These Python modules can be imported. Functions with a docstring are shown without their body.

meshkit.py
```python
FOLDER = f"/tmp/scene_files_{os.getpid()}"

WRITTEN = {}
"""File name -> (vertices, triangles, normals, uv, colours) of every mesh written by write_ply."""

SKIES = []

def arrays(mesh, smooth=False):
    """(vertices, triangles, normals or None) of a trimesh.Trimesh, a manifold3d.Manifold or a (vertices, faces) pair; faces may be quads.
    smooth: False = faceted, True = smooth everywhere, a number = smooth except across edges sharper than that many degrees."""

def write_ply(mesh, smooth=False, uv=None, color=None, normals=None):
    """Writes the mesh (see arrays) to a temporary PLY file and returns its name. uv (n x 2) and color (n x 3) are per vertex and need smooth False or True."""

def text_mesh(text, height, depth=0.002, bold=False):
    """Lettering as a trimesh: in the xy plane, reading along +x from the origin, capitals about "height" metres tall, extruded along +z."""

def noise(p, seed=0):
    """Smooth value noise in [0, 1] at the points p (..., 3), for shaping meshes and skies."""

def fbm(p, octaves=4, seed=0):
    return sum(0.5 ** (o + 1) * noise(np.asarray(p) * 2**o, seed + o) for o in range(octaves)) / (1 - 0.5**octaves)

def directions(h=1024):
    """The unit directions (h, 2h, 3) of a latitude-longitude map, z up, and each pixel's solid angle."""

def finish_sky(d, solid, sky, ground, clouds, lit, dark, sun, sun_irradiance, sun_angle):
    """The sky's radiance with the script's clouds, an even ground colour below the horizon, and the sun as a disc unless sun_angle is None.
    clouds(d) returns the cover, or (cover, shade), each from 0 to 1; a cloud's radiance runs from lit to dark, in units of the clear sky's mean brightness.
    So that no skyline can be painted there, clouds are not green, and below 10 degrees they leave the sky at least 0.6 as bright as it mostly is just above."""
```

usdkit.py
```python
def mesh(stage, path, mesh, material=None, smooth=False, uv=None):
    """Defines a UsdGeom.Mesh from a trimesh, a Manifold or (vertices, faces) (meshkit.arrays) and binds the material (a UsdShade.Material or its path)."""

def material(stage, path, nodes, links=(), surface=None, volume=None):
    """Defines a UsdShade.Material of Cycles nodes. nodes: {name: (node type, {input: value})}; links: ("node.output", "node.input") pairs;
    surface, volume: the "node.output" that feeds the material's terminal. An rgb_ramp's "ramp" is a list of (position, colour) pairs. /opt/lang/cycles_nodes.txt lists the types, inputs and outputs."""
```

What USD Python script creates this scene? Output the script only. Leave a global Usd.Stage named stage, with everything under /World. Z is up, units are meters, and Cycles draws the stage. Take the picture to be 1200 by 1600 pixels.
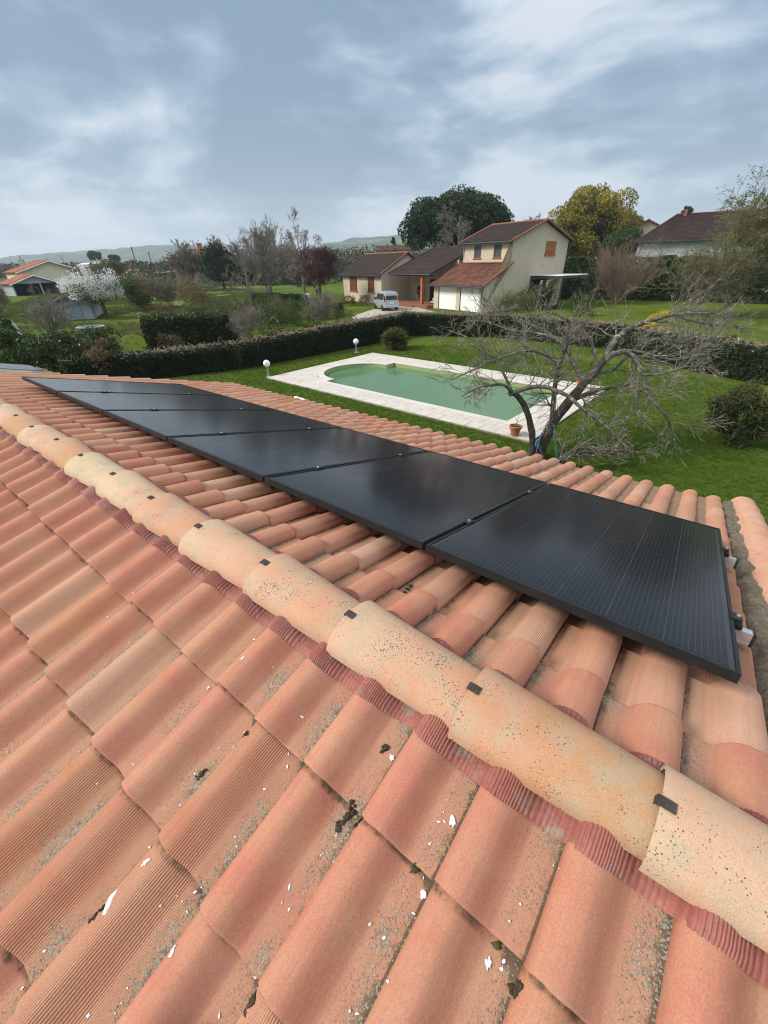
import math, numpy as np, trimesh, usdkit, meshkit
from pxr import Usd, UsdGeom, UsdLux, UsdShade, Sdf, Gf, Vt
from shapely.geometry import Polygon, Point
from shapely.ops import unary_union
PI = math.pi
stage = Usd.Stage.CreateInMemory()
UsdGeom.SetStageUpAxis(stage, UsdGeom.Tokens.z); UsdGeom.SetStageMetersPerUnit(stage, 1.0)
world = UsdGeom.Xform.Define(stage, '/World'); stage.SetDefaultPrim(world.GetPrim())
UsdGeom.Scope.Define(stage, '/World/Looks')
# ------------------------------------------------------------------ camera, sky, sun
H = 4.5
F, PITCH, ROLL = 640.5, 0.5482, -0.0238
EXPOSURE = 1.60
SKY = 0.12; SUN_I = 0.40; SUN_ANGLE = 16.0; SUN_AZ = math.radians(-100); SUN_EL = math.radians(40)
CLOUD_GAIN = 2.35
HAZE_ON = True
def basis():
    f = np.array([0, math.cos(PITCH), -math.sin(PITCH)]); r = np.array([1., 0, 0]); u = np.cross(r, f)
    c, s = math.cos(ROLL), math.sin(ROLL)
    return c*r + s*u, -s*r + c*u, f
CR, CU, CF = basis(); EYE = np.array([0, 0, H])
cam = UsdGeom.Camera.Define(stage, '/World/camera')
m = np.eye(4); m[0, :3], m[1, :3], m[2, :3], m[3, :3] = CR, CU, -CF, EYE
cam.AddTransformOp().Set(Gf.Matrix4d(*m.ravel().tolist()))
cam.CreateHorizontalApertureAttr(36.0); cam.CreateVerticalApertureAttr(48.0)
cam.CreateFocalLengthAttr(36.0*F/1200); cam.CreateClippingRangeAttr(Gf.Vec2f(0.05, 60000)); cam.CreateExposureAttr(EXPOSURE)

def sky_material():
    n = {'tc': ('texture_coordinate', {}), 'sky': ('sky_texture', {'sky_type': 'single_scattering', 'sun_disc': False, 'sun_elevation': SUN_EL, 'sun_rotation': SUN_AZ, 'altitude': 150.0}),
         'xyz': ('separate_xyz', {}), 'zc': ('math', {'math_type': 'maximum', 'value2': 0.0}), 'zd': ('math', {'math_type': 'add', 'value2': 0.20}),
         'px': ('math', {'math_type': 'divide'}), 'py': ('math', {'math_type': 'divide'}), 'pc': ('combine_xyz', {}),
         'n1': ('noise_texture', {'scale': 2.9, 'detail': 9.0, 'roughness': 0.56, 'distortion': 0.3}), 'm3': ('mapping', {'location': (4.1, 2.2, 0.4), 'scale': (1.0, 1.0, 2.4)}),
         'mp': ('mapping', {'location': (3.3, 1.45, 0.7), 'scale': (1.0, 1.25, 1.0)}),
         'n2': ('noise_texture', {'scale': 2.1, 'detail': 6.0, 'roughness': 0.5, 'distortion': 0.2}),
         'sum': ('math', {'math_type': 'multiply_add', 'value2': 0.36}),
         'ramp': ('rgb_ramp', {'ramp': [(0.0, (0.20, 0.315, 0.43)), (0.57, (0.20, 0.31, 0.425)), (0.65, (0.31, 0.435, 0.565)), (0.70, (0.47, 0.59, 0.72)), (0.78, (0.76, 0.82, 0.89)), (1.0, (0.82, 0.86, 0.90))]}),
         'dd': ('vector_math', {'math_type': 'dot_product', 'vector2': tuple(DARK)}),
         'dm': ('map_range', {'range_type': 'smoothstep', 'from_min': 0.86, 'from_max': 0.995, 'to_min': 0.0, 'to_max': 0.10, 'clamp': True}),
         'bd': ('vector_math', {'math_type': 'dot_product', 'vector2': tuple(BRIGHT)}),
         'bm': ('map_range', {'range_type': 'smoothstep', 'from_min': 0.86, 'from_max': 0.99, 'to_min': 0.0, 'to_max': 0.05, 'clamp': True}),
         'sub': ('math', {'math_type': 'subtract'}), 'addb': ('math', {'math_type': 'add'}),
         # brightness rises from the horizon to the zenith as under any overcast sky
         'zg': ('map_range', {'range_type': 'smoothstep', 'from_min': 0.15, 'from_max': 1.0, 'to_min': 1.0, 'to_max': 1.95, 'clamp': True}), 'zw': ('map_range', {'range_type': 'smoothstep', 'from_min': 0.30, 'from_max': 1.0, 'to_min': 0.0, 'to_max': 0.75, 'clamp': True}), 'white': ('mix', {'color2': (0.76, 0.765, 0.755)}),
         'gain': ('vector_math', {'math_type': 'scale'}), 'g2': ('vector_math', {'math_type': 'scale', 'scale': CLOUD_GAIN}),
         'mix': ('mix', {'fac': 0.94}), 'bg': ('background_shader', {'strength': SKY})}
    l = [('tc.generated', 'xyz.vector'), ('xyz.z', 'zc.value1'), ('zc.value', 'zd.value1'), ('xyz.x', 'px.value1'), ('zd.value', 'px.value2'), ('xyz.y', 'py.value1'), ('zd.value', 'py.value2'),
         ('px.value', 'pc.x'), ('py.value', 'pc.y'), ('pc.vector', 'mp.vector'), ('tc.generated', 'm3.vector'), ('m3.vector', 'n1.vector'), ('mp.vector', 'n2.vector'),
         ('n2.fac', 'sum.value1'), ('n1.fac', 'sum.value3'), ('tc.generated', 'dd.vector1'), ('dd.value', 'dm.value'), ('sum.value', 'sub.value1'), ('dm.result', 'sub.value2'),
         ('tc.generated', 'bd.vector1'), ('bd.value', 'bm.value'), ('sub.value', 'addb.value1'), ('bm.result', 'addb.value2'),
         ('addb.value', 'ramp.fac'), ('zc.value', 'zg.value'), ('ramp.color', 'white.color1'), ('zc.value', 'zw.value'), ('zw.result', 'white.fac'), ('white.color', 'gain.vector1'), ('zg.result', 'gain.scale'), ('gain.vector', 'g2.vector1'),
         ('sky.color', 'mix.color1'), ('g2.vector', 'mix.color2'), ('mix.color', 'bg.color')]
    return usdkit.material(stage, '/World/Looks/sky', n, l, surface='bg.background')
def ray(px, py): return CF + CR*(px-600)/F - CU*(py-800)/F
def unit(v): return np.asarray(v)/np.linalg.norm(v)
DARK = unit(ray(400, 150)); BRIGHT = unit(ray(820, 190))
dome = UsdLux.DomeLight.Define(stage, '/World/sky'); dome.CreateIntensityAttr(1.0)
UsdShade.MaterialBindingAPI.Apply(dome.GetPrim()).Bind(sky_material())
dome.GetPrim().SetCustomDataByKey('kind', 'structure')
sun = UsdLux.DistantLight.Define(stage, '/World/sun')
sun.CreateNormalizeAttr(True); sun.CreateIntensityAttr(SUN_I); sun.CreateAngleAttr(SUN_ANGLE); sun.CreateColorAttr(Gf.Vec3f(1, 0.94, 0.85))
sd = np.array([math.sin(SUN_AZ)*math.cos(SUN_EL), math.cos(SUN_AZ)*math.cos(SUN_EL), math.sin(SUN_EL)])
zx = sd; xx = unit(np.cross([0, 0, 1], zx)); yx = np.cross(zx, xx)
mm = np.eye(4); mm[0, :3], mm[1, :3], mm[2, :3] = xx, yx, zx
sun.AddTransformOp().Set(Gf.Matrix4d(*mm.ravel().tolist()))

# ------------------------------------------------------------------ helpers
def G(px, py, z=0.0):
    d = ray(px, py); return EYE + d*((z-H)/d[2])
def AT(px, py, Y):
    d = ray(px, py); return EYE + d*(Y/d[1])
def ON(P0, nrm, px, py):
    d = ray(px, py); return EYE + d*(((P0-EYE) @ nrm)/(d @ nrm))
def PR(p):
    q = np.asarray(p, float) - EYE; z = q @ CF
    return 600 + F*(q @ CR)/z, 800 - F*(q @ CU)/z, z
used, LOC = {}, {}
def numbered(path):
    k = used.get(path, 0); used[path] = k+1
    return path if k == 0 else f'{path}_{k:03d}'
def settag(p, label=None, cat=None, group=None, kind=None):
    for k, v in (('label', label), ('category', cat), ('group', group), ('kind', kind)):
        if v: p.SetCustomDataByKey(k, v)
def thing(name, label, cat, loc=(0, 0, 0), group=None, kind=None):
    path = numbered('/World/'+name); x = UsdGeom.Xform.Define(stage, path)
    loc = np.array(loc, float); x.AddTranslateOp().Set(Gf.Vec3d(*loc.tolist())); LOC[path] = loc
    settag(x.GetPrim(), label, cat, group, kind); return path
def MM(path, mesh, mat, off, smooth=False, uv=None):
    if isinstance(mesh, trimesh.Trimesh): mesh = (mesh.vertices, mesh.faces)
    elif hasattr(mesh, 'to_mesh'):
        q = mesh.to_mesh(); mesh = (q.vert_properties[:, :3], q.tri_verts)
    v = np.asarray(mesh[0], float) - off
    return usdkit.mesh(stage, path, (v, np.asarray(mesh[1])), mat, smooth, uv)
def part(parent, name, mesh, mat, smooth=False, uv=None, label=None, kind=None):
    path = numbered(f'{parent}/{name}'); off = LOC[parent]
    pm = MM(path, mesh, mat, off, smooth, uv); LOC[path] = off
    settag(pm.GetPrim(), label, None, None, kind); return path
def single(name, mesh, mat, label, cat, smooth=False, uv=None, group=None, kind=None):
    path = numbered('/World/'+name); pm = MM(path, mesh, mat, np.zeros(3), smooth, uv); LOC[path] = np.zeros(3)
    settag(pm.GetPrim(), label, cat, group, kind); return path
def cat(ms):
    vs, fs, o = [], [], 0
    for x in ms:
        if isinstance(x, trimesh.Trimesh): x = (x.vertices, x.faces)
        v, f = np.asarray(x[0], float), np.asarray(x[1], int)
        if f.shape[1] == 4: f = np.vstack([f[:, [0, 1, 2]], f[:, [0, 2, 3]]])
        vs.append(v); fs.append(f+o); o += len(v)
    return np.vstack(vs), np.vstack(fs)
BOXF = np.array([[0,2,3],[0,3,1],[4,5,7],[4,7,6],[0,1,5],[0,5,4],[2,6,7],[2,7,3],[0,4,6],[0,6,2],[1,3,7],[1,7,5]])
def boxf(o, ax, ay, az, x0, x1, y0, y1, z0, z1):
    """box in the frame o + x*ax + y*ay + z*az"""
    o = np.asarray(o, float); ax, ay, az = map(np.asarray, (ax, ay, az))
    v = np.array([o + x*ax + y*ay + z*az for x in (x0, x1) for y in (y0, y1) for z in (z0, z1)])
    f = BOXF[:, ::-1] if np.dot(np.cross(ax, ay), az) > 0 else BOXF
    return v, f
EX, EY, EZ = np.eye(3)
def box(c, s): c = np.asarray(c, float); s = np.asarray(s, float)/2; return boxf(c, EX, EY, EZ, -s[0], s[0], -s[1], s[1], -s[2], s[2])
def bevelbox(o, ax, ay, az, x0, x1, y0, y1, z0, z1, b):
    """box with its top edges chamfered"""
    o = np.asarray(o, float)
    pts = []
    for z, i in ((z0, 0), (z1-b, 0), (z1, b)):
        for x, y in ((x0+i, y0+i), (x1-i, y0+i), (x1-i, y1-i), (x0+i, y1-i)): pts.append(o + x*np.asarray(ax) + y*np.asarray(ay) + z*np.asarray(az))
    f = []
    for r in (0, 4):
        for k in range(4):
            a, b_, c, d = r+k, r+(k+1) % 4, r+4+(k+1) % 4, r+4+k; f += [[a, b_, c], [a, c, d]]
    f += [[8, 9, 10], [8, 10, 11], [0, 2, 1], [0, 3, 2]]
    f = np.array(f)
    if np.dot(np.cross(ax, ay), az) < 0: f = f[:, ::-1]
    return np.array(pts), f
def quad(a, b, c, d): return np.array([a, b, c, d], float), np.array([[0, 1, 2], [0, 2, 3]])
def prism(poly, dirv):
    """closed prism of a planar polygon (convex) swept by dirv"""
    p = np.asarray(poly, float); n = len(p); v = np.vstack([p, p+np.asarray(dirv)])
    f = [[0, i, i+1] for i in range(1, n-1)] + [[n, n+i+1, n+i] for i in range(1, n-1)]
    for i in range(n): j = (i+1) % n; f += [[i, n+i, n+j], [i, n+j, j]]
    return v, np.array(f)
def tube_batch(P, Rr, s=3, cap=False):
    P = np.asarray(P, float); Rr = np.asarray(Rr, float); N, M, _ = P.shape
    T = np.gradient(P, axis=1); T /= np.linalg.norm(T, axis=2, keepdims=True)+1e-12
    ref = np.where(np.abs(T[:, :1, 2:3]) > 0.8, np.array([[[1., 0, 0]]]), np.array([[[0, 0, 1.]]]))
    A = np.cross(T, ref); A /= np.linalg.norm(A, axis=2, keepdims=True)+1e-12; B = np.cross(T, A)
    th = np.arange(s)*2*PI/s
    V = P[:, :, None] + Rr[:, :, None, None]*(np.cos(th)[None, None, :, None]*A[:, :, None] + np.sin(th)[None, None, :, None]*B[:, :, None])
    i, j, k = np.meshgrid(np.arange(N), np.arange(M-1), np.arange(s), indexing='ij')
    a = (i*M+j)*s+k; b = (i*M+j)*s+(k+1) % s; c = a+s; d = b+s
    f = np.concatenate([np.stack([a, c, b], -1).reshape(-1, 3), np.stack([b, c, d], -1).reshape(-1, 3)])
    return V.reshape(-1, 3), f
def tube(pts, r, s=8, closed_ends=True):
    pts = np.asarray(pts, float); r = np.full(len(pts), r) if np.isscalar(r) else np.asarray(r, float)
    v, f = tube_batch(pts[None], r[None], s)
    if closed_ends:
        n = len(v); M = len(pts); v = np.vstack([v, pts[:1], pts[-1:]])
        f = np.vstack([f, [[n, k, (k+1) % s] for k in range(s)], [[n+1, (M-1)*s+(k+1) % s, (M-1)*s+k] for k in range(s)]])
    return v, f
def smoothpath(pts, n):
    from scipy.interpolate import CubicSpline
    pts = np.asarray(pts, float); d = np.r_[0, np.cumsum(np.linalg.norm(np.diff(pts, axis=0), axis=1))]
    return CubicSpline(d, pts)(np.linspace(0, d[-1], n)) if len(pts) > 2 else pts[0] + np.linspace(0, 1, n)[:, None]*(pts[1]-pts[0])
def lathe(prof, c=(0, 0, 0), s=20):
    prof = np.asarray(prof, float); th = np.arange(s)*2*PI/s; M = len(prof)
    v = np.stack([prof[:, None, 0]*np.cos(th), prof[:, None, 0]*np.sin(th), np.repeat(prof[:, 1:2], s, 1)], -1).reshape(-1, 3) + np.asarray(c)
    f = []
    for j in range(M-1):
        for k in range(s):
            a, b = j*s+k, j*s+(k+1) % s; f += [[a, b, b+s], [a, b+s, a+s]]
    return v, np.array(f)

# ------------------------------------------------------------------ materials
def MAT(name, nodes, links, surface='p.BSDF', volume=None): return usdkit.material(stage, '/World/Looks/'+name, nodes, links, surface=surface, volume=volume)
def mat_noise(name, c1, c2, scale=4, rough=0.8, bump=0.0, bscale=40, detail=4, spec=0.3, c3=None, spots=0, metallic=0.0, lo=0.35, hi=0.65, fine=0.0, dist=0.02):
    n = {'g': ('geometry', {}), 'n': ('noise_texture', {'scale': scale, 'detail': detail, 'roughness': 0.6}),
         'r': ('rgb_ramp', {'ramp': [(0, c1), (lo, c1), (hi, c2), (1, c2)]}),
         'p': ('principled_bsdf', {'roughness': rough, 'specular_ior_level': spec, 'metallic': metallic})}
    l = [('g.position', 'n.vector'), ('n.fac', 'r.fac')]
    out = 'r.color'
    if c3 is not None:
        n['n3'] = ('noise_texture', {'scale': spots or scale*5, 'detail': 5, 'roughness': 0.7}); n['m3'] = ('map_range', {'from_min': 0.55, 'from_max': 0.68, 'clamp': True}); n['x3'] = ('mix', {'color2': c3})
        l += [('g.position', 'n3.vector'), ('n3.fac', 'm3.value'), ('m3.result', 'x3.fac'), (out, 'x3.color1')]; out = 'x3.color'
    if fine:
        n['nf'] = ('noise_texture', {'scale': bscale, 'detail': 3}); n['mf'] = ('map_range', {'from_min': 0.3, 'from_max': 0.7, 'to_min': 1-fine, 'to_max': 1+fine*0.6, 'clamp': True}); n['xf'] = ('vector_math', {'math_type': 'scale'})
        l += [('g.position', 'nf.vector'), ('nf.fac', 'mf.value'), (out, 'xf.vector1'), ('mf.result', 'xf.scale')]; out = 'xf.vector'
    l.append((out, 'p.base_color'))
    if bump:
        n['nb'] = ('noise_texture', {'scale': bscale, 'detail': 4}); n['b'] = ('bump', {'strength': bump, 'distance': dist})
        l += [('g.position', 'nb.vector'), ('nb.fac', 'b.height'), ('b.normal', 'p.normal')]
    return MAT(name, n, l)
def mat_leaf(name, c1, c2, c3=None, trans=0.3, rough=0.6, nscale=0.9):
    """leaf colour that varies from leaf to leaf and from clump to clump"""
    c3 = c3 or tuple(np.array(c2)*1.3)
    n = {'g': ('geometry', {}), 'r': ('rgb_ramp', {'ramp': [(0, c1), (0.5, c2), (1, c3)]}), 'n': ('noise_texture', {'scale': nscale, 'detail': 3}),
         'a': ('math', {'math_type': 'multiply', 'value2': 0.5}), 's': ('math', {'math_type': 'multiply_add', 'value2': 1.3}), 'o': ('math', {'math_type': 'subtract', 'value2': 0.4}),
         'p': ('principled_bsdf', {'roughness': rough, 'specular_ior_level': 0.25}), 't': ('translucent_bsdf', {}), 'm': ('mix_closure', {'fac': trans})}
    l = [('g.random_per_island', 'a.value1'), ('g.position', 'n.vector'), ('n.fac', 's.value1'), ('a.value', 's.value3'), ('s.value', 'o.value1'), ('o.value', 'r.fac'), ('r.color', 'p.base_color'), ('r.color', 't.color'), ('p.BSDF', 'm.closure1'), ('t.BSDF', 'm.closure2')]
    return MAT(name, n, l, surface='m.closure')
def mat_tile(name, cols, rib=0.5, lichen=1.0, dirt_shade=1.0, ribcol=0.1):
    n = {'uv': ('uvmap', {'attribute': 'st'}), 'x': ('separate_xyz', {}), 'g': ('geometry', {}), 'idx': ('math', {'math_type': 'floor'}), 'd': ('math', {'math_type': 'fraction'}),
         'wn': ('white_noise_texture', {'dimensions': '1D'}), 'cr': ('rgb_ramp', {'ramp': cols}),
         'n1': ('noise_texture', {'scale': 7, 'detail': 4, 'roughness': 0.6}), 'm1': ('map_range', {'from_min': 0.3, 'from_max': 0.72, 'to_min': 0.0, 'to_max': 0.75, 'clamp': True}),
         'x1': ('mix', {'mix_type': 'mix', 'color2': (0.45, 0.255, 0.16)}),
         'n2': ('noise_texture', {'scale': 260, 'detail': 3}), 'm2': ('map_range', {'from_min': 0.3, 'from_max': 0.7, 'to_min': 0.86, 'to_max': 1.10, 'clamp': True}), 'x2': ('vector_math', {'math_type': 'scale'}), 'pst': ('map_range', {'range_type': 'smoothstep', 'from_min': 0.11, 'from_max': 0.15, 'to_min': 0.0, 'to_max': 0.5*dirt_shade, 'clamp': True}), 'xpn': ('mix', {'color2': (0.33, 0.195, 0.13)}), 'smp': ('mapping', {'scale': (55.0, 3.0, 1.0)}), 'sn_': ('noise_texture', {'dimensions': '2D', 'scale': 1.0, 'detail': 4, 'roughness': 0.65}), 'sm_': ('map_range', {'from_min': 0.32, 'from_max': 0.70, 'to_min': 0.93, 'to_max': 1.04, 'clamp': True}), 'xs': ('vector_math', {'math_type': 'scale'}),
         # ribs along the tile
         'fr': ('math', {'math_type': 'multiply', 'value2': 2*PI/0.0052}), 'sn': ('math', {'math_type': 'sine'}),
         'rm': ('map_range', {'from_min': 1-rib-0.03, 'from_max': 1-rib+0.03, 'clamp': True}), 'wn2': ('white_noise_texture', {'dimensions': '1D'}), 'ofs': ('math', {'math_type': 'add', 'value2': 37.7}),
         'rs': ('math', {'math_type': 'multiply'}), 'rc': ('map_range', {'from_min': -1, 'from_max': 1, 'to_min': 1-ribcol, 'to_max': 1+ribcol*0.5}), 'x3': ('vector_math', {'math_type': 'scale'}),
         # lichen spots, thickest in the pan of the tile
         'v': ('voronoi_texture', {'scale': 185, 'feature': 'f1', 'randomness': 1.0}), 'wob': ('noise_texture', {'scale': 160, 'detail': 3}), 'wos': ('vector_math', {'math_type': 'scale', 'scale': 0.008}), 'woa': ('vector_math', {'math_type': 'add'}), 'nv': ('noise_texture', {'scale': 5.5, 'detail': 5, 'roughness': 0.65}),
         'pan': ('map_range', {'range_type': 'smoothstep', 'from_min': 0.085, 'from_max': 0.19, 'to_min': -0.11, 'to_max': 0.17, 'clamp': True}),
         'lv': ('math', {'math_type': 'add'}), 'lt': ('map_range', {'from_min': 0.45, 'from_max': 0.75, 'to_min': 0.0, 'to_max': 0.60*lichen, 'clamp': True}),
         'ls': ('math', {'math_type': 'subtract'}), 'lm': ('map_range', {'from_min': 0.0, 'from_max': 0.16, 'to_max': 0.9, 'clamp': True}), 'xl': ('mix', {}),
         'lc': ('rgb_ramp', {'ramp': [(0, (0.09, 0.085, 0.06)), (0.35, (0.19, 0.19, 0.15)), (0.7, (0.30, 0.295, 0.25)), (0.93, (0.27, 0.24, 0.08)), (1, (0.40, 0.40, 0.37))]}), 'bw': ('rgb_to_bw', {}),
         # dirt against the seam; dirt and shade painted in below each overlapping tile end
         'nd': ('noise_texture', {'scale': 34, 'detail': 6, 'roughness': 0.7}), 'sm': ('map_range', {'range_type': 'smoothstep', 'from_min': 0.15, 'from_max': 0.203, 'to_min': -0.30, 'to_max': 0.13, 'clamp': True}),
         'ft': ('map_range', {'range_type': 'smoothstep', 'from_min': 0.298, 'from_max': 0.336, 'to_min': 0.0, 'to_max': 0.36*dirt_shade, 'clamp': True}), 'sj': ('map_range', {'range_type': 'smoothstep', 'from_min': 0.1965, 'from_max': 0.2035, 'to_min': 0.0, 'to_max': 0.46*dirt_shade, 'clamp': True}), 'da3': ('math', {'math_type': 'add'}), 'da2': ('math', {'math_type': 'add'}), 'da': ('math', {'math_type': 'add'}), 'db': ('math', {'math_type': 'add'}), 'nl': ('map_range', {'from_min': 0.35, 'from_max': 0.7, 'to_min': -0.16, 'to_max': 0.10*dirt_shade, 'clamp': True}), 'dm': ('map_range', {'from_min': 0.52, 'from_max': 0.68, 'to_max': 0.85, 'clamp': True}), 'xd': ('mix', {'color2': (0.10, 0.075, 0.05)}), 'j1': ('map_range', {'range_type': 'smoothstep', 'from_min': 0.1985, 'from_max': 0.2035, 'to_min': 0.0, 'to_max': 0.85, 'clamp': True}), 'j2': ('map_range', {'range_type': 'smoothstep', 'from_min': 0.324, 'from_max': 0.336, 'to_min': 0.0, 'to_max': 0.75, 'clamp': True}), 'jm': ('math', {'math_type': 'maximum'}), 'jn': ('map_range', {'from_min': 0.38, 'from_max': 0.58, 'to_min': 0.1, 'to_max': 1.0, 'clamp': True}), 'jf': ('math', {'math_type': 'multiply'}), 'xj': ('mix', {'color2': (0.085, 0.058, 0.042)}),
         'pt': ('voronoi_texture', {'scale': 210, 'feature': 'f1'}), 'ptm': ('map_range', {'from_min': 0.20, 'from_max': 0.13, 'to_min': 0.0, 'to_max': 0.62, 'clamp': True}), 'xp': ('mix', {'color2': (0.16, 0.10, 0.06)}), 'npt': ('noise_texture', {'scale': 9, 'detail': 3}), 'npm': ('map_range', {'from_min': 0.40, 'from_max': 0.60, 'clamp': True}), 'ptf': ('math', {'math_type': 'multiply'}),
         'h1': ('math', {'math_type': 'multiply', 'value2': 0.55}), 'h2': ('math', {'math_type': 'multiply_add', 'value2': 0.35}), 'h3': ('math', {'math_type': 'multiply_add', 'value2': 1.1}),
         'b': ('bump', {'strength': 0.8, 'distance': 0.0014}), 'p': ('principled_bsdf', {'roughness': 0.9, 'specular_ior_level': 0.08})}
    l = [('uv.UV', 'x.vector'), ('x.y', 'idx.value1'), ('x.y', 'd.value1'), ('idx.value', 'wn.w'), ('wn.value', 'cr.fac'), ('g.position', 'n1.vector'), ('n1.fac', 'm1.value'), ('m1.result', 'x1.fac'), ('cr.color', 'x1.color1'),
         ('g.position', 'n2.vector'), ('n2.fac', 'm2.value'), ('uv.UV', 'smp.vector'), ('smp.vector', 'sn_.vector'), ('sn_.fac', 'sm_.value'), ('x.x', 'pst.value'), ('pst.result', 'xpn.fac'), ('x1.color', 'xpn.color1'), ('xpn.color', 'xs.vector1'), ('sm_.result', 'xs.scale'), ('xs.vector', 'x2.vector1'), ('m2.result', 'x2.scale'),
         ('x.x', 'fr.value1'), ('fr.value', 'sn.value1'), ('idx.value', 'ofs.value1'), ('ofs.value', 'wn2.w'), ('wn2.value', 'rm.value'), ('sn.value', 'rs.value1'), ('rm.result', 'rs.value2'), ('rs.value', 'rc.value'), ('x2.vector', 'x3.vector1'), ('rc.result', 'x3.scale'),
         ('g.position', 'wob.vector'), ('wob.color', 'wos.vector1'), ('wos.vector', 'woa.vector1'), ('g.position', 'woa.vector2'), ('woa.vector', 'v.vector'), ('g.position', 'nv.vector'), ('x.x', 'pan.value'), ('nv.fac', 'lv.value1'), ('pan.result', 'lv.value2'), ('lv.value', 'lt.value'), ('lt.result', 'ls.value1'), ('v.distance', 'ls.value2'), ('ls.value', 'lm.value'),
         ('v.color', 'bw.color'), ('bw.val', 'lc.fac'), ('x3.vector', 'xp.color1'), ('g.position', 'pt.vector'), ('pt.distance', 'ptm.value'), ('g.position', 'npt.vector'), ('npt.fac', 'npm.value'), ('ptm.result', 'ptf.value1'), ('npm.result', 'ptf.value2'), ('ptf.value', 'xp.fac'),
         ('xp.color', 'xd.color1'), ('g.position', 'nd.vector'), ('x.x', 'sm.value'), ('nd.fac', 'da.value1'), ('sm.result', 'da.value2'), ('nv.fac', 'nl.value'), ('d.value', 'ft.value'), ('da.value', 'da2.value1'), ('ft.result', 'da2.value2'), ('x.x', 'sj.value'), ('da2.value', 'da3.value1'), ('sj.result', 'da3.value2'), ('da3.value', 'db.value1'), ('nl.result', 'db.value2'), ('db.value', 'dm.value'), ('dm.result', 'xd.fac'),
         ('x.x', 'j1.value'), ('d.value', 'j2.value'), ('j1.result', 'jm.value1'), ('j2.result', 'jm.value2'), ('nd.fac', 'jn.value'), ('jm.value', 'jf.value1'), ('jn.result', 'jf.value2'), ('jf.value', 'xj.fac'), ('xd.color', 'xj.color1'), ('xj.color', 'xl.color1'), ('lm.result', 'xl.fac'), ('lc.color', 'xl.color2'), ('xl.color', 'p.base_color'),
         ('rs.value', 'h1.value1'), ('n2.fac', 'h2.value1'), ('h1.value', 'h2.value3'), ('lm.result', 'h3.value1'), ('h2.value', 'h3.value3'), ('h3.value', 'b.height'), ('b.normal', 'p.normal')]
    return MAT(name, n, l)
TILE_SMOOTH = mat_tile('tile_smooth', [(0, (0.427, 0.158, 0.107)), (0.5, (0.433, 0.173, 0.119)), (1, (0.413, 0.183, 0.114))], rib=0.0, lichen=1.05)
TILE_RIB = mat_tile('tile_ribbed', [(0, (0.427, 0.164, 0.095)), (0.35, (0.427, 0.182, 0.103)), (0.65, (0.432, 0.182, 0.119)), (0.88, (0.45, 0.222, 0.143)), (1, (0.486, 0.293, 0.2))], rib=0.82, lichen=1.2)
TILE_FAR = mat_tile('tile_far', [(0, (0.471, 0.204, 0.139)), (0.5, (0.478, 0.234, 0.152)), (0.8, (0.5, 0.286, 0.198)), (1, (0.515, 0.324, 0.236))], rib=0.45, lichen=0.35, dirt_shade=0.4)
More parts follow.
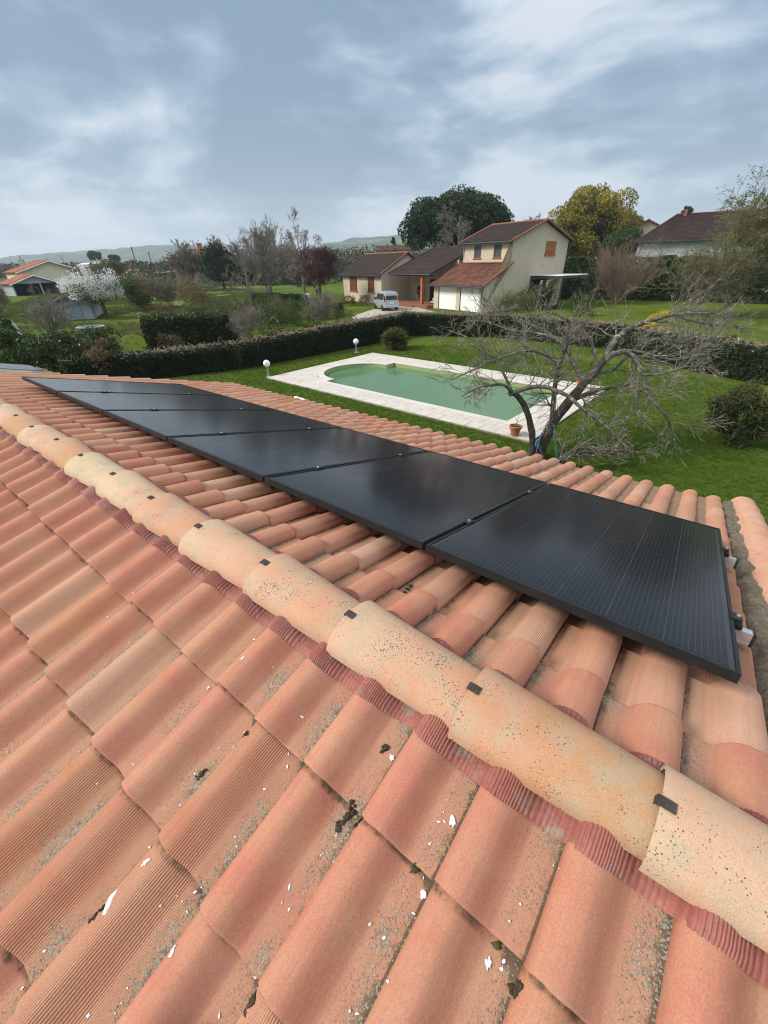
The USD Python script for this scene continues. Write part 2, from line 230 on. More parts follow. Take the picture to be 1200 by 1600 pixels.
def mat_ridge():
    n = {'uv': ('uvmap', {'attribute': 'st'}), 'x': ('separate_xyz', {}), 'g': ('geometry', {}), 'd': ('math', {'math_type': 'fraction'}), 'idx': ('math', {'math_type': 'floor'}), 'wn': ('white_noise_texture', {'dimensions': '1D'}),
         'n1': ('noise_texture', {'scale': 6, 'detail': 5, 'roughness': 0.6}), 'a': ('math', {'math_type': 'multiply_add', 'value2': 0.75}), 'a2': ('math', {'math_type': 'multiply_add', 'value2': 0.35}), 'dd': ('math', {'math_type': 'subtract', 'value2': 0.52}),
         'r': ('rgb_ramp', {'ramp': [(0.0, (0.50, 0.39, 0.25)), (0.25, (0.53, 0.385, 0.26)), (0.5, (0.52, 0.325, 0.215)), (0.75, (0.50, 0.265, 0.165)), (1.0, (0.43, 0.235, 0.125))]}),
         'nw': ('noise_texture', {'scale': 11, 'detail': 6, 'roughness': 0.7}), 'mw': ('map_range', {'from_min': 0.46, 'from_max': 0.64, 'to_max': 0.55, 'clamp': True}), 'xw': ('mix', {'color2': (0.36, 0.33, 0.23)}), 'n2': ('noise_texture', {'scale': 300, 'detail': 2}), 'm2': ('map_range', {'from_min': 0.3, 'from_max': 0.7, 'to_min': 0.86, 'to_max': 1.07, 'clamp': True}), 'x2': ('vector_math', {'math_type': 'scale'}),
         'v': ('voronoi_texture', {'scale': 140, 'feature': 'f1'}), 'nv': ('noise_texture', {'scale': 9, 'detail': 4, 'roughness': 0.7}), 'lt': ('map_range', {'from_min': 0.36, 'from_max': 0.72, 'to_max': 0.52, 'clamp': True}), 'ls': ('math', {'math_type': 'subtract'}), 'lm': ('map_range', {'from_max': 0.08, 'clamp': True}), 'bw': ('rgb_to_bw', {}),
         'lc': ('rgb_ramp', {'ramp': [(0, (0.10, 0.08, 0.05)), (0.5, (0.20, 0.17, 0.12)), (0.65, (0.33, 0.31, 0.25)), (1, (0.46, 0.44, 0.37))]}), 'xl': ('mix', {}),
         'h': ('math', {'math_type': 'multiply_add', 'value2': 0.8}), 'b': ('bump', {'strength': 0.8, 'distance': 0.0015}), 'p': ('principled_bsdf', {'roughness': 0.88, 'specular_ior_level': 0.2})}
    l = [('uv.UV', 'x.vector'), ('x.y', 'd.value1'), ('x.y', 'idx.value1'), ('idx.value', 'wn.w'), ('g.position', 'n1.vector'), ('n1.fac', 'a.value1'), ('d.value', 'a2.value1'), ('a2.value', 'a.value3'), ('wn.value', 'a2.value3'), ('a.value', 'dd.value1'), ('dd.value', 'r.fac'),
         ('g.position', 'n2.vector'), ('n2.fac', 'm2.value'), ('g.position', 'nw.vector'), ('nw.fac', 'mw.value'), ('mw.result', 'xw.fac'), ('r.color', 'xw.color1'), ('xw.color', 'x2.vector1'), ('m2.result', 'x2.scale'), ('g.position', 'v.vector'), ('g.position', 'nv.vector'), ('nv.fac', 'lt.value'), ('lt.result', 'ls.value1'), ('v.distance', 'ls.value2'), ('ls.value', 'lm.value'), ('v.color', 'bw.color'), ('bw.val', 'lc.fac'),
         ('x2.vector', 'xl.color1'), ('lc.color', 'xl.color2'), ('lm.result', 'xl.fac'), ('xl.color', 'p.base_color'), ('n2.fac', 'h.value1'), ('lm.result', 'h.value3'), ('h.value', 'b.height'), ('b.normal', 'p.normal')]
    return MAT('ridge_clay', n, l)
RIDGE = mat_ridge()
FLASH = mat_noise('flashing', (0.25, 0.082, 0.064), (0.32, 0.12, 0.092), 9, 0.6, 0.15, 90, c3=(0.24, 0.19, 0.15), spots=14, fine=0.12)
MORTAR = mat_noise('mortar', (0.20, 0.165, 0.115), (0.13, 0.105, 0.075), 14, 0.95, 0.9, 60, c3=(0.07, 0.06, 0.045), spots=30, fine=0.25)
VERGE = mat_noise('verge_clay', (0.50, 0.26, 0.17), (0.53, 0.31, 0.21), 6, 0.85, 0.3, 120, c3=(0.44, 0.20, 0.125), spots=11, fine=0.12, dist=0.004)
CLIP = mat_noise('clip_metal', (0.05, 0.042, 0.036), (0.08, 0.065, 0.055), 30, 0.5, 0.1, 90, metallic=0.5)
ALU = mat_noise('aluminium', (0.72, 0.72, 0.73), (0.78, 0.78, 0.79), 20, 0.32, 0.0, metallic=0.9)
BLACKALU = mat_noise('black_aluminium', (0.011, 0.011, 0.012), (0.016, 0.016, 0.017), 12, 0.45, 0.05, 200, spec=0.25)
BLACKPLASTIC = mat_noise('black_plastic', (0.012, 0.012, 0.013), (0.02, 0.02, 0.021), 30, 0.5)
ZINC = mat_noise('zinc', (0.42, 0.45, 0.47), (0.30, 0.33, 0.35), 5, 0.45, 0.1, 60, metallic=0.4)
UNDER = mat_noise('roof_underlay', (0.12, 0.075, 0.05), (0.09, 0.055, 0.04), 5, 0.9)
RENDERW = mat_noise('house_render', (0.55, 0.49, 0.40), (0.50, 0.44, 0.35), 1.5, 0.9, 0.2, 90)
WHITE_FLAKE = mat_noise('white_flake', (0.80, 0.81, 0.83), (0.66, 0.67, 0.70), 40, 0.6, 0.3, 150)
MOSS = mat_noise('moss', (0.045, 0.036, 0.024), (0.085, 0.066, 0.04), 90, 0.95, 1.0, 180, dist=0.01)
MOSSG = mat_noise('moss_green', (0.10, 0.10, 0.03), (0.07, 0.06, 0.03), 90, 0.95, 1.0, 180, dist=0.01)
def mat_cell():
    # printed busbars: fine pale wires along the panel, spaced across it
    n = {'uv': ('uvmap', {'attribute': 'st'}), 'x': ('separate_xyz', {}), 'g': ('geometry', {}), 'm': ('math', {'math_type': 'multiply', 'value2': 1/0.0172}), 'f': ('math', {'math_type': 'fraction'}), 'l': ('math', {'math_type': 'less_than', 'value2': 0.085}),
         'n': ('noise_texture', {'scale': 1.6, 'detail': 3}), 'r': ('rgb_ramp', {'ramp': [(0, (0.0055, 0.006, 0.008)), (1, (0.010, 0.0105, 0.013))]}), 'x1': ('mix', {'color2': (0.038, 0.040, 0.044)}),
         'nr': ('noise_texture', {'scale': 14, 'detail': 6}), 'mr': ('map_range', {'from_min': 0.3, 'from_max': 0.7, 'to_min': 0.125, 'to_max': 0.145, 'clamp': True}),
         'p': ('principled_bsdf', {'specular_ior_level': 0.22, 'ior': 1.45})}
    l = [('uv.UV', 'x.vector'), ('x.x', 'm.value1'), ('m.value', 'f.value1'), ('f.value', 'l.value1'), ('g.position', 'n.vector'), ('n.fac', 'r.fac'), ('r.color', 'x1.color1'), ('l.value', 'x1.fac'), ('x1.color', 'p.base_color'),
         ('g.position', 'nr.vector'), ('nr.fac', 'mr.value'), ('mr.result', 'p.roughness')]
    return MAT('solar_cell', n, l)
CELL = mat_cell()
BACKSHEET = mat_noise('backsheet', (0.012, 0.012, 0.014), (0.016, 0.016, 0.018), 5, 0.2, spec=0.4)
CELLGAP = mat_noise('cell_ribbon', (0.13, 0.13, 0.135), (0.08, 0.08, 0.085), 25, 0.3, metallic=0.4)

# ------------------------------------------------------------------ the house we stand on
YAW, SLF, SLN = 0.6759, 0.2508, 0.2870
ROW = np.array([-math.cos(YAW), math.sin(YAW), 0]); PERP = np.array([math.sin(YAW), math.cos(YAW), 0]); UP = np.array([0, 0, 1.])
RG = np.array([0.68992673, 0.32889725, 3.4511])
DNF = PERP*math.cos(SLF) - UP*math.sin(SLF); NF = PERP*math.sin(SLF) + UP*math.cos(SLF)
DNN = -PERP*math.cos(SLN) - UP*math.sin(SLN); NN = -PERP*math.sin(SLN) + UP*math.cos(SLN)
WF, WN = -0.052, -0.036         # level of the pans below the reference planes
PITCHT, EXPO = 0.2053, 0.340
HUMP = 0.055
def prof(s):
    s = np.asarray(s, float)
    a = np.clip((s-0.058)/0.058, -1, 0); b = np.clip((s-0.058)/0.076, 0, 1)
    left = 0.017 + (HUMP-0.017)*np.sqrt(np.clip(1-np.abs(a)**2.2, 0, 1))
    right = HUMP*np.clip(1-b**2.1, 0, 1)**0.85
    return np.where(s <= 0.058, left, right)
SF = np.r_[0, .002, .006, .012, .02, .03, .044, .058, .07, .082, .094, .104, .112, .119, .125, .130, .1345, .145, .17, .2125]
SC = np.r_[0, .004, .012, .028, .058, .082, .102, .118, .128, .136, .17, .2125]
def prof_s(s):
    s = np.asarray(s, float); b = np.clip((s-0.054)/0.088, 0, 1)
    left = 0.017 + (0.057-0.017)*np.sqrt(np.clip(1-np.clip((0.054-s)/0.054, 0, 1)**2.2, 0, 1))
    return np.where(s <= 0.054, left, 0.057*(0.5+0.5*np.cos(PI*b))**0.88)
class Slope:
    def __init__(s, side):
        s.side = side
        s.prof = prof if side == 'far' else prof_s
        s.dn, s.n, s.w, s.sg = (DNF, NF, WF, 1.0) if side == 'far' else (DNN, NN, WN, -1.0)
        s.ue = (-0.0497-0.060) if side == 'far' else 0.2743    # a sharp tile edge
        s.v1 = 0.371 if side == 'far' else 0.381
    def P(s, u, v, w): return RG + np.multiply.outer(u, ROW) + np.multiply.outer(v, s.dn) + np.multiply.outer(w, s.n)
    def surf(s, u, v):
        """height of the tiled surface above the pan plane"""
        ss = (s.sg*(np.asarray(u)-s.ue)) % PITCHT
        c = np.asarray(v)-s.v1; dd = (-c) % EXPO
        return s.prof(ss) + 0.022*(1-dd/EXPO)
FAR, NEAR = Slope('far'), Slope('near')
rng = np.random.default_rng(11)
def tile_mesh(S, k, j, idx, fine, rng):
    u0 = S.ue + S.sg*PITCHT*k; vend = S.v1 + EXPO*j
    ln = min(0.405, vend-0.01); ss = SF if fine else SC
    ds = np.r_[0, 0.0025, 0.008, 0.11, 0.22, 0.33, 0.405] if fine else np.r_[0, 0.005, 0.2, 0.405]
    ds = ds[ds < ln]; ds = np.r_[ds, ln] if ln-ds[-1] > 0.02 else ds
    drop = np.where(ds < 0.002, 0.004, np.where(ds < 0.004, 0.0012, 0.0)) if fine else np.where(ds < 0.004, 0.002, 0)
    yaw, dv, dw, ds_, du = rng.normal(0, 0.008), rng.normal(0, 0.0045), rng.normal(0, 0.0022), rng.normal(0, 0.02), rng.normal(0, 0.0012)
    Sg, Dg = np.meshgrid(ss, ds, indexing='ij')
    edge = np.where(ss < 0.001, 0.004, np.where(ss < 0.003, 0.001, 0))[:, None]
    wv = np.where(Dg < 0.02, 1.0, 0.0)*0.0045*(meshkit.fbm(np.stack([Sg*38+idx*3.1, 0*Sg+idx*1.7, 0*Sg], -1), 2)-0.5)
    Hh = S.prof(Sg)*(1+ds_) + (0.022+dw)*(1-Dg/EXPO) - drop[None] - edge
    u = u0 + du + S.sg*(Sg) + yaw*(Dg-0.17); v = vend + dv - Dg + wv
    top = S.P(u, v, S.w+Hh)                      # (ns, nd, 3)
    ns, nd = top.shape[:2]
    uv = np.stack([Sg, Dg+idx], -1)
    f = []
    a = (np.arange(ns-1)[:, None]*nd + np.arange(nd-1)[None]).ravel()
    q = np.stack([a, a+nd, a+nd+1, a+1], 1)
    V = [top.reshape(-1, 3)]; U = [uv.reshape(-1, 2)]; Q = [q]
    # front edge and the sharp side
    fr0 = top[:, 0]; fr1 = fr0 - S.n*0.012; o = ns*nd
    V.append(np.concatenate([fr0, fr1])); U.append(np.concatenate([uv[:, 0], uv[:, 0]])); i = np.arange(ns-1)
    Q.append(np.stack([o+i, o+ns+i, o+ns+i+1, o+i+1], 1)); o += 2*ns
    sd0 = top[0]; sd1 = sd0 - S.n*0.014 ; V.append(np.concatenate([sd0, sd1])); U.append(np.concatenate([uv[0], uv[0]])); i = np.arange(nd-1)
    Q.append(np.stack([o+i, o+i+1, o+nd+i+1, o+nd+i], 1))
    V = np.vstack(V); Q = np.vstack(Q)
    # orientation: the face normals of the top look along S.n
    t = V[Q[0]]; nn = np.cross(t[1]-t[0], t[2]-t[0])
    if nn @ S.n < 0: Q = Q[:, ::-1]
    return V, np.vstack([Q[:, [0, 1, 2]], Q[:, [0, 2, 3]]]), np.vstack(U)
house = thing('tiled_house', 'low house in the foreground with salmon clay tiled roof and ridge running across the picture', 'house', (0, 0, 0))
VEAVE, UR, UL = 4.47, -0.31, 8.45
tiles, idx = [], 0
PUL = (0.12, 6.55, 0.95, 2.2)   # hidden under the panels
for S in (NEAR, FAR):
    for k in range(-60, 60):
        uc = S.ue + S.sg*PITCHT*(k+0.5)
        if S is FAR and not (-0.06 < uc < UL): continue
        if S is NEAR and not (-1.25 < uc < UL): continue
        for j in range(0, 13):
            vend = S.v1 + EXPO*j
            if S is FAR and vend > VEAVE+0.02: continue
            c = S.P(uc, vend-0.17, 0.0)
            x, y, z = PR(c)
            big = (520 if S is NEAR else 260)/max(z, 0.2)
            if z < 0.15 or not (-big < x < 1200+big and -big < y < 1600+big): continue
            if S is FAR and PUL[0] < uc < PUL[1] and PUL[2] < vend-0.34 and vend < PUL[3]-0.06: continue
            idx += 1; tiles.append((z, S, k, j, idx))
tiles.sort(key=lambda t: t[0])
rest = {'tf': [[], [], 0]}
for n_, (z, S, k, j, ix) in enumerate(tiles):
    v, f, uv = tile_mesh(S, k, j, ix, n_ < 330, rng)
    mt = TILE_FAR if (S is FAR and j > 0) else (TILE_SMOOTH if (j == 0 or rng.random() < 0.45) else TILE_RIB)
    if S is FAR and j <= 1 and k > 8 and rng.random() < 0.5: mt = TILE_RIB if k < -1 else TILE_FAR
    if n_ < 300:
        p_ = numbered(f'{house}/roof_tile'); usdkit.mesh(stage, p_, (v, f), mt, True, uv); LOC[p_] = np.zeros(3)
    else:
        r = rest['tf']; r[0].append((v, f)); r[1].append(uv)
if rest['tf'][0]:
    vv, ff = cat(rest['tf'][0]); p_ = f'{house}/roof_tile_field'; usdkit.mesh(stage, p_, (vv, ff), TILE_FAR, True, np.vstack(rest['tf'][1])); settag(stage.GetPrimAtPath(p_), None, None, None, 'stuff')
print('tiles', len(tiles))
# underlay, walls, eave
p0, p1 = UR+0.02, UL-0.02
und = cat([quad(FAR.P(p0-.08, 0.0, WF-0.03), FAR.P(p1, 0.0, WF-0.03), FAR.P(p1, VEAVE-0.05, WF-0.03), FAR.P(p0-.08, VEAVE-0.05, WF-0.03)),
           quad(NEAR.P(-1.25, 0.0, WN-0.03), NEAR.P(-1.25, 4.4, WN-0.03), NEAR.P(p1, 4.4, WN-0.03), NEAR.P(p1, 0.0, WN-0.03))])
part(house, 'roof_deck', und, UNDER)
def hp(u, p, z): return RG + ROW*u + PERP*p + UP*(z-RG[2])
ev = 4.1
part(house, 'wall', prism([hp(UR+0.18, 0, 0), hp(UR+0.18, ev, 0), hp(UR+0.18, ev, 2.17), hp(UR+0.18, 0, 3.22)], ROW*0.2), RENDERW)
part(house, 'wall', boxf(hp(UR+0.38, ev-0.2, 0), ROW, PERP, UP, 0, 8.3, 0, 0.2, 0, 2.18), RENDERW)
part(house, 'wall', prism([hp(UL-0.35, 0, 0), hp(UL-0.35, ev-0.2, 0), hp(UL-0.35, ev-0.2, 2.2), hp(UL-0.35, 0, 3.22)], ROW*0.2), RENDERW)
part(house, 'wall', boxf(hp(-3.0, -4.0, 0), ROW, PERP, UP, 0, 11.2, 0, 0.2, 0, 2.1), RENDERW)
# gutter: a half-round trough along the eave
gp = FAR.P(0.0, VEAVE+0.075, WF-0.030)
ang = np.linspace(PI, 2*PI, 11); gprof = [(0.062*math.cos(a), 0.062*math.sin(a)) for a in ang]
gv = np.array([[gp + PERP*x + UP*z + ROW*u for (x, z) in [(-0.062, 0.004)]+gprof+[(0.070, 0.006), (0.064, 0.012)]] for u in (UR-0.05, UL+0.05)])
nn_ = gv.shape[1]; gq = np.array([[i, i+1, nn_+i+1, nn_+i] for i in range(nn_-1)])
part(house, 'gutter', (gv.reshape(-1, 3), gq), ZINC)
# verge: barrel tiles bedded in mortar along the right-hand edge of the far slope
vu = -0.300
for j in range(12, -1, -1):
    ve = 0.42 + 0.345*j
    ln = 0.44; t = np.linspace(0, 1, 6); A = np.linspace(-0.1*PI, 1.1*PI, 13)
    r = 0.112 - 0.016*t; jit = rng.normal(0, 0.006); lift = 0.022*(1-t)
    V = np.array([[FAR.P(vu+jit + r[i]*math.cos(a), ve - ln*t[i], WF-0.012+lift[i] + r[i]*0.92*max(math.sin(a), -0.3)) for a in A] for i in range(6)])
    Vi = np.array([[FAR.P(vu+jit + (r[i]-0.012)*math.cos(a), ve - ln*t[i], WF-0.012+lift[i] + (r[i]-0.012)*0.92*max(math.sin(a), -0.3)) for a in A] for i in (0,)])
    nA = len(A); allv = np.vstack([V.reshape(-1, 3), Vi.reshape(-1, 3)])
    q = [[i*nA+a, i*nA+a+1, (i+1)*nA+a+1, (i+1)*nA+a] for i in range(5) for a in range(nA-1)] + [[a, 6*nA+a, 6*nA+a+1, a+1] for a in range(nA-1)]
    part(house, 'verge_tile', (allv, np.array(q)), VERGE, smooth=40)
us = np.linspace(-0.085, 0.095, 22); vs = np.linspace(0.1, VEAVE-0.03, 200)
Ug, Vg = np.meshgrid(us, vs, indexing='ij'); nz = meshkit.fbm(np.stack([Ug*30, Vg*14, Ug*0], -1), 4, 3)
edge = np.clip((0.090-Ug - 0.07*(meshkit.fbm(np.stack([Vg*9, Vg*0, Vg*0], -1), 4, 9)-0.3))/0.03, -0.9, 1)
Wg = WF + 0.018 + 0.026*edge + 0.034*(nz-0.5)
mv = FAR.P(-0.195+Ug, Vg, Wg); nu, nv_ = Ug.shape
a = (np.arange(nu-1)[:, None]*nv_ + np.arange(nv_-1)[None]).ravel()
part(house, 'mortar_bed', (mv.reshape(-1, 3), np.stack([a, a+1, a+nv_+1, a+nv_], 1)), MORTAR, smooth=True)
LITTER = mat_noise('litter', (0.30, 0.19, 0.12), (0.20, 0.125, 0.08), 60, .95, 1.0, 150, c3=(0.42, 0.31, 0.22), spots=120, fine=.3, dist=.006)
lit = []
for k in range(0, 16):
    ue = FAR.ue + PITCHT*k; su = np.linspace(0.118, 0.212, 9); sv = np.linspace(2.3 if k < 4 else 3.0, 4.40, 46)
    Sg, Vg = np.meshgrid(su, sv, indexing='ij'); q = meshkit.fbm(np.stack([Sg*60+k*3, Vg*22, 0*Sg], -1), 3, 21+k)
    dep = 0.020*np.clip((Vg-2.6-0.25*(k % 3))/1.5, 0, 1)*(0.75+0.5*q)*np.clip(1.1-k/18, .2, 1) - 0.004
    V = FAR.P(ue+Sg, Vg, WF + 0.022*(1-((FAR.v1-Vg) % EXPO)/EXPO) + dep); a = (np.arange(8)[:, None]*46+np.arange(45)[None]).ravel()
    lit.append((V.reshape(-1, 3), np.stack([a, a+1, a+47, a+46], 1)))
part(house, 'channel_litter', cat(lit), LITTER, smooth=True, kind='stuff')
# ridge tiles with their clips
CAPW, RO_, RI_, CAPH = 0.077, 0.123, 0.099, 0.70
for k in range(-2, 26):
    u0 = 0.1448 + 0.4427*k
    if u0 > UL+0.3: break
    ln, t, A = 0.50, np.linspace(0, 1, 7), np.linspace(0.0, PI, 21)
    yaw = rng.normal(0, 0.010); sc = 1+rng.normal(0, 0.01); dz = rng.normal(0, 0.003)
    r = (RO_ + (RI_-RO_)*np.clip(t, 0, 1))*sc
    apex = CAPW - 0.002 - 0.021*t + 0.004*np.exp(-t*14) + dz
    def cappt(i, a, dr=0.0): return RG + ROW*(u0 - ln*t[i] + (0.004 if dr == 0 and i == 0 else 0)) + PERP*((r[i]-dr)*math.cos(a) + yaw*(t[i]-0.5)) + UP*(apex[i] - CAPH*r[i] + CAPH*(r[i]-dr)*math.sin(a)**0.9)
    V = np.array([[cappt(i, a) for a in A] for i in range(7)]); Vin = np.array([[cappt(i, a, 0.013) for a in A] for i in (0, 6)])
    nA = len(A); allv = np.vstack([V.reshape(-1, 3), Vin.reshape(-1, 3)]); o = 7*nA
    q = [[i*nA+a, i*nA+a+1, (i+1)*nA+a+1, (i+1)*nA+a] for i in range(6) for a in range(nA-1)] + [[a, o+a, o+a+1, a+1] for a in range(nA-1)] + [[6*nA+a, 6*nA+a+1, o+nA+a+1, o+nA+a] for a in range(nA-1)]
    q += [[i*nA+e, (i+1)*nA+e, (i+1)*nA+e, i*nA+e] for i in range(0) for e in (0,)]
    uvs = np.vstack([np.array([[a*0.12, t[i]*0.95+0.02+k+5] for i in range(7) for a in A]), np.array([[a*0.12, 0.02+k+5] for a in A]), np.array([[a*0.12, 0.97+k+5] for a in A])])
    p_ = numbered(f'{house}/ridge_tile'); usdkit.mesh(stage, p_, (allv, np.array(q)), RIDGE, True, uvs); LOC[p_] = np.zeros(3)
    ca = 0.53*PI + rng.normal(0, 0.02); rr = r[0]
    pts = [(u0+0.014, rr-0.020), (u0+0.011, rr+0.0005), (u0+0.003, rr+0.0035), (u0-0.018, rr+0.0025), (u0-0.023, rr+0.0015)]
    cv = []
    for (uu, rad) in pts:
        for da in (-0.095, 0, 0.095):
            for e in (0, 0.0018):
                a_ = ca+da; cv.append(RG + ROW*uu + PERP*((rad+e)*math.cos(a_) - yaw*0.5) + UP*(apex[0] - CAPH*rr + CAPH*(rad+e)*math.sin(a_)**0.9))
    cf = []
    for i in range(4):
        for d in range(2):
            a_ = i*6+d*2; cf += [[a_+1, a_+7, a_+9, a_+3], [a_, a_+2, a_+8, a_+6]]
        cf += [[i*6, i*6+6, i*6+7, i*6+1], [i*6+4, i*6+5, i*6+11, i*6+10]]
    cf += [[24, 26, 27, 25], [26, 28, 29, 27], [0, 1, 3, 2], [2, 3, 5, 4]]
    part(p_, 'ridge_clip', (np.array(cv), np.array(cf)), CLIP)
# pleated flashing dressed over the tiles on both sides of the ridge
def flashing(S, umin, umax, step):
    u = np.arange(umin, umax, step); t = np.linspace(0, 1, 9)
    ss = (S.sg*(u-S.ue)) % PITCHT
    fine = S.prof(ss); k = max(1, int(0.014/step)); sm = np.convolve(np.pad(fine, k, 'edge'), np.ones(2*k+1)/(2*k+1), 'valid')
    wide = int(0.05/step); broad = np.convolve(np.pad(sm, wide, 'edge'), np.ones(2*wide+1)/(2*wide+1), 'valid')
    hump = sm/HUMP; ir = meshkit.fbm(np.stack([u*7, u*0, u*0], -1), 3, 4)
    vlow = 0.162 - 0.006*(1-hump) + 0.024*(ir-0.5)
    ph = u + 0.010*np.sin(u*2*PI/PITCHT) + 0.006*ir; amp = 0.0035*np.clip(0.25+1.0*hump, 0.3, 1)*(0.7+0.6*ir)
    rows = []
    for ti in t:
        v = 0.045 + (vlow-0.045)*ti
        fan = np.abs(np.sin(PI*(ph + 0.006*ti*(ir-0.5))/0.0098 + 1.3*np.sin(u*61)+0.9*np.sin(u*23+1)))
        h = np.maximum(sm + 0.0135, 0.35*broad + 0.65*sm + 0.0155) + amp*fan*min(1, 0.4+ti)*1.5
        if ti > 0.93: h = h - 0.006
        rows.append(S.P(u, v, 0)+np.multiply.outer(S.w+h, S.n) - 0)
    V = np.stack([RG*0 + r for r in rows]); V = V
    n, mm_ = V.shape[:2]; a = (np.arange(n-1)[:, None]*mm_ + np.arange(mm_-1)[None]).ravel()
    q = np.stack([a, a+1, a+mm_+1, a+mm_], 1)
    return V.reshape(-1, 3), q
def P2(S, u, v, w): return RG + np.multiply.outer(u, ROW) + np.multiply.outer(np.broadcast_to(v, np.shape(u)), S.dn) + np.multiply.outer(np.broadcast_to(w, np.shape(u)), S.n)
Slope.P = lambda s, u, v, w: RG + np.asarray(u)[..., None]*ROW + np.asarray(v)[..., None]*s.dn + np.asarray(w)[..., None]*s.n
def merge2(a, b): return cat([a, b])
for S in (NEAR, FAR):
    part(house, 'ridge_flashing', merge2(flashing(S, -1.2 if S is NEAR else -0.25, 2.6, 0.0016), flashing(S, 2.6, UL, 0.004)), FLASH, smooth=True)
# ------------------------------------------------------------------ solar panels on their rails
PW, PP, PL, PT = 1.1, 1.12, 1.8857, 0.034
PO = np.array([1.0402, 0.7657, -1.0582]) + EYE       # near right upper corner of the row (top face)
def panel_at(u, v, w, wid=PW): return PO + ROW*u + DNF*v + NF*w
ORD = ['nearest', 'second nearest', 'third nearest', 'third farthest', 'second farthest', 'farthest']
def make_panel(u0, label, group, org=PO, pw=PW, pl=PL, near=True):
    Q = lambda u, v, w: org + ROW*(u0+u) + DNF*v + NF*w
    t = thing('solar_panel', label, 'solar panel', Q(0, 0, 0), group)
    fw = 0.011
    bars = [boxf(Q(0, 0, 0), ROW, DNF, NF, 0, pw, 0, fw, -PT, 0), boxf(Q(0, 0, 0), ROW, DNF, NF, 0, pw, pl-fw, pl, -PT, 0),
            boxf(Q(0, 0, 0), ROW, DNF, NF, 0, fw, fw, pl-fw, -PT, 0), boxf(Q(0, 0, 0), ROW, DNF, NF, pw-fw, pw, fw, pl-fw, -PT, 0)]
    part(t, 'frame', cat(bars), BLACKALU)
    part(t, 'backsheet', boxf(Q(0, 0, 0), ROW, DNF, NF, fw, pw-fw, fw, pl-fw, -0.008, -0.0040), BACKSHEET)
    m_ = 0.016; cw = (pw-2*fw-2*m_)/6; gap = 0.0028; half = (pl-2*fw-2*m_-0.016)/2
    for h in range(2):
        v0 = fw+m_ + h*(half+0.016)
        for c in range(6):
            ua, ub = fw+m_+c*cw+gap/2, fw+m_+(c+1)*cw-gap/2
            v_, f_ = quad(Q(ua, v0, -0.0032), Q(ua, v0+half, -0.0032), Q(ub, v0+half, -0.0032), Q(ub, v0, -0.0032))
            nn = np.cross(v_[1]-v_[0], v_[2]-v_[0])
            if nn @ NF < 0: f_ = f_[:, ::-1]
            part(t, 'cell_string', (v_, f_), CELL, uv=np.array([[0.001, 0], [0.001, half], [ub-ua, half], [ub-ua, 0]]))
    rb = []
    for c in range(1, 6):                                   # interconnect ribbon glimpsed between the strings
        uc = fw+m_+c*cw
        rb.append(boxf(Q(0, 0, 0), ROW, DNF, NF, uc-0.0007, uc+0.0007, fw+m_, pl-fw-m_, -0.0040, -0.0034))
    part(t, 'cell_ribbon', cat(rb), CELLGAP)
    return t
for i in range(6):
    make_panel(i*PP, f'{ORD[i]} of the six black solar panels in the long row on the tiles', 'solar panels in the long row')
for ri, v in enumerate((0.44, 1.40)):
    lab = ['aluminium mounting rail under the upper half of the panel row, end showing on the right', 'aluminium mounting rail under the lower half of the panel row, end showing on the right'][ri]
    t = thing('mounting_rail', lab, 'rail', panel_at(-0.075, v, -PT), 'rails under the panels')
    part(t, 'rail', cat([boxf(panel_at(0, 0, 0), ROW, DNF, NF, -0.072, 6*PP+0.03, v-0.02, v+0.02, -PT-0.042, -PT-0.002), boxf(panel_at(0, 0, 0), ROW, DNF, NF, -0.071, 6*PP+0.03, v-0.022, v+0.022, -PT-0.052, -PT-0.042)]), ALU)
    part(t, 'end_cap', bevelbox(panel_at(-0.0725, v, -PT-0.053), DNF, NF, -ROW, -0.023, 0.023, 0, 0.054, 0, 0.010, 0.004), BLACKPLASTIC)
    for k in range(8):
        part(t, 'roof_hook', boxf(panel_at(0, 0, 0), ROW, DNF, NF, 0.3+k*0.9, 0.34+k*0.9, v-0.012, v+0.012, -0.13, -PT-0.052), ALU)
    e = thing('end_clamp', f'clamp on the {["upper", "lower"][ri]} rail end gripping the near edge of the nearest panel', 'clamp', panel_at(-0.01, v, 0), 'end clamps')
    part(e, 'clamp_body', cat([boxf(panel_at(0, 0, 0), ROW, DNF, NF, -0.026, -0.001, v-0.03, v+0.03, -PT-0.001, -0.003), boxf(panel_at(0, 0, 0), ROW, DNF, NF, -0.026, 0.009, v-0.03, v+0.03, 0.0012, 0.0055), boxf(panel_at(0, 0, 0), ROW, DNF, NF, -0.034, -0.027, v-0.028, v+0.028, -PT, -0.018)]), BLACKALU)
    part(e, 'bolt', tube([panel_at(-0.014, v, 0.006), panel_at(-0.014, v, 0.013)], 0.0075, 6), ALU)
    for i in range(1, 6):
        uu = i*PP-0.01
        c_ = thing('mid_clamp', f'small clamp on the {["upper", "lower"][ri]} rail in the {["", "nearest", "second nearest", "middle", "second farthest", "farthest"][i]} gap between panels', 'clamp', panel_at(uu, v, 0), 'clamps between panels')
        part(c_, 'clamp_plate', bevelbox(panel_at(uu, v, 0.0012), ROW, DNF, NF, -0.019, 0.019, -0.035, 0.035, 0, 0.005, 0.001), BLACKALU)
        part(c_, 'bolt', tube([panel_at(uu, v, 0.0062), panel_at(uu, v, 0.012)], 0.0075, 6), ALU)
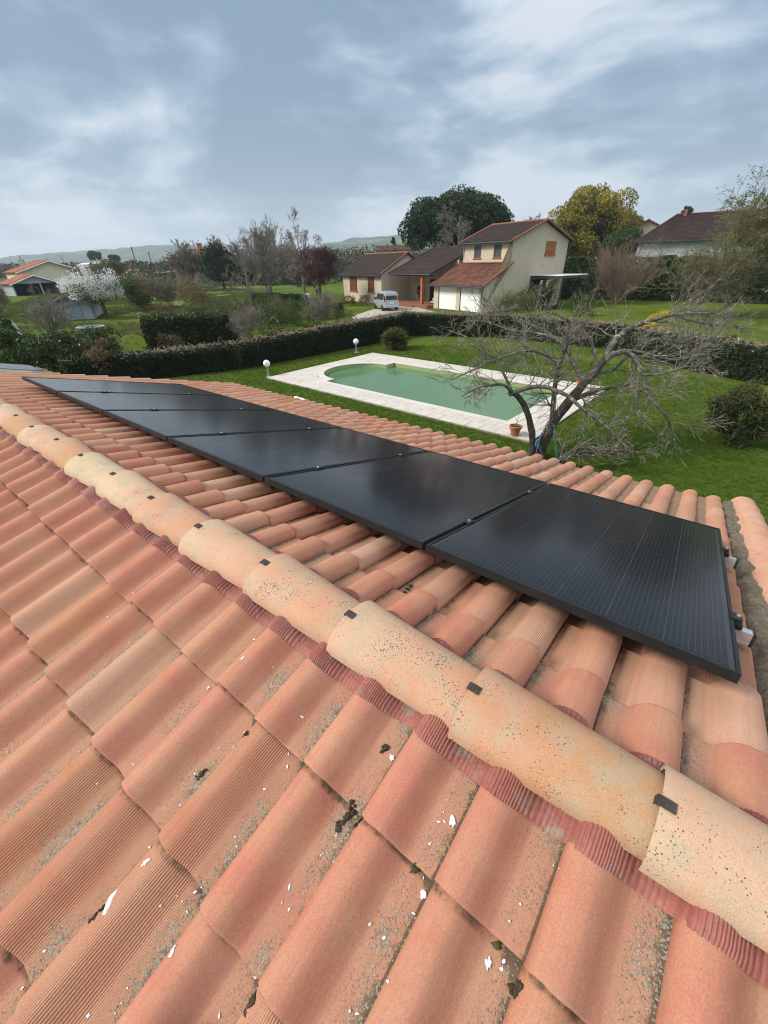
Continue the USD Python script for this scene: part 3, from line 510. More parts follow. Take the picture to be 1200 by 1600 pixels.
# a second, partly hidden array on the next wing of roof beyond
WG = RG + ROW*(UL+0.02) + PERP*0.15 + UP*(-0.40)
wing = thing('roof_wing', 'next stretch of tiled roof at far left edge carrying more panels', 'house', WG)
wt = []
class Wing(Slope):
    def __init__(s): s.side, s.dn, s.n, s.w, s.sg, s.ue, s.v1 = 'far', DNF, NF, WF, 1.0, 0.0, 0.34; s.prof = prof
    def P(s, u, v, w): return WG + np.asarray(u)[..., None]*ROW + np.asarray(v)[..., None]*s.dn + np.asarray(w)[..., None]*s.n
WS = Wing(); ci = 0
for k in range(0, 22):
    for j in range(0, 6):
        ci += 1; v, f, uv = tile_mesh(WS, k, j, 2000+ci, False, rng)
        p_ = numbered(f'{wing}/roof_tile'); LOC[p_] = WG
        usdkit.mesh(stage, p_, (v-WG, f), TILE_FAR, True, uv)
part(wing, 'roof_deck', cat([prism([WS.P(0, 0, WF-0.03), WS.P(0, 2.02, WF-0.03), WS.P(0, 2.02, WF-0.10), WS.P(0, 0, WF-0.10)], ROW*4.6)]), UNDER)
part(wing, 'wall', boxf(WG, ROW, PERP, UP, 0.1, 4.5, -2.0, 1.8, -3.4, -0.75), RENDERW)
for i in range(3):
    make_panel(0.75+i*PP, ['first', 'second', 'third'][i] + ' grey-looking panel from the right in the array at far left roof', 'panels on the far roof', org=WG+NF*0.085+DNF*0.1, pl=1.72)

# ------------------------------------------------------------------ debris on the near slope
def surfpt(S, u, v, lift=0.0):
    return S.P(np.asarray(u, float), np.asarray(v, float), S.w + S.surf(u, v) + 0.002 + lift)
def slope_uv(S, px, py):
    d = ray(px, py); o = RG + S.n*(S.w+0.02); X = EYE + d*(((o-EYE) @ S.n)/(d @ S.n)); q = X-RG
    return q @ ROW, q @ S.dn
def blob(S, px, py, size, stretch, ang, thick, rough, rng, n=13):
    u0, v0 = slope_uv(S, px, py)
    a = np.linspace(0, 2*PI, n, endpoint=False); r = size*(1+rng.uniform(-rough, rough, n))
    x = r*np.cos(a)*stretch; y = r*np.sin(a)/math.sqrt(stretch); c, s = math.cos(ang), math.sin(ang)
    ring = [(0.0, 0.0, 1.0), ] ; P = []
    for q, hh in ((1.0, 0.0), (0.82, 0.75), (0.45, 1.0)):
        uu = u0 + (x*c-y*s)*q; vv = v0 + (x*s+y*c)*q
        P.append(surfpt(S, uu, vv, 0) + S.n*(thick*hh*(0.8+0.4*rng.random(n)))[:, None])
    ctr = surfpt(S, np.array([u0]), np.array([v0]), 0) + S.n*thick
    V = np.vstack(P+[ctr]); f = []
    for j in range(2):
        for k in range(n): b = (k+1) % n; f += [[j*n+k, j*n+b, (j+1)*n+b], [j*n+k, (j+1)*n+b, (j+1)*n+k]]
    f += [[2*n+k, 2*n+(k+1) % n, 3*n] for k in range(n)]
    f = np.array(f); t = V[f[0]]
    if np.cross(t[1]-t[0], t[2]-t[0]) @ S.n < 0: f = f[:, ::-1]
    return V, f
r2 = np.random.default_rng(5)
FL = [(190, 1405, 0.016, 1.5, 'long white flake, the largest, wedged in a tile seam at lower left'), (370, 1168, 0.0085, 1.3, 'white flake on the tiles below the middle of the ridge'), (708, 1283, 0.0105, 1.2, 'white flake beside the seam under the maroon flashing at right'), (660, 1398, 0.0085, 1.2, 'white flake just below the tile corner near the bottom middle'), (763, 1505, 0.0075, 1.4, 'white flake on the ochre stained tile at bottom right'),
      (242, 1350, 0.008, 1.5, 'narrow white flake in the seam above the largest flake'), (283, 1485, 0.007, 1.8, 'white flake on the tile seam near the bottom edge at left'), (355, 955, 0.008, 1.2, 'bright white flake close under the ridge flashing left of centre'), (390, 1040, 0.006, 1.4, 'white flake on the course edge left of centre'), (612, 1183, 0.0075, 1.3, 'white flake under the flashing at centre'), (52, 1580, 0.010, 1.5, 'white flake at the bottom left corner'), (16, 1440, 0.008, 1.3, 'white flake at the left edge on a tile end'), (322, 1072, 0.006, 1.2, 'small white flake in the pan left of the course edge')]
for (px, py, sz, st, lab) in FL:
    single('white_flake', blob(NEAR, px, py, sz*0.9, st, -1.2 if st > 1.5 else r2.uniform(0, 3), 0.003, 0.45, r2), WHITE_FLAKE, lab, 'flake', smooth=30, group='white flakes on the tiles')
sm = []
for _ in range(90):
    px, py = r2.uniform(0, 900), r2.uniform(930, 1600)
    u, v = slope_uv(NEAR, px, py)
    if v < 0.2: continue
    ss = (-(u-NEAR.ue)) % PITCHT
    u = u + ss - (0.17+r2.normal(0, 0.02))
    X = NEAR.P(np.array(u), np.array(v), 0.); qx, qy, _z = PR(X)
    sm.append(blob(NEAR, qx, qy, r2.uniform(0.0012, 0.0038), r2.uniform(1, 1.8), r2.uniform(0, 3), 0.0015, 0.4, r2, 7))
single('flake_crumbs', cat(sm), WHITE_FLAKE, 'tiny white crumbs scattered along the tile seams of the near slope', 'crumbs', kind='stuff')
MS = [(312, 1210, 0.013, 1.7, 'dark moss scrap alone on a pink tile below the ridge'), (540, 1275, 0.020, 1.5, 'dark moss clump at the course edge in the middle of the near slope'), (556, 1288, 0.013, 1.2, 'small dark moss clump tucked against the tile corner at centre'), (390, 1150, 0.010, 1.3, 'dark moss bit right beside the white flake left of centre'), (165, 1432, 0.010, 2.0, 'dark moss in the seam just below the largest white flake'), (400, 1555, 0.024, 1.4, 'broad dark moss patch at the bottom edge under a tile end'), (600, 1168, 0.013, 1.3, 'dark moss curl under the flashing at centre'), (805, 1545, 0.016, 1.8, 'dark moss in the seam at the bottom right'), (640, 915, 0.016, 1.5, 'dark moss on the far slope beside the ridge')]
for (px, py, sz, st, lab) in MS:
    S = FAR if py < 1000 else NEAR
    bl_ = []
    for q_ in range(11):
        t_ = r2.normal(0, 1, 2)*sz*[0.75*st, .45]*(400 if S is NEAR else 250)
        bl_.append(blob(S, px + t_[0]*.75 + t_[1]*.5, py - t_[0]*.75 + t_[1]*.5, sz*r2.uniform(.16, .45), r2.uniform(1, 1.6), r2.uniform(0, 3), r2.uniform(.003, .007), 0.4, r2, 11))
    V, f = cat(bl_)
    single('moss_clump', (V, f), MOSS, lab, 'moss', smooth=True, group='moss clumps on the tiles')
lm = []
for _ in range(60):
    k = r2.integers(-3, 25); j = r2.integers(0, 6)
    u = NEAR.ue - PITCHT*k - 0.17 - r2.uniform(-0.02, 0.03); v = NEAR.v1 + EXPO*j + r2.uniform(0.002, 0.012)
    qx, qy, _z = PR(NEAR.P(np.array(u), np.array(v), 0.))
    if _z > 0.2 and -20 < qx < 1220 and qy < 1620: lm.append(blob(NEAR, qx, qy, r2.uniform(0.004, 0.012), 1.4, r2.uniform(-.4, .4)+1.2, 0.004, 0.5, r2, 9))
single('moss_crumbs', cat(lm), MOSSG, 'crumbs of moss lodged under the lower ends of the near tiles', 'moss', kind='stuff')
# ------------------------------------------------------------------ ground
def mat_ground():
    n = {'g': ('geometry', {}), 'n1': ('noise_texture', {'scale': 0.35, 'detail': 5, 'roughness': 0.6}), 'r': ('rgb_ramp', {'ramp': [(0, (0.052, 0.096, 0.011)), (0.40, (0.074, 0.120, 0.014)), (0.52, (0.100, 0.140, 0.021)), (0.64, (0.132, 0.148, 0.036)), (1, (0.12, 0.112, 0.045))]}),
         'n2': ('noise_texture', {'scale': 9, 'detail': 6, 'roughness': 0.75}), 'm2': ('map_range', {'from_min': 0.3, 'from_max': 0.7, 'to_min': 0.50, 'to_max': 1.40, 'clamp': True}), 'x2': ('vector_math', {'math_type': 'scale'}),
         'n3': ('noise_texture', {'scale': 70, 'detail': 3}), 'b': ('bump', {'strength': 0.9, 'distance': 0.05}), 'p': ('principled_bsdf', {'roughness': 1.0, 'specular_ior_level': 0.02}),
         # far countryside: a patchwork of fields
         'v': ('voronoi_texture', {'scale': 0.0065, 'feature': 'f1'}), 'bw': ('rgb_to_bw', {}), 'fr': ('rgb_ramp', {'interpolate': False, 'ramp': [(0, (0.055, 0.085, 0.022)), (0.3, (0.10, 0.095, 0.05)), (0.5, (0.06, 0.11, 0.025)), (0.65, (0.12, 0.095, 0.06)), (0.8, (0.05, 0.075, 0.02)), (1, (0.05, 0.075, 0.02))]}),
         'l': ('vector_math', {'math_type': 'length'}), 'lm': ('map_range', {'from_min': 110, 'from_max': 170, 'clamp': True}), 'xf': ('mix', {})}
    l = [('g.position', 'n1.vector'), ('n1.fac', 'r.fac'), ('g.position', 'n2.vector'), ('n2.fac', 'm2.value'), ('r.color', 'xf.color1'), ('g.position', 'v.vector'), ('v.color', 'bw.color'), ('bw.val', 'fr.fac'), ('fr.color', 'xf.color2'), ('g.position', 'l.vector1'), ('l.value', 'lm.value'), ('lm.result', 'xf.fac'),
         ('xf.color', 'x2.vector1'), ('m2.result', 'x2.scale'), ('x2.vector', 'p.base_color'), ('g.position', 'n3.vector'), ('n3.fac', 'b.height'), ('b.normal', 'p.normal')]
    return MAT('grass_ground', n, l)
GRASSG = mat_ground()
FIELD = mat_noise('field_grass', (0.090, 0.150, 0.022), (0.12, 0.175, 0.032), 0.12, 0.95, 0.6, 12, fine=0.25, c3=(0.06, 0.09, 0.02), spots=0.5)
GRAVEL = mat_noise('driveway', (0.34, 0.31, 0.26), (0.42, 0.39, 0.33), 0.6, 0.95, 0.5, 40, fine=0.2, c3=(0.22, 0.21, 0.16), spots=1.5)
PATHM = mat_noise('worn_path', (0.20, 0.19, 0.12), (0.26, 0.24, 0.17), 1.2, .95, c3=(0.10, 0.13, 0.04), spots=2.5)
PAVER = mat_noise('paver', (0.56, 0.515, 0.47), (0.49, 0.45, 0.405), 1.3, 0.8, 0.3, 50, fine=0.10, c3=(0.42, 0.38, 0.335), spots=4)
COPING = mat_noise('coping', (0.57, 0.535, 0.49), (0.52, 0.48, 0.44), 1.0, 0.75, 0.2, 50, fine=0.08)
LINER = mat_noise('pool_liner', (0.26, 0.33, 0.14), (0.30, 0.36, 0.17), 1.2, 0.5, fine=0.1)
JOINT = mat_noise('deck_bed', (0.34, 0.31, 0.26), (0.26, 0.24, 0.20), 3, 0.95)
def mat_water():
    n = {'g': ('geometry', {}), 'n': ('noise_texture', {'scale': 0.35, 'detail': 3}), 'r': ('rgb_ramp', {'ramp': [(0, (0.10, 0.20, 0.095)), (1, (0.13, 0.235, 0.12))]}),
         'w': ('noise_texture', {'scale': 2.2, 'detail': 3, 'distortion': 0.6}), 'b': ('bump', {'strength': 0.10, 'distance': 0.05}), 'p': ('principled_bsdf', {'roughness': 0.06, 'specular_ior_level': 0.5, 'ior': 1.33}), 't': ('transparent_bsdf', {'color': (0.62, 0.86, 0.55)}), 'm': ('mix_closure', {'fac': 0.25})}
    l = [('g.position', 'n.vector'), ('n.fac', 'r.fac'), ('r.color', 'p.base_color'), ('g.position', 'w.vector'), ('w.fac', 'b.height'), ('b.normal', 'p.normal'), ('p.BSDF', 'm.closure1'), ('t.BSDF', 'm.closure2')]
    return MAT('pool_water', n, l, surface='m.closure')
WATER = mat_water()
DK0 = np.array([-5.25, 19.38, 0.0]); E1 = np.array([0.745, -0.667, 0]); E1 /= np.linalg.norm(E1); E2 = np.array([-E1[1], E1[0], 0])
def DK(x, y, z=0.0): return DK0 + E1*x + E2*y + UP*z
DL, DW = 12.7, 7.25
th = np.linspace(PI/2, 3*PI/2, 25)
pool2 = unary_union([Polygon([(2.75, 1.15), (11.4, 1.15), (11.4, 5.85), (2.75, 5.85)]), Polygon([(2.75+1.80*math.cos(a), 3.45+1.80*math.sin(a)) for a in th]+[(2.9, 1.65), (2.9, 5.25)])]).buffer(0)
def topoly3(p2, z): return [DK(x, y, z) for x, y in p2]
def sheet(poly, fr, z):
    v, f = trimesh.creation.triangulate_polygon(poly, engine='earcut'); V = np.array([fr(x, y, z) for x, y in v]); f = np.asarray(f)
    t = V[f[0]]
    if np.cross(t[1]-t[0], t[2]-t[0])[2] < 0: f = f[:, ::-1]
    return V, f
def extr(poly, fr, z0, z1):
    ms = trimesh.creation.extrude_polygon(poly, z1-z0, engine='earcut'); V = np.array([fr(x, y, z0+z) for x, y, z in ms.vertices]); return V, np.array(ms.faces)
big = Polygon([(6500*math.cos(a), 6500*math.sin(a)) for a in np.linspace(0, 2*PI, 65)[:-1]], [[tuple(DK(x, y)[:2]) for x, y in list(pool2.exterior.coords)[:-1]]])
single('ground', sheet(big, lambda x, y, z: np.array([x, y, z]), 0.0), GRASSG, 'green lawn and countryside', 'ground', kind='structure')
pd = thing('pool_deck', 'pale stone paving around the green swimming pool', 'paving', DK0, kind='structure')
part(pd, 'deck_bed', extr(Polygon([(0.02, 0.02), (DL-0.02, 0.02), (DL-0.02, DW-0.02), (0.02, DW-0.02)]).difference(pool2.buffer(0.004)), DK, 0.004, 0.045), JOINT)
cop = pool2.buffer(0.30, join_style=2).difference(pool2.buffer(-0.015, join_style=2))
edge_len = 0.5
# coping stones: cut the ring into blocks
ctr = Point(7.0, 3.5)
blocks = []
for i in range(30):
    for (a, b, c, d) in ((2.3+0.5*i, 0.0, 2.8+0.5*i, 2.0), (2.3+0.5*i, 5.0, 2.8+0.5*i, 7.0)):
        if c <= 11.95: blocks.append(Polygon([(a, b), (c, b), (c, d), (a, d)]))
for i in range(12):
    blocks.append(Polygon([(11.3, 0.5+0.5*i), (12.2, 0.5+0.5*i), (12.2, 1.0+0.5*i), (11.3, 1.0+0.5*i)]).difference(Polygon([(0, 0), (11.4, 0), (11.4, 9), (0, 9)])) if 1.15 <= 0.5+0.5*i <= 5.3 else Polygon())
for i in range(13):
    a0, a1 = PI/2+PI*i/13, PI/2+PI*(i+1)/13
    blocks.append(Polygon([(2.3, 3.45), (2.3+3*math.cos(a0), 3.45+3*math.sin(a0)), (2.3+3*math.cos(a1), 3.45+3*math.sin(a1))]))
taken = Polygon()
pr_ = np.random.default_rng(3)
for bpoly in blocks:
    g_ = bpoly.intersection(cop).difference(taken)
    for q in getattr(g_, 'geoms', [g_]):
        if q.is_empty or q.geom_type != 'Polygon' or q.area < 0.01: continue
        taken = taken.union(q); s_ = q.buffer(-0.004, join_style=2)
        if s_.is_empty or s_.geom_type != 'Polygon': continue
        part(pd, 'coping_stone', extr(s_, DK, 0.046, 0.078+pr_.uniform(-.002, .002)), COPING)
inner = pool2.buffer(0.30, join_style=2)
for i in range(26):
    for j in range(15):
        off = 0.25 if j % 2 else 0.0
        q = Polygon([(i*0.5-off, j*0.5), ((i+1)*0.5-off, j*0.5), ((i+1)*0.5-off, (j+1)*0.5), (i*0.5-off, (j+1)*0.5)]).intersection(Polygon([(0, 0), (DL, 0), (DL, DW), (0, DW)])).difference(inner)
        q = q.buffer(-0.009, join_style=2)
        for s_ in getattr(q, 'geoms', [q]):
            if s_.is_empty or s_.area < 0.008: continue
            part(pd, 'paver', extr(s_, DK, 0.046, 0.068+pr_.uniform(-.003, .003)), PAVER)
pe_ = list(pool2.exterior.coords)[:-1]; nn_ = len(pe_)
shell = (np.array([DK(x, y, z) for z in (0.05, -1.5) for x, y in pe_]), np.array([[k, (k+1) % nn_, nn_+(k+1) % nn_, nn_+k] for k in range(nn_)]))
part(pd, 'pool_wall', shell, LINER); part(pd, 'pool_floor', sheet(pool2, DK, -1.5), LINER)
for i, (rr, zz) in enumerate(((1.80, -0.30), (1.40, -0.52), (1.0, -0.75))):
    ring = Polygon([(2.75+rr*math.cos(a), 3.45+rr*math.sin(a)) for a in np.linspace(PI/2, 3*PI/2, 25)]+[(2.76, 3.45-rr), (2.76, 3.45+rr)]).difference(Polygon([(2.75+(rr-0.4)*math.cos(a), 3.45+(rr-0.4)*math.sin(a)) for a in np.linspace(PI/2, 3*PI/2, 25)]+[(2.9, 3.45-(rr-0.4)), (2.9, 3.45+(rr-0.4))]))
    for q in getattr(ring, 'geoms', [ring]):
        if q.area > 0.01: part(pd, 'pool_step', extr(q.buffer(-0.004), DK, -1.5, zz), LINER)
single('pool_water', sheet(pool2.buffer(-0.001), DK, -0.115), WATER, 'murky green water filling the swimming pool', 'water', kind='structure')

def gsheet(pts, z, name, mat, label, n=0):
    p = Polygon([tuple(q[:2]) for q in pts]).buffer(0)
    single(name, sheet(p, lambda x, y, zz: np.array([x, y, zz]), z), mat, label, name, kind='structure')
gsheet([G(150, 470), G(205, 440), G(300, 428), G(420, 427), G(470, 445), G(330, 465), G(260, 482)], 0.004, 'field', FIELD, 'bright grass field')
drive = [G(548, 495), G(590, 481), G(640, 477), G(690, 490), G(640, 500), G(560, 503)]
gsheet(drive, 0.008, 'driveway', GRAVEL, 'pale gravel drive')
gsheet([G(200, 489), G(235, 483), G(258, 481), G(238, 486), G(215, 490)], 0.012, 'path', PATHM, 'pale worn path')

# grass blades on the near lawn
def tuft(seed):
    r = np.random.default_rng(seed); n = 9
    a = r.uniform(0, 2*PI, n); b = r.uniform(0, .07, n); base = np.stack([b*np.cos(a), b*np.sin(a), 0*a], 1)
    lean = np.stack([np.cos(a+r.normal(0, .6, n))*.03, np.sin(a+r.normal(0, .6, n))*.03, r.uniform(.035, .085, n)], 1)
    w = np.stack([-np.sin(a), np.cos(a), 0*a], 1)*.006
    V = np.stack([base-w, base+w, base+lean], 1).reshape(-1, 3); return V, np.arange(3*n).reshape(-1, 3)
GRASSB = mat_leaf('grass_blade', (0.066, 0.125, 0.013), (0.098, 0.160, 0.022), (0.17, 0.205, 0.045), 0.3, 0.9)
pi = UsdGeom.PointInstancer.Define(stage, '/World/lawn_grass'); settag(pi.GetPrim(), 'short green grass blades of the garden lawn around the pool', 'grass', None, 'stuff')
UsdGeom.Scope.Define(stage, '/World/lawn_grass/prototypes')
for i in range(4):
    usdkit.mesh(stage, f'/World/lawn_grass/prototypes/grass_tuft_{i:03d}', tuft(50+i), GRASSB)
pi.CreatePrototypesRel().SetTargets([f'/World/lawn_grass/prototypes/grass_tuft_{i:03d}' for i in range(4)])
r3 = np.random.default_rng(8)
lawn = Polygon([tuple(q[:2]) for q in (G(250, 596), G(420, 571), G(600, 540), G(720, 540), G(1000, 575), G(1200, 612))] + [(15, 8), (9, 5.2), (-2, 12.8), (-12, 16)]).buffer(0)
deckP = Polygon([tuple(DK(x, y)[:2]) for x, y in ((-.05, -.05), (DL+.05, -.05), (DL+.05, DW+.05), (-.05, DW+.05))])
lawn = lawn.difference(deckP)
import shapely
mn = lawn.bounds; c_ = np.stack([r3.uniform(mn[0], mn[2], 90000), r3.uniform(mn[1], mn[3], 90000)], 1)
c_ = c_[shapely.contains_xy(lawn, c_[:, 0], c_[:, 1])]
keep = r3.random(len(c_)) < np.clip(14/np.linalg.norm(c_, axis=1), 0.25, 1); c_ = c_[keep][:45000]
n_ = len(c_); pi.CreatePositionsAttr(Vt.Vec3fArray.FromNumpy(np.c_[c_, np.zeros(n_)].astype(np.float32)))
pi.CreateProtoIndicesAttr(Vt.IntArray.FromNumpy(r3.integers(0, 4, n_).astype(np.int32)))
yw = r3.uniform(0, 2*PI, n_); qh = np.zeros((n_, 4), np.float16); qh[:, 2] = np.sin(yw/2); qh[:, 3] = np.cos(yw/2)
pi.CreateOrientationsAttr(Vt.QuathArray([Gf.Quath(float(q[3]), 0, 0, float(q[2])) for q in qh]))
pi.CreateScalesAttr(Vt.Vec3fArray.FromNumpy(np.repeat(r3.uniform(0.7, 1.35, (n_, 1)), 3, 1).astype(np.float32)))

# taller rough grass in the untended garden and along the hedge foot
def rough(seed):
    r = np.random.default_rng(seed); n = 16
    a = r.uniform(0, 2*PI, n); b = r.uniform(0, .16, n); base = np.stack([b*np.cos(a), b*np.sin(a), 0*a], 1)
    lean = np.stack([np.cos(a+r.normal(0, .6, n))*.11, np.sin(a+r.normal(0, .6, n))*.11, r.uniform(.10, .30, n)], 1)
    w = np.stack([-np.sin(a), np.cos(a), 0*a], 1)*.014
    return np.stack([base-w, base+w, base+lean], 1).reshape(-1, 3), np.arange(3*n).reshape(-1, 3)
ROUGHM = [mat_leaf('rough_blade_green', (0.065, 0.10, 0.018), (0.10, 0.135, 0.026), (0.15, 0.17, 0.045), 0.35, 0.9), mat_leaf('rough_blade_dry', (0.10, 0.09, 0.035), (0.15, 0.13, 0.055), (0.20, 0.17, 0.085), 0.3, 0.9)]
pg_ = UsdGeom.PointInstancer.Define(stage, '/World/rough_grass'); settag(pg_.GetPrim(), 'uneven rough grass and weeds of the untended garden at left', 'grass', None, 'stuff')
UsdGeom.Scope.Define(stage, '/World/rough_grass/prototypes')
for i in range(4): usdkit.mesh(stage, f'/World/rough_grass/prototypes/rough_tuft_{i:03d}', rough(80+i), ROUGHM[i == 3])
pg_.CreatePrototypesRel().SetTargets([f'/World/rough_grass/prototypes/rough_tuft_{i:03d}' for i in range(4)])
rz = np.random.default_rng(12); rough_p = Polygon([tuple(q[:2]) for q in (G(-60, 570), G(150, 572), G(383, 545), G(520, 512), G(560, 492), G(520, 474), G(420, 458), G(330, 448), G(200, 448), G(60, 462), G(-60, 500))]).buffer(0)
mn = rough_p.bounds; c_ = np.stack([rz.uniform(mn[0], mn[2], 60000), rz.uniform(mn[1], mn[3], 60000)], 1); c_ = c_[shapely.contains_xy(rough_p, c_[:, 0], c_[:, 1])]
dn_ = meshkit.fbm(np.c_[c_*0.22, np.zeros(len(c_))], 4, 5); c_ = c_[rz.random(len(c_)) < np.clip((dn_-0.36)*4.0, 0.04, 1)][:22000]; n_ = len(c_)
pg_.CreatePositionsAttr(Vt.Vec3fArray.FromNumpy(np.c_[c_, np.zeros(n_)].astype(np.float32))); dn2 = meshkit.fbm(np.c_[c_*0.16, np.ones(n_)], 3, 9)
pg_.CreateProtoIndicesAttr(Vt.IntArray.FromNumpy(np.where(rz.random(n_) < np.clip((dn2-0.40)*3, .05, .8), 3, rz.integers(0, 3, n_)).astype(np.int32)))
pg_.CreateScalesAttr(Vt.Vec3fArray.FromNumpy(np.repeat(rz.uniform(0.6, 1.5, (n_, 1)), 3, 1).astype(np.float32)))
# ------------------------------------------------------------------ vegetation kit
def grow(rng, P, R, k, lr, ang, trop, wig, m=4, t0=0.25, rr=0.55, taper=0.35, flat=0.0, t1=1.0, maxlen=1e9):
    N, M, _ = P.shape
    idx = np.repeat(np.arange(N), k); t = rng.uniform(t0, t1, len(idx))*(M-1); i = np.clip(t.astype(int), 0, M-2); fr = (t-i)[:, None]
    p0 = P[idx, i]*(1-fr) + P[idx, i+1]*fr; tan = P[idx, i+1]-P[idx, i]; tan /= np.linalg.norm(tan, axis=1, keepdims=True)+1e-9
    L = np.linalg.norm(np.diff(P, axis=1), axis=2).sum(1)[idx]*lr*rng.uniform(.6, 1.3, len(idx))*(1.15-0.5*t/(M-1)); L = np.minimum(L, maxlen*rng.uniform(.6, 1, len(idx)))
    r0 = (R[idx, i]*(1-fr[:, 0]) + R[idx, i+1]*fr[:, 0])*rr
    rv = rng.normal(size=(len(idx), 3)); rv -= (rv*tan).sum(1, keepdims=True)*tan; rv /= np.linalg.norm(rv, axis=1, keepdims=True)+1e-9
    a = (ang*rng.uniform(.6, 1.3, len(idx)))[:, None]; d = tan*np.cos(a) + rv*np.sin(a)
    out = np.zeros((len(idx), m, 3)); out[:, 0] = p0
    for j in range(1, m):
        d = d + wig*rng.normal(size=d.shape); d[:, 2] += trop/(m-1); d[:, 2] *= (1-flat); d /= np.linalg.norm(d, axis=1, keepdims=True)+1e-9
        out[:, j] = out[:, j-1] + d*(L/(m-1))[:, None]
    return out, r0[:, None]*np.linspace(1, taper, m)[None]
def leafcloud(rng, C, size, asp=0.5, up=0.0, fold=0.0):
    N = len(C); n = rng.normal(size=(N, 3)); n[:, 2] += up; n /= np.linalg.norm(n, axis=1, keepdims=True)+1e-9
    a = np.cross(n, rng.normal(size=(N, 3))); a /= np.linalg.norm(a, axis=1, keepdims=True)+1e-9; b = np.cross(n, a)
    s = (size*rng.uniform(.6, 1.4, N))[:, None]
    V = np.stack([C-a*s*.5, C+b*s*asp*.5+n*s*fold, C+a*s*.5, C-b*s*asp*.5+n*s*fold], 1).reshape(-1, 3); i = np.arange(N)[:, None]*4
    return V, np.vstack([np.hstack([i, i+1, i+2]), np.hstack([i, i+2, i+3])])
def on_sphere(rng, n):
    d = rng.normal(size=(n, 3)); return d/np.linalg.norm(d, axis=1, keepdims=True)
def lumpy(rng, c, rad, nb, n, lump=0.4, shell=0.35, low=-0.6, noisy=0.5):
    """points in leaf clumps spread over a crown of half-axes rad"""
    c, rad = np.asarray(c, float), np.asarray(rad, float)
    d = on_sphere(rng, nb*3); d = d[d[:, 2] > low][:nb]
    bc = c + d*rad*rng.uniform(0.45, 0.85, (len(d), 1)); br = lump*rad.mean()*rng.uniform(.6, 1.25, len(d))
    w = br**2/np.sum(br**2); idx = rng.choice(len(d), n, p=w); q = on_sphere(rng, n)
    p = bc[idx] + q*(br[idx]*(1-shell*rng.random(n)**1.5))[:, None]*np.array([1, 1, 0.85])
    return p
BARK = mat_noise('bark_grey', (0.16, 0.14, 0.115), (0.10, 0.085, 0.07), 4, 0.95, 0.7, 60, c3=(0.26, 0.25, 0.21), spots=9, fine=0.2)
BARKDARK = mat_noise('bark_dark', (0.045, 0.037, 0.030), (0.075, 0.063, 0.05), 6, 0.95, 0.9, 45, c3=(0.15, 0.15, 0.12), spots=10, fine=0.2)
LICHENBARK = mat_noise('bark_lichen', (0.085, 0.075, 0.06), (0.16, 0.148, 0.12), 7, 0.95, 0.5, 60, c3=(0.50, 0.50, 0.43), spots=8, fine=0.2)
TWIG = mat_noise('twig', (0.17, 0.145, 0.12), (0.24, 0.21, 0.17), 3, 0.95)
TWIGDARK = mat_noise('twig_dark', (0.10, 0.085, 0.075), (0.15, 0.125, 0.105), 2, 0.95)
TWIGOLIVE = mat_noise('twig_olive', (0.13, 0.12, 0.065), (0.19, 0.17, 0.10), 2, 0.95)
TWIGRED = mat_noise('twig_red', (0.20, 0.13, 0.10), (0.25, 0.18, 0.13), 2, 0.95)
BRUSH = mat_noise('cut_brush', (0.21, 0.155, 0.115), (0.30, 0.235, 0.18), 6, 0.95, fine=0.3)
CUTEND = mat_noise('cut_wood', (0.62, 0.52, 0.38), (0.55, 0.45, 0.32), 6, 0.9)
L_THUJA = mat_leaf('leaf_thuja', (0.012, 0.024, 0.006), (0.026, 0.046, 0.011), (0.060, 0.080, 0.022), 0.15, nscale=1.6)
L_LAUREL = mat_leaf('leaf_laurel', (0.030, 0.050, 0.012), (0.050, 0.075, 0.020), (0.085, 0.085, 0.032), 0.2, 0.4)
L_DARK = mat_leaf('leaf_dark', (0.016, 0.034, 0.010), (0.028, 0.054, 0.014), (0.045, 0.075, 0.02), 0.2)
L_PINE = mat_leaf('leaf_pine', (0.022, 0.045, 0.020), (0.036, 0.064, 0.026), (0.055, 0.085, 0.032), 0.15)
L_MID = mat_leaf('leaf_mid', (0.045, 0.070, 0.018), (0.070, 0.095, 0.026), (0.10, 0.115, 0.035), 0.3)
L_OLIVE = mat_leaf('leaf_olive', (0.10, 0.10, 0.035), (0.14, 0.135, 0.05), (0.18, 0.16, 0.06), 0.35)
L_BUD = mat_leaf('leaf_bud', (0.12, 0.135, 0.035), (0.165, 0.17, 0.05), (0.22, 0.21, 0.07), 0.4)
L_MIMOSA = mat_leaf('leaf_mimosa', (0.12, 0.12, 0.018), (0.32, 0.25, 0.026), (0.48, 0.34, 0.04), 0.25, nscale=0.5)
L_GREEN = mat_leaf('leaf_green', (0.035, 0.070, 0.012), (0.055, 0.095, 0.016), (0.08, 0.12, 0.025), 0.25)
L_PLUM = mat_leaf('leaf_plum', (0.045, 0.012, 0.016), (0.075, 0.020, 0.024), (0.12, 0.035, 0.035), 0.25)
L_WHITE = mat_leaf('blossom_white', (0.62, 0.62, 0.60), (0.76, 0.76, 0.75), (0.82, 0.82, 0.82), 0.3)
L_YELLOW = mat_leaf('blossom_yellow', (0.45, 0.33, 0.01), (0.58, 0.44, 0.015), (0.66, 0.52, 0.03), 0.3)
L_OLEAN = mat_leaf('leaf_oleander', (0.055, 0.075, 0.022), (0.11, 0.11, 0.042), (0.22, 0.16, 0.075), 0.25)
L_PALM = mat_leaf('leaf_palm', (0.060, 0.070, 0.020), (0.11, 0.11, 0.035), (0.17, 0.155, 0.055), 0.2)
L_DRY = mat_leaf('leaf_dry', (0.12, 0.085, 0.04), (0.17, 0.13, 0.06), (0.10, 0.11, 0.04), 0.25)
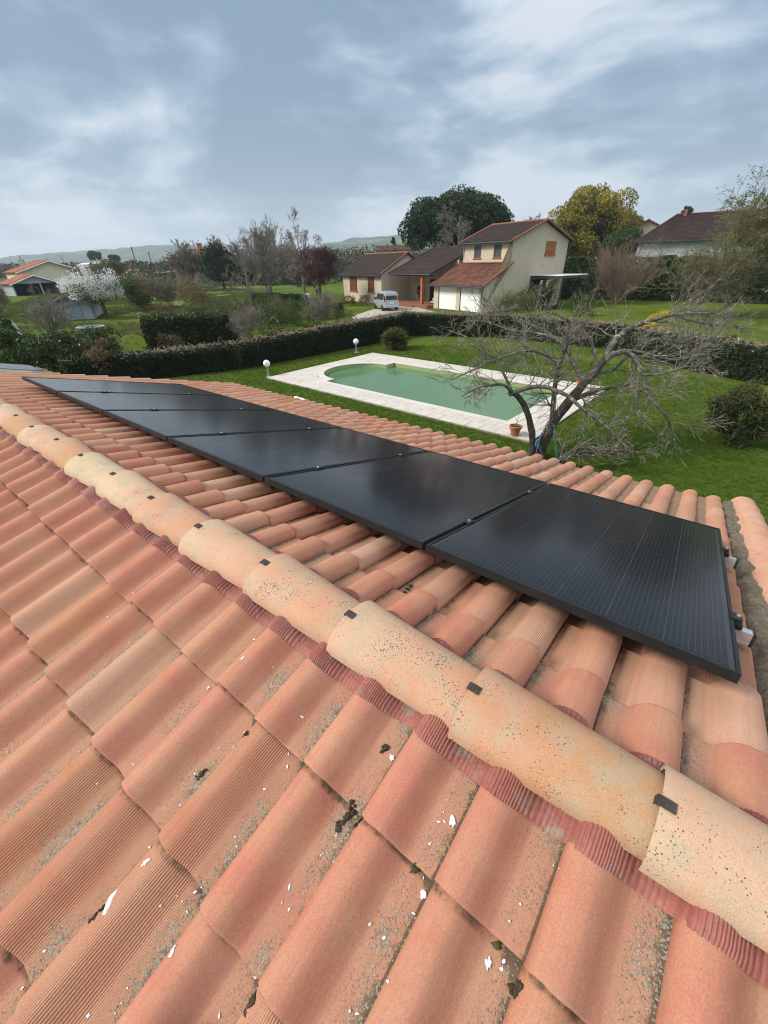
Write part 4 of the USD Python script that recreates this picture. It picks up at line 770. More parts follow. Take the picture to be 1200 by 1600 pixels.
def bare_tree(name, label, base, h, spread, seed, group=None, trunkfrac=0.25, mat=BARK, tw=TWIGDARK, k=(7, 6, 5, 4), ang=0.75, trop=0.30, r=None, multi=1, lean=(0, 0), leaves=None, twigr=None, cat_='tree', trunkname='trunk', lat=1.0):
    rng = np.random.default_rng(seed); base = np.asarray(base, float); r = r or h*0.022
    t = thing(name, label, cat_, base, group)
    tp, tr = [], []
    for q in range(multi):
        a = rng.uniform(0, 2*PI); sp = 0.0 if multi == 1 else spread*0.35
        top = base + np.array([lean[0]+sp*math.cos(a), lean[1]+sp*math.sin(a), h*(0.62 if multi == 1 else rng.uniform(.5, .75))])
        b0 = base + np.array([0.05*math.cos(a), 0.05*math.sin(a), -0.05])*(multi > 1)
        s = np.linspace(0, 1, 7)[:, None]; p = b0 + (top-b0)*s + rng.normal(0, h*0.012, (7, 3))*np.sin(PI*s)
        tp.append(p); tr.append(r*(1.0 if multi == 1 else 0.55)*np.linspace(1.15, 0.25, 7))
    P, R = np.array(tp), np.array(tr)
    part(t, trunkname, tube_batch(P, R, 7), mat, smooth=True)
    l1 = spread/h*1.65
    P1, R1 = grow(rng, P, R, k[0], l1, ang, trop, 0.10, 5, trunkfrac, 0.6, 0.3)
    P2_, R2 = grow(rng, P1, R1, k[1], 0.55, ang, trop*0.8, 0.12, 4, 0.25, 0.6, 0.35)
    part(t, 'limbs', cat([tube_batch(P1, R1, 5), tube_batch(P2_, R2, 4)]), mat, smooth=True)
    P3, R3 = grow(rng, P2_, R2, k[2], 0.55, ang, trop*0.6, 0.15, 4, 0.15, 0.6, 0.4)
    mn_ = twigr or 0.006
    R3 = np.maximum(R3, mn_*1.3); tl = [tube_batch(P3, R3, 3)]
    if k[3]:
        P4, R4 = grow(rng, P3, R3, k[3], 0.55, ang, trop*0.5, 0.15, 3, 0.15, 0.6, 0.5); R4 = np.clip(R4, mn_, mn_*2); tl.append(tube_batch(P4, R4, 3))
    else: P4 = P3
    part(t, 'twigs', cat(tl), tw, kind='stuff')
    if leaves:
        lm_, n, sz = leaves; ii = rng.integers(0, len(P4), n); jj = rng.uniform(0, 1, n)[:, None]
        C = P4[ii, 0]*(1-jj) + P4[ii, -1]*jj + rng.normal(0, sz*0.5, (n, 3)); part(t, 'crown', leafcloud(rng, C, sz), lm_)
    return t
def leafy_tree(name, label, base, c, rad, seed, mat, n, sz, nb=26, group=None, cat_='tree', trunk=True, lump=0.38, low=-0.5, r=0.2, asp=0.5, shell=0.4, core=None):
    rng = np.random.default_rng(seed); base = np.asarray(base, float); c = np.asarray(c, float); rad = np.asarray(rad, float)*0.84
    t = thing(name, label, cat_, base, group)
    if trunk:
        p = smoothpath([base, base*0.5+c*0.5+rng.normal(0, .1, 3)*[1, 1, 0], c], 6); P, R = p[None], (r*np.linspace(1.2, .5, 6))[None]
        P1, R1 = grow(rng, P, R, 9, 0.75*np.mean(rad)/max(0.5, np.linalg.norm(c-base)), 0.9, 0.2, 0.1, 5, 0.4, 0.6, 0.3)
        part(t, 'trunk', cat([tube_batch(P, R, 7), tube_batch(P1, R1, 4)]), BARKDARK, smooth=True)
    if core is not None:
        s_ = trimesh.creation.icosphere(3); v = s_.vertices*np.asarray(rad)*0.62*(0.7+0.6*meshkit.fbm(s_.vertices*2.2+seed, 3))[:, None] + c
        part(t, 'inner_foliage', (v, s_.faces), core, smooth=True)
    C = lumpy(rng, c, rad, nb, n, lump, shell, low); C = C[C[:, 2] > 0.02]
    part(t, 'crown' if cat_ == 'tree' else 'foliage', leafcloud(rng, C, sz, asp), mat)
    return t
def hedge(name, label, pts, w, h, seed, mat, n, sz, core, group=None, brush=0, hv=None, asp=0.5, jag=0.12, endcap=True):
    """clipped hedge along a polyline: a dark woody core, a skin of leaves and, where it has been cut, a mat of stubs on top"""
    rng = np.random.default_rng(seed); pts = np.asarray(pts, float)[:, :2]; hs = np.asarray(h if np.ndim(h) else [h]*len(pts), float)
    seg = np.linalg.norm(np.diff(pts, axis=0), axis=1); cum = np.r_[0, np.cumsum(seg)]; L = cum[-1]
    def path(s):
        i = np.clip(np.searchsorted(cum, s, 'right')-1, 0, len(seg)-1); f = ((s-cum[i])/seg[i])[:, None]
        d = (pts[i+1]-pts[i])/seg[i][:, None]; return pts[i]*(1-f)+pts[i+1]*f, d, np.interp(s, cum, hs)
    t = thing(name, label, 'hedge', (*pts[0], 0), group)
    ns = max(8, int(L/0.5)); s = np.linspace(0, L, ns); p, d, hh = path(s); nr = np.stack([-d[:, 1], d[:, 0]], 1)
    prof_ = np.array([(-.40, 0), (-.42, .55), (-.36, .88), (0, .95), (.36, .88), (.42, .55), (.40, 0)])
    V = np.concatenate([p[:, None] + nr[:, None]*(prof_[None, :, :1]*w), (hh[:, None]*prof_[None, :, 1]*0.97)[..., None]], 2)
    V = V + (meshkit.noise(V*1.3)-0.5)[..., None]*np.array([.25, .25, .15])*w*0.5
    V[..., 2] = np.maximum(V[..., 2], 0); m_ = len(prof_); a = (np.arange(ns-1)[:, None]*m_+np.arange(m_-1)[None]).ravel()
    q = np.stack([a, a+m_, a+m_+1, a+1], 1); caps = [[e*m_+0, e*m_+i, e*m_+i+1] for e in (0, ns-1) for i in range(1, m_-1)]
    fv = np.vstack([np.vstack([q[:, [0, 1, 2]], q[:, [0, 2, 3]]]), np.array(caps)])
    part(t, 'woody_core', (V.reshape(-1, 3), fv), core)
    ss = rng.uniform(0, L, n); p, d, hh = path(ss); nr = np.stack([-d[:, 1], d[:, 0]], 1)
    per = rng.uniform(0, 2*hh.mean()+w, n)/(2*hh.mean()+w); side = np.where(per < hh.mean()/(2*hh.mean()+w), -1, np.where(per > 1-hh.mean()/(2*hh.mean()+w), 1, 0))
    zz = np.where(side == 0, hh, rng.uniform(0, 1, n)*hh); xx_ = np.where(side == 0, rng.uniform(-.5, .5, n)*w, side*w*0.48)
    nzv = meshkit.fbm(np.stack([ss*0.9, zz*1.2, side*5.+seed], 1), 3)-0.5
    xx_ = xx_ + np.sign(xx_)*nzv*jag*2*w*0.6 + rng.normal(0, jag*0.35, n); zz = zz + (side == 0)*(nzv*jag*2.4 + rng.normal(0, jag*0.3, n))
    e_ = rng.normal(0, jag*0.4, n)
    C = np.stack([p[:, 0]+nr[:, 0]*xx_+d[:, 0]*e_, p[:, 1]+nr[:, 1]*xx_+d[:, 1]*e_, np.maximum(zz, 0.02)], 1)
    part(t, 'foliage', leafcloud(rng, C, sz, asp), mat)
    if brush:
        sb = rng.uniform(0, L, brush); p, d, hh = path(sb); nr = np.stack([-d[:, 1], d[:, 0]], 1); o = rng.uniform(-.42, .42, brush)*w
        b0 = np.stack([p[:, 0]+nr[:, 0]*o, p[:, 1]+nr[:, 1]*o, hh*0.98 + rng.uniform(-.10, .12, brush)], 1)
        dr = rng.normal(size=(brush, 3))*[1, 1, .45] + [0, 0, .12]; dr /= np.linalg.norm(dr, axis=1, keepdims=True); Lb = rng.uniform(.15, .55, brush)[:, None]
        mid = b0 + dr*Lb*.5 + rng.normal(0, .05, (brush, 3)); P = np.stack([b0-dr*Lb*.5, mid, b0+dr*Lb*.5+rng.normal(0, .03, (brush, 3))], 1)
        R = rng.uniform(.006, .020, brush)[:, None]*np.array([[1, .9, .6]])
        part(t, 'cut_branches', tube_batch(P, R, 4), BRUSH)
        ce = rng.choice(brush, brush//12, replace=False)
        part(t, 'cut_ends', leafcloud(rng, P[ce, 2]+[0, 0, .02], 0.07, .8), CUTEND)
    return t
HCORE = mat_noise('hedge_core', (0.020, 0.022, 0.011), (0.035, 0.032, 0.018), 3, 0.95, 0.8, 25)
HCOREB = mat_noise('hedge_core_brown', (0.06, 0.045, 0.03), (0.085, 0.065, 0.045), 4, 0.95, 0.8, 25)
# ------------------------------------------------------------------ haze, hills
HAZE = MAT('haze', {'v': ('principled_volume', {'color': (0.80, 0.89, 0.98), 'density': 0.00024, 'anisotropy': 0.1})}, [], surface=None, volume='v.volume')
if HAZE_ON:
    single('haze', box((0, 0, 148.5), (13300, 13300, 301)), HAZE, 'thin pale blue haze over the countryside', 'haze', kind='stuff')
def mat_hill():
    n = {'g': ('geometry', {}), 'v': ('voronoi_texture', {'scale': 0.009}), 'bw': ('rgb_to_bw', {}), 'fr': ('rgb_ramp', {'interpolate': False, 'ramp': [(0, (0.035, 0.055, 0.02)), (0.34, (0.08, 0.14, 0.03)), (0.5, (0.05, 0.07, 0.025)), (0.62, (0.14, 0.13, 0.07)), (0.72, (0.04, 0.06, 0.02)), (0.86, (0.09, 0.15, 0.035)), (1, (0.09, 0.15, 0.035))]}),
         'n': ('noise_texture', {'scale': 0.012, 'detail': 6, 'roughness': 0.7}), 'm': ('map_range', {'from_min': 0.50, 'from_max': 0.55, 'clamp': True}), 'x': ('mix', {'color2': (0.028, 0.042, 0.018)}), 'p': ('principled_bsdf', {'roughness': 1.0, 'specular_ior_level': 0.0})}
    l = [('g.position', 'v.vector'), ('v.color', 'bw.color'), ('bw.val', 'fr.fac'), ('g.position', 'n.vector'), ('n.fac', 'm.value'), ('m.result', 'x.fac'), ('fr.color', 'x.color1'), ('x.color', 'p.base_color')]
    return MAT('hill_fields', n, l)
HILLM = mat_hill()
def hill(name, az0, az1, dist, depth, ctrl, seed, label):
    """a ridge of hills: ctrl = (azimuth deg, crest height m)"""
    az = np.radians(np.linspace(az0, az1, 160)); rs = np.linspace(0, 1, 24); A, T = np.meshgrid(az, rs, indexing='ij')
    hc = np.interp(np.degrees(A), [c[0] for c in ctrl], [c[1] for c in ctrl])
    rr = dist + depth*T; X, Y = rr*np.sin(A), rr*np.cos(A)
    nz = meshkit.fbm(np.stack([X/420., Y/420., 0*X+seed], -1), 5, seed)
    Z = hc*np.clip(np.sin(PI*np.clip(T*0.62, 0, 1)), 0, 1)**1.2*(0.62+0.76*nz) - 2*(T < 0.01)
    tree = np.clip(meshkit.noise(np.stack([X/60., Y/60., 0*X], -1), seed+5)-0.5, 0, 1)*2; Z += tree*9*(T > .05)*(hc > 5)
    a = (np.arange(159)[:, None]*24+np.arange(23)[None]).ravel()
    single(name, (np.stack([X, Y, Z], -1).reshape(-1, 3), np.stack([a, a+24, a+25, a+1], 1)), HILLM, label, 'hills', smooth=True, kind='structure')
def elev(py, px, d):   # height of something seen at pixel (px,py) at ground distance d
    r_ = ray(px, py); return H + r_[2]/math.hypot(r_[0], r_[1])*d
def azd(px, py=400): r_ = ray(px, py); return math.degrees(math.atan2(r_[0], r_[1]))
hill('hills', -75, -12, 2300, 1100, [(a_, elev(y_, x_, 3000)*0.98) for x_, y_, a_ in [(-400, 408, azd(-400)), (0, 403, azd(0)), (100, 397, azd(100)), (200, 389, azd(200)), (300, 383, azd(300)), (420, 384, azd(420)), (500, 392, azd(500))]], 3, 'hazy wooded hills on the left horizon')
hill('hills', -16, 70, 1500, 900, [(a_, max(4, elev(y_, x_, 2050)*0.98)) for x_, y_, a_ in [(460, 392, azd(460)), (520, 376, azd(520)), (560, 369, azd(560)), (620, 363, azd(620)), (700, 366, azd(700)), (850, 372, azd(850)), (1200, 376, azd(1200)), (1500, 390, azd(1500))]], 8, 'green hazy hill behind the pine')
# dark belts of trees across the plain
def belt(name, label, pts, h, n, sz, mat, seed, depth=25):
    rng = np.random.default_rng(seed); P = []
    pts = np.array(pts); s = rng.uniform(0, len(pts)-1.001, n//40); i = s.astype(int); f = (s-i)[:, None]; c = pts[i]*(1-f)+pts[i+1]*f
    c = c + rng.normal(0, depth*0.5, c.shape); hh = h*rng.uniform(.45, 1.25, len(c)); q = on_sphere(rng, len(c)*40).reshape(-1, 40, 3)
    C = np.concatenate([c, hh[:, None]*0.5], 1)[:, None] + q*np.stack([hh*.55, hh*.55, hh*.5], 1)[:, None]; single(name, leafcloud(rng, C.reshape(-1, 3), sz, .8), mat, label, 'wood', kind='stuff')
L_FAR = mat_leaf('leaf_far', (0.035, 0.045, 0.018), (0.055, 0.060, 0.028), (0.085, 0.080, 0.045), 0.15, nscale=0.05)
def gp_(px, d): r_ = ray(px, 400); q = math.hypot(r_[0], r_[1]); return (r_[0]/q*d, r_[1]/q*d)
belt('far_wood', 'dark far-off trees strung across the plain at left', [gp_(x, d) for x, d in [(-150, 420), (60, 480), (180, 380), (330, 520)]], 7, 16000, 2.0, L_FAR, 1, 60)
belt('far_wood', 'far-off line of trees below the hills at left', [gp_(x, d) for x, d in [(-250, 900), (0, 950), (200, 1000), (420, 1000)]], 11, 14000, 3.5, L_FAR, 2, 90)
belt('far_wood', 'greenish wood behind the low wing of the neighbouring house', [gp_(x, d) for x, d in [(470, 190), (540, 200), (600, 210), (660, 220)]], 8, 46000, .6, L_FAR, 3, 40)
belt('far_wood', 'bushy growth beyond the bright grass field', [gp_(x, d) for x, d in [(205, 150), (300, 165), (430, 130), (480, 120)]], 5, 14000, 0.6, L_FAR, 4, 10)
belt('far_wood', 'trees behind the roofs on the right', [gp_(x, d) for x, d in [(800, 150), (950, 150), (1080, 160), (1300, 150)]], 9, 12000, 1.0, L_FAR, 5, 15)

# ------------------------------------------------------------------ neighbouring house
def mat_roof(name, c1, c2, c3):
    n = {'g': ('geometry', {}), 'n': ('noise_texture', {'scale': 0.9, 'detail': 6, 'roughness': 0.7}), 'r': ('rgb_ramp', {'ramp': [(0, c1), (0.42, c1), (0.58, c2), (0.8, c3), (1, c3)]}), 'n2': ('noise_texture', {'scale': 14, 'detail': 3}), 'm2': ('map_range', {'from_min': 0.3, 'from_max': 0.7, 'to_min': 0.65, 'to_max': 1.3, 'clamp': True}), 'x2': ('vector_math', {'math_type': 'scale'}), 'p': ('principled_bsdf', {'roughness': 0.9, 'specular_ior_level': 0.2})}
    return MAT(name, n, [('g.position', 'n.vector'), ('n.fac', 'r.fac'), ('g.position', 'n2.vector'), ('n2.fac', 'm2.value'), ('r.color', 'x2.vector1'), ('m2.result', 'x2.scale'), ('x2.vector', 'p.base_color')])
R_BROWN = mat_roof('old_tiles_brown', (0.042, 0.029, 0.028), (0.055, 0.036, 0.034), (0.085, 0.050, 0.043))
R_RED = mat_roof('old_tiles_red', (0.105, 0.050, 0.038), (0.175, 0.074, 0.048), (0.23, 0.11, 0.075))
R_LIT = mat_roof('old_tiles_lit', (0.25, 0.17, 0.13), (0.30, 0.21, 0.16), (0.34, 0.25, 0.19))  # paler tile colour with the light on the hipped end painted in
R_ORANGE = mat_roof('tiles_orange', (0.33, 0.12, 0.075), (0.38, 0.16, 0.10), (0.36, 0.18, 0.125))
R_OLD = mat_roof('tiles_weathered', (0.20, 0.09, 0.06), (0.26, 0.12, 0.08), (0.22, 0.13, 0.095))
RIDGE_O = mat_noise('ridge_orange', (0.30, 0.12, 0.06), (0.20, 0.09, 0.055), 5, 0.9, fine=0.2)
STUCCO = mat_noise('stucco', (0.52, 0.45, 0.335), (0.48, 0.41, 0.305), 0.35, 0.95, 0.25, 70, c3=(0.42, 0.36, 0.265), spots=0.9, fine=0.07)
CREAM = mat_noise('cream_wall', (0.62, 0.56, 0.40), (0.58, 0.52, 0.37), 0.3, 0.95, fine=0.05)
OLDW = mat_noise('old_grey_wall', (0.17, 0.165, 0.15), (0.12, 0.12, 0.11), 0.8, .95, fine=.1)
GREYW = mat_noise('grey_wall', (0.40, 0.42, 0.43), (0.36, 0.375, 0.38), 0.3, 0.95, fine=0.06)
PALEW = mat_noise('pale_wall', (0.36, 0.38, 0.40), (0.32, 0.34, 0.36), 0.4, 0.95, fine=0.05)
WHITEP = mat_noise('white_paint', (0.80, 0.80, 0.80), (0.76, 0.76, 0.76), 1, 0.5, fine=0.03)
WOODO = mat_noise('orange_wood', (0.34, 0.13, 0.030), (0.27, 0.095, 0.022), 3, 0.6, fine=0.15)
WOODD = mat_noise('dark_wood', (0.15, 0.055, 0.025), (0.11, 0.04, 0.02), 3, 0.6, fine=0.15)
TERRA = mat_noise('terracotta_paint', (0.36, 0.11, 0.06), (0.32, 0.095, 0.05), 3, 0.7, fine=0.08)
GLASSD = mat_noise('dark_glass', (0.03, 0.035, 0.04), (0.05, 0.055, 0.06), 1, 0.08, spec=0.6)
IRON = mat_noise('iron', (0.30, 0.30, 0.30), (0.24, 0.24, 0.24), 3, 0.5)
DARKIN = mat_noise('dark_inside', (0.02, 0.02, 0.02), (0.03, 0.028, 0.026), 1, 0.9)
SLATE = mat_noise('slate_metal', (0.035, 0.045, 0.05), (0.05, 0.06, 0.065), 3, 0.45)
BRICKT = mat_noise('brick_terrace', (0.28, 0.10, 0.055), (0.22, 0.08, 0.05), 8, 0.85, fine=0.2)
BLUEP = mat_noise('faded_blue', (0.20, 0.29, 0.36), (0.27, 0.34, 0.39), 2, 0.8, c3=(0.40, 0.42, 0.42), spots=7, fine=0.1)
WOODG = mat_noise('grey_planks', (0.24, 0.19, 0.15), (0.18, 0.14, 0.11), 3, 0.9, fine=0.2)
WOODPALE = mat_noise('pale_plank', (0.36, 0.32, 0.26), (0.28, 0.25, 0.20), 2, .9, fine=.15)
CONC = mat_noise('concrete', (0.36, 0.34, 0.31), (0.29, 0.28, 0.26), 1.5, 0.95, fine=0.12)
gam = math.radians(56)
HP_ = np.array([math.sin(gam), math.cos(gam), 0]); HR = np.array([-math.cos(gam), math.sin(gam), 0]); C0 = np.array([10.025, 44.463, 0.0])
def N(a, b, z=0.0): return C0 + HR*a + HP_*b + UP*z
def roofsheet(p00, p10, p01, p11, pitch=0.24, course=0.37, amp=0.03):
    """tiled roof plane: p00->p10 along the eave, p00->p01 up the slope; corrugated columns and stepped courses"""
    p00, p10, p01, p11 = map(np.asarray, (p00, p10, p01, p11))
    L = max(np.linalg.norm(p10-p00), np.linalg.norm(p11-p01)); W = np.linalg.norm(p01-p00)
    nu = int(L/pitch*4)+1; nc = max(1, int(round(W/course)))
    n = np.cross(p10-p00, p01-p00); n /= np.linalg.norm(n); n = n if n[2] > 0 else -n
    u = np.linspace(0, 1, nu); vv = np.sort(np.r_[np.arange(nc)/nc, (np.arange(nc)+0.999)/nc]); st = np.where(np.arange(2*nc) % 2 == 0, 0.03, 0.0)
    Ug, Vg = np.meshgrid(u, vv, indexing='ij')
    base = ((1-Ug)*(1-Vg))[..., None]*p00 + (Ug*(1-Vg))[..., None]*p10 + ((1-Ug)*Vg)[..., None]*p01 + (Ug*Vg)[..., None]*p11
    hgt = amp*np.cos(2*PI*Ug*L/pitch)*0.9 + st[None, :] + 0.02*(meshkit.noise(base*1.1)-.5)
    V = base + hgt[..., None]*n; m_ = len(vv); a = (np.arange(nu-1)[:, None]*m_+np.arange(m_-1)[None]).ravel(); q = np.stack([a, a+m_, a+m_+1, a+1], 1)
    V, q = V.reshape(-1, 3), q
    under = quad(p00-n*0.08, p10-n*0.08, p11-n*0.08, p01-n*0.08)
    skirt = [quad(p00+n*0.0, p10+n*0.0, p10-n*.08, p00-n*.08), quad(p00, p01, p01-n*.08, p00-n*.08), quad(p10, p11, p11-n*.08, p10-n*.08), quad(p01, p11, p11-n*.08, p01-n*.08)]
    return cat([(V, q), under]+skirt)
def ridgerow(p, q, r=0.09, mat=None): return tube(smoothpath([p, q], 12), r, 7)
nh = thing('neighbour_house', 'beige rendered house with brown roofs, two white garage doors and a two-storey block', 'house', C0)
A1, B1, ZE = 7.2, 3.45, 2.42     # garage width, depth to the upper wall, eave
# the upper block and its gable
AU, BU0, BU1, ZU, ZR = 6.6, 3.45, 12.05, 6.02, 7.55; BM = (BU0+BU1)/2
part(nh, 'wall', prism([N(0, -0.0, -.1), N(0, BU1, -.1), N(0, BU1, ZU), N(0, BM, ZR), N(0, BU0, ZU), N(0, BU0, 4.05), N(0, 0, 2.36)], HR*0.22), STUCCO)
part(nh, 'wall', prism([N(AU-.2, BU0+.25, 2), N(AU-.2, BU1, 2), N(AU-.2, BU1, ZU), N(AU-.2, BM, ZR), N(AU-.2, BU0+.25, ZU)], HR*0.2), STUCCO)
wins = [(1.35, 2.35), (4.05, 5.05)]; zs0, zs1 = 4.62, 5.72
fa = [(0.22, 1.35), (2.35, 4.05), (5.05, AU)]
part(nh, 'wall', cat([boxf(N(0, BU0), HR, HP_, UP, a, b, 0, .25, 3.9, ZU) for a, b in fa] + [boxf(N(0, BU0), HR, HP_, UP, a, b, 0, .25, 3.9, zs0) for a, b in wins] + [boxf(N(0, BU0), HR, HP_, UP, a, b, 0, .25, zs1, ZU) for a, b in wins]), STUCCO)
part(nh, 'wall', boxf(N(0, BU1), HR, HP_, UP, .22, AU, -.2, 0, 0, ZU), STUCCO)
for a, b in wins:
    w_ = part(nh, 'window', boxf(N(0, BU0), HR, HP_, UP, a, b, .12, .16, zs0, zs1), GLASSD)
    part(w_, 'frame', cat([boxf(N(0, BU0), HR, HP_, UP, a, a+.08, .08, .12, zs0, zs1), boxf(N(0, BU0), HR, HP_, UP, b-.08, b, .08, .12, zs0, zs1), boxf(N(0, BU0), HR, HP_, UP, a+.08, b-.08, .08, .12, zs0, zs0+.08), boxf(N(0, BU0), HR, HP_, UP, a+.08, b-.08, .08, .12, zs1-.08, zs1)]), WOODD)
    part(w_, 'bars', cat([tube([N(a+.1+(b-a-.2)*i/6, BU0+.03, zs0), N(a+.1+(b-a-.2)*i/6, BU0+.03, zs1)], .014, 5) for i in range(7)]), IRON)
    part(w_, 'sill', boxf(N(0, BU0), HR, HP_, UP, a-.08, b+.08, -.09, .03, zs0-.09, zs0-.002), TERRA)
ov = 0.30
s1 = (ZR-ZU)/(BM-BU0)
part(nh, 'roof', roofsheet(N(-ov, BU0-.45, ZU-.45*s1+.12), N(AU+ov, BU0-.45, ZU-.45*s1+.12), N(-ov, BM, ZR+.12), N(AU+ov, BM, ZR+.12)), R_BROWN)
part(nh, 'roof', roofsheet(N(AU+ov, BU1+.45, ZU-.45*s1+.12), N(-ov, BU1+.45, ZU-.45*s1+.12), N(AU+ov, BM, ZR+.12), N(-ov, BM, ZR+.12)), R_BROWN)
part(nh, 'ridge_tiles', cat([ridgerow(N(-ov, BM, ZR+.15), N(AU+ov, BM, ZR+.15)), ridgerow(N(-ov, BU0-.45, ZU-.45*s1+.14), N(-ov, BM, ZR+.14), .10), ridgerow(N(-ov, BU1+.45, ZU-.45*s1+.14), N(-ov, BM, ZR+.14), .10), ridgerow(N(AU+ov, BU0-.45, ZU-.45*s1+.14), N(AU+ov, BM, ZR+.14), .10)]), RIDGE_O)
part(nh, 'gutter', tube([N(-ov, BU0-.52, ZU-.45*s1+.03), N(AU+ov, BU0-.52, ZU-.45*s1+.03)], .07, 8), SLATE)
part(nh, 'downpipe', tube([N(AU-.1, BU0-.5, ZU-.2), N(AU-.1, BU0-.08, ZU-.5), N(AU-.1, BU0-.08, 4.0)], .05, 8), ZINC)
# shutters on the gable
gs0, gs1, gb0, gb1 = 4.78, 5.92, 8.45, 10.05
sh = part(nh, 'shutter', boxf(N(0, gb0), HP_, UP, -HR, 0, (gb1-gb0)/2-.015, gs0, gs1, .0, .045), WOODO, label='pair of orange wooden shutters closed on the gable wall')
part(sh, 'shutter_leaf', boxf(N(0, gb0), HP_, UP, -HR, (gb1-gb0)/2+.015, gb1-gb0, gs0, gs1, .0, .045), WOODO)
part(sh, 'brace', cat([boxf(N(0, gb0), HP_, UP, -HR, x0, x1, z_, z_+.09, .045, .07) for z_ in (gs0+.16, gs1-.26) for x0, x1 in ((.05, .73), (.87, 1.55))]), WOODO)
part(sh, 'sill', boxf(N(0, gb0), HP_, UP, -HR, -.1, gb1-gb0+.1, gs0-.1, gs0-.01, 0, .12), TERRA)
# garage front with two doors
dz = 2.16; ds_ = [(0.45, 3.15), (3.70, 6.45)]
part(nh, 'wall', cat([boxf(N(0, 0), HR, HP_, UP, a, b, 0, .22, -.1, 2.36) for a, b in ((.22, .45), (3.15, 3.70), (6.45, A1))] + [boxf(N(0, 0), HR, HP_, UP, a, b, 0, .22, dz, 2.36) for a, b in ds_]), STUCCO)
part(nh, 'wall', prism([N(A1-.22, .22, -.1), N(A1-.22, B1, -.1), N(A1-.22, B1, 4.0), N(A1-.22, .22, 2.42)], HR*.22), STUCCO)
for a, b in ds_:
    d_ = part(nh, 'garage_door', boxf(N(0, 0), HR, HP_, UP, a, b, .12, .16, 0, dz), WHITEP)
    for i in range(8): part(d_, 'door_slat', boxf(N(0, 0), HR, HP_, UP, a+.03, b-.03, .10, .12, .02+i*.268, .02+i*.268+.255), WHITEP)
    part(d_, 'frame', cat([boxf(N(0, 0), HR, HP_, UP, a, a+.03, .05, .12, 0, dz), boxf(N(0, 0), HR, HP_, UP, b-.03, b, .05, .12, 0, dz)]), SLATE)
sg = (4.05-2.42)/B1
part(nh, 'roof', roofsheet(N(-ov, -.5, 2.42-.5*sg+.1), N(A1+.25, -.5, 2.42-.5*sg+.1), N(-ov, B1-.01, 4.15), N(A1+.25, B1-.01, 4.15)), R_RED, label='redder lean-to roof over the garage')
part(nh, 'ridge_tiles', cat([ridgerow(N(-ov, -.5, 2.42-.5*sg+.13), N(-ov, B1, 4.18), .10), ridgerow(N(0, B1-.08, 4.20), N(AU, B1-.08, 4.20), .06)]), RIDGE_O)
part(nh, 'gutter', tube([N(-ov, -.57, 2.42-.5*sg+.02), N(A1+.25, -.57, 2.42-.5*sg+.02)], .07, 8), SLATE)
part(nh, 'downpipe', tube([N(.12, -.55, 2.2), N(.12, -.08, 1.95), N(.12, -.08, 0)], .05, 8), SLATE)
# middle part with the recessed porch
AM, ZM = 15.3, 3.38; sm_ = (5.75-ZM)/6.6
part(nh, 'roof', roofsheet(N(A1+.26, -.35, ZM-.35*sm_), N(AM, -.35, ZM-.35*sm_), N(A1+.26, 6.6, 5.75), N(AM, 6.6, 5.75)), R_BROWN)
part(nh, 'ridge_tiles', cat([ridgerow(N(AU+.1, 6.6, 5.78), N(AM, 6.6, 5.78)), ridgerow(N(AM, -.35, ZM-.35*sm_+.03), N(AM, 6.6, 5.78), .09)]), R_BROWN)
part(nh, 'gutter', tube([N(A1+.26, -.42, ZM-.35*sm_-.06), N(AM, -.42, ZM-.35*sm_-.06)], .07, 8), SLATE)
part(nh, 'porch_beam', boxf(N(0, -.12), HR, HP_, UP, A1+.3, AM-.05, 0, .22, 3.06, 3.24), SLATE)
part(nh, 'porch_post', boxf(N(9.15, -.05), HR, HP_, UP, -.16, .16, -.16, .16, .3, 3.06), TERRA)
part(nh, 'porch_back_wall', cat([boxf(N(0, 3.4), HR, HP_, UP, A1, 10.7, 0, .2, 0, 4.5), boxf(N(0, 3.4), HR, HP_, UP, 12.0, 15.9, 0, .2, 0, 4.5), boxf(N(0, 3.4), HR, HP_, UP, 10.7, 12.0, 0, .2, 2.6, 4.5), boxf(N(0, 8), HR, HP_, UP, A1, 15.9, 0, .2, 0, 3.5)]), STUCCO)
part(nh, 'front_door', boxf(N(0, 3.4), HR, HP_, UP, 10.7, 12.0, .12, .18, .3, 2.6), DARKIN)
part(nh, 'terrace', cat([boxf(N(0, -.9), HR, HP_, UP, A1+.1, 15.0, 0, 4.3, -.1, .30), boxf(N(0, -1.3), HR, HP_, UP, 9.4, 14.0, 0, .4, -.1, .15)]), BRICKT)
# left wing
AL0, AL1, BL0, BL1, ZL, ZLR = 15.92, 25.2, -0.95, 6.75, 3.25, 5.30; BLM = (BL0+BL1)/2
part(nh, 'wall', prism([N(AL0, BL0, -.1), N(AL0, BL1, -.1), N(AL0, BL1, ZL), N(AL0, BLM, ZLR), N(AL0, BL0, ZL)], HR*.22), STUCCO)
lw = [(17.5, 18.9), (21.6, 23.4)]; lz0, lz1 = 1.25, 2.85
part(nh, 'wall', cat([boxf(N(0, BL0), HR, HP_, UP, a, b, 0, .22, -.1, ZL) for a, b in ((AL0+.22, AL1),)]), STUCCO)
for a, b in lw:
    q_ = part(nh, 'shutter', boxf(N(0, BL0), HR, HP_, UP, a, b, -.05, -.002, lz0, lz1), WOODD, label='dark brown shutter closed on the low wing')
    part(q_, 'sill', boxf(N(0, BL0), HR, HP_, UP, a-.1, b+.1, -.12, -.002, lz0-.1, lz0-.005), TERRA)
    part(q_, 'brace', cat([boxf(N(0, BL0), HR, HP_, UP, a+.05, b-.05, -.07, -.05, z_, z_+.1) for z_ in (lz0+.2, lz1-.3)]), WOODD)
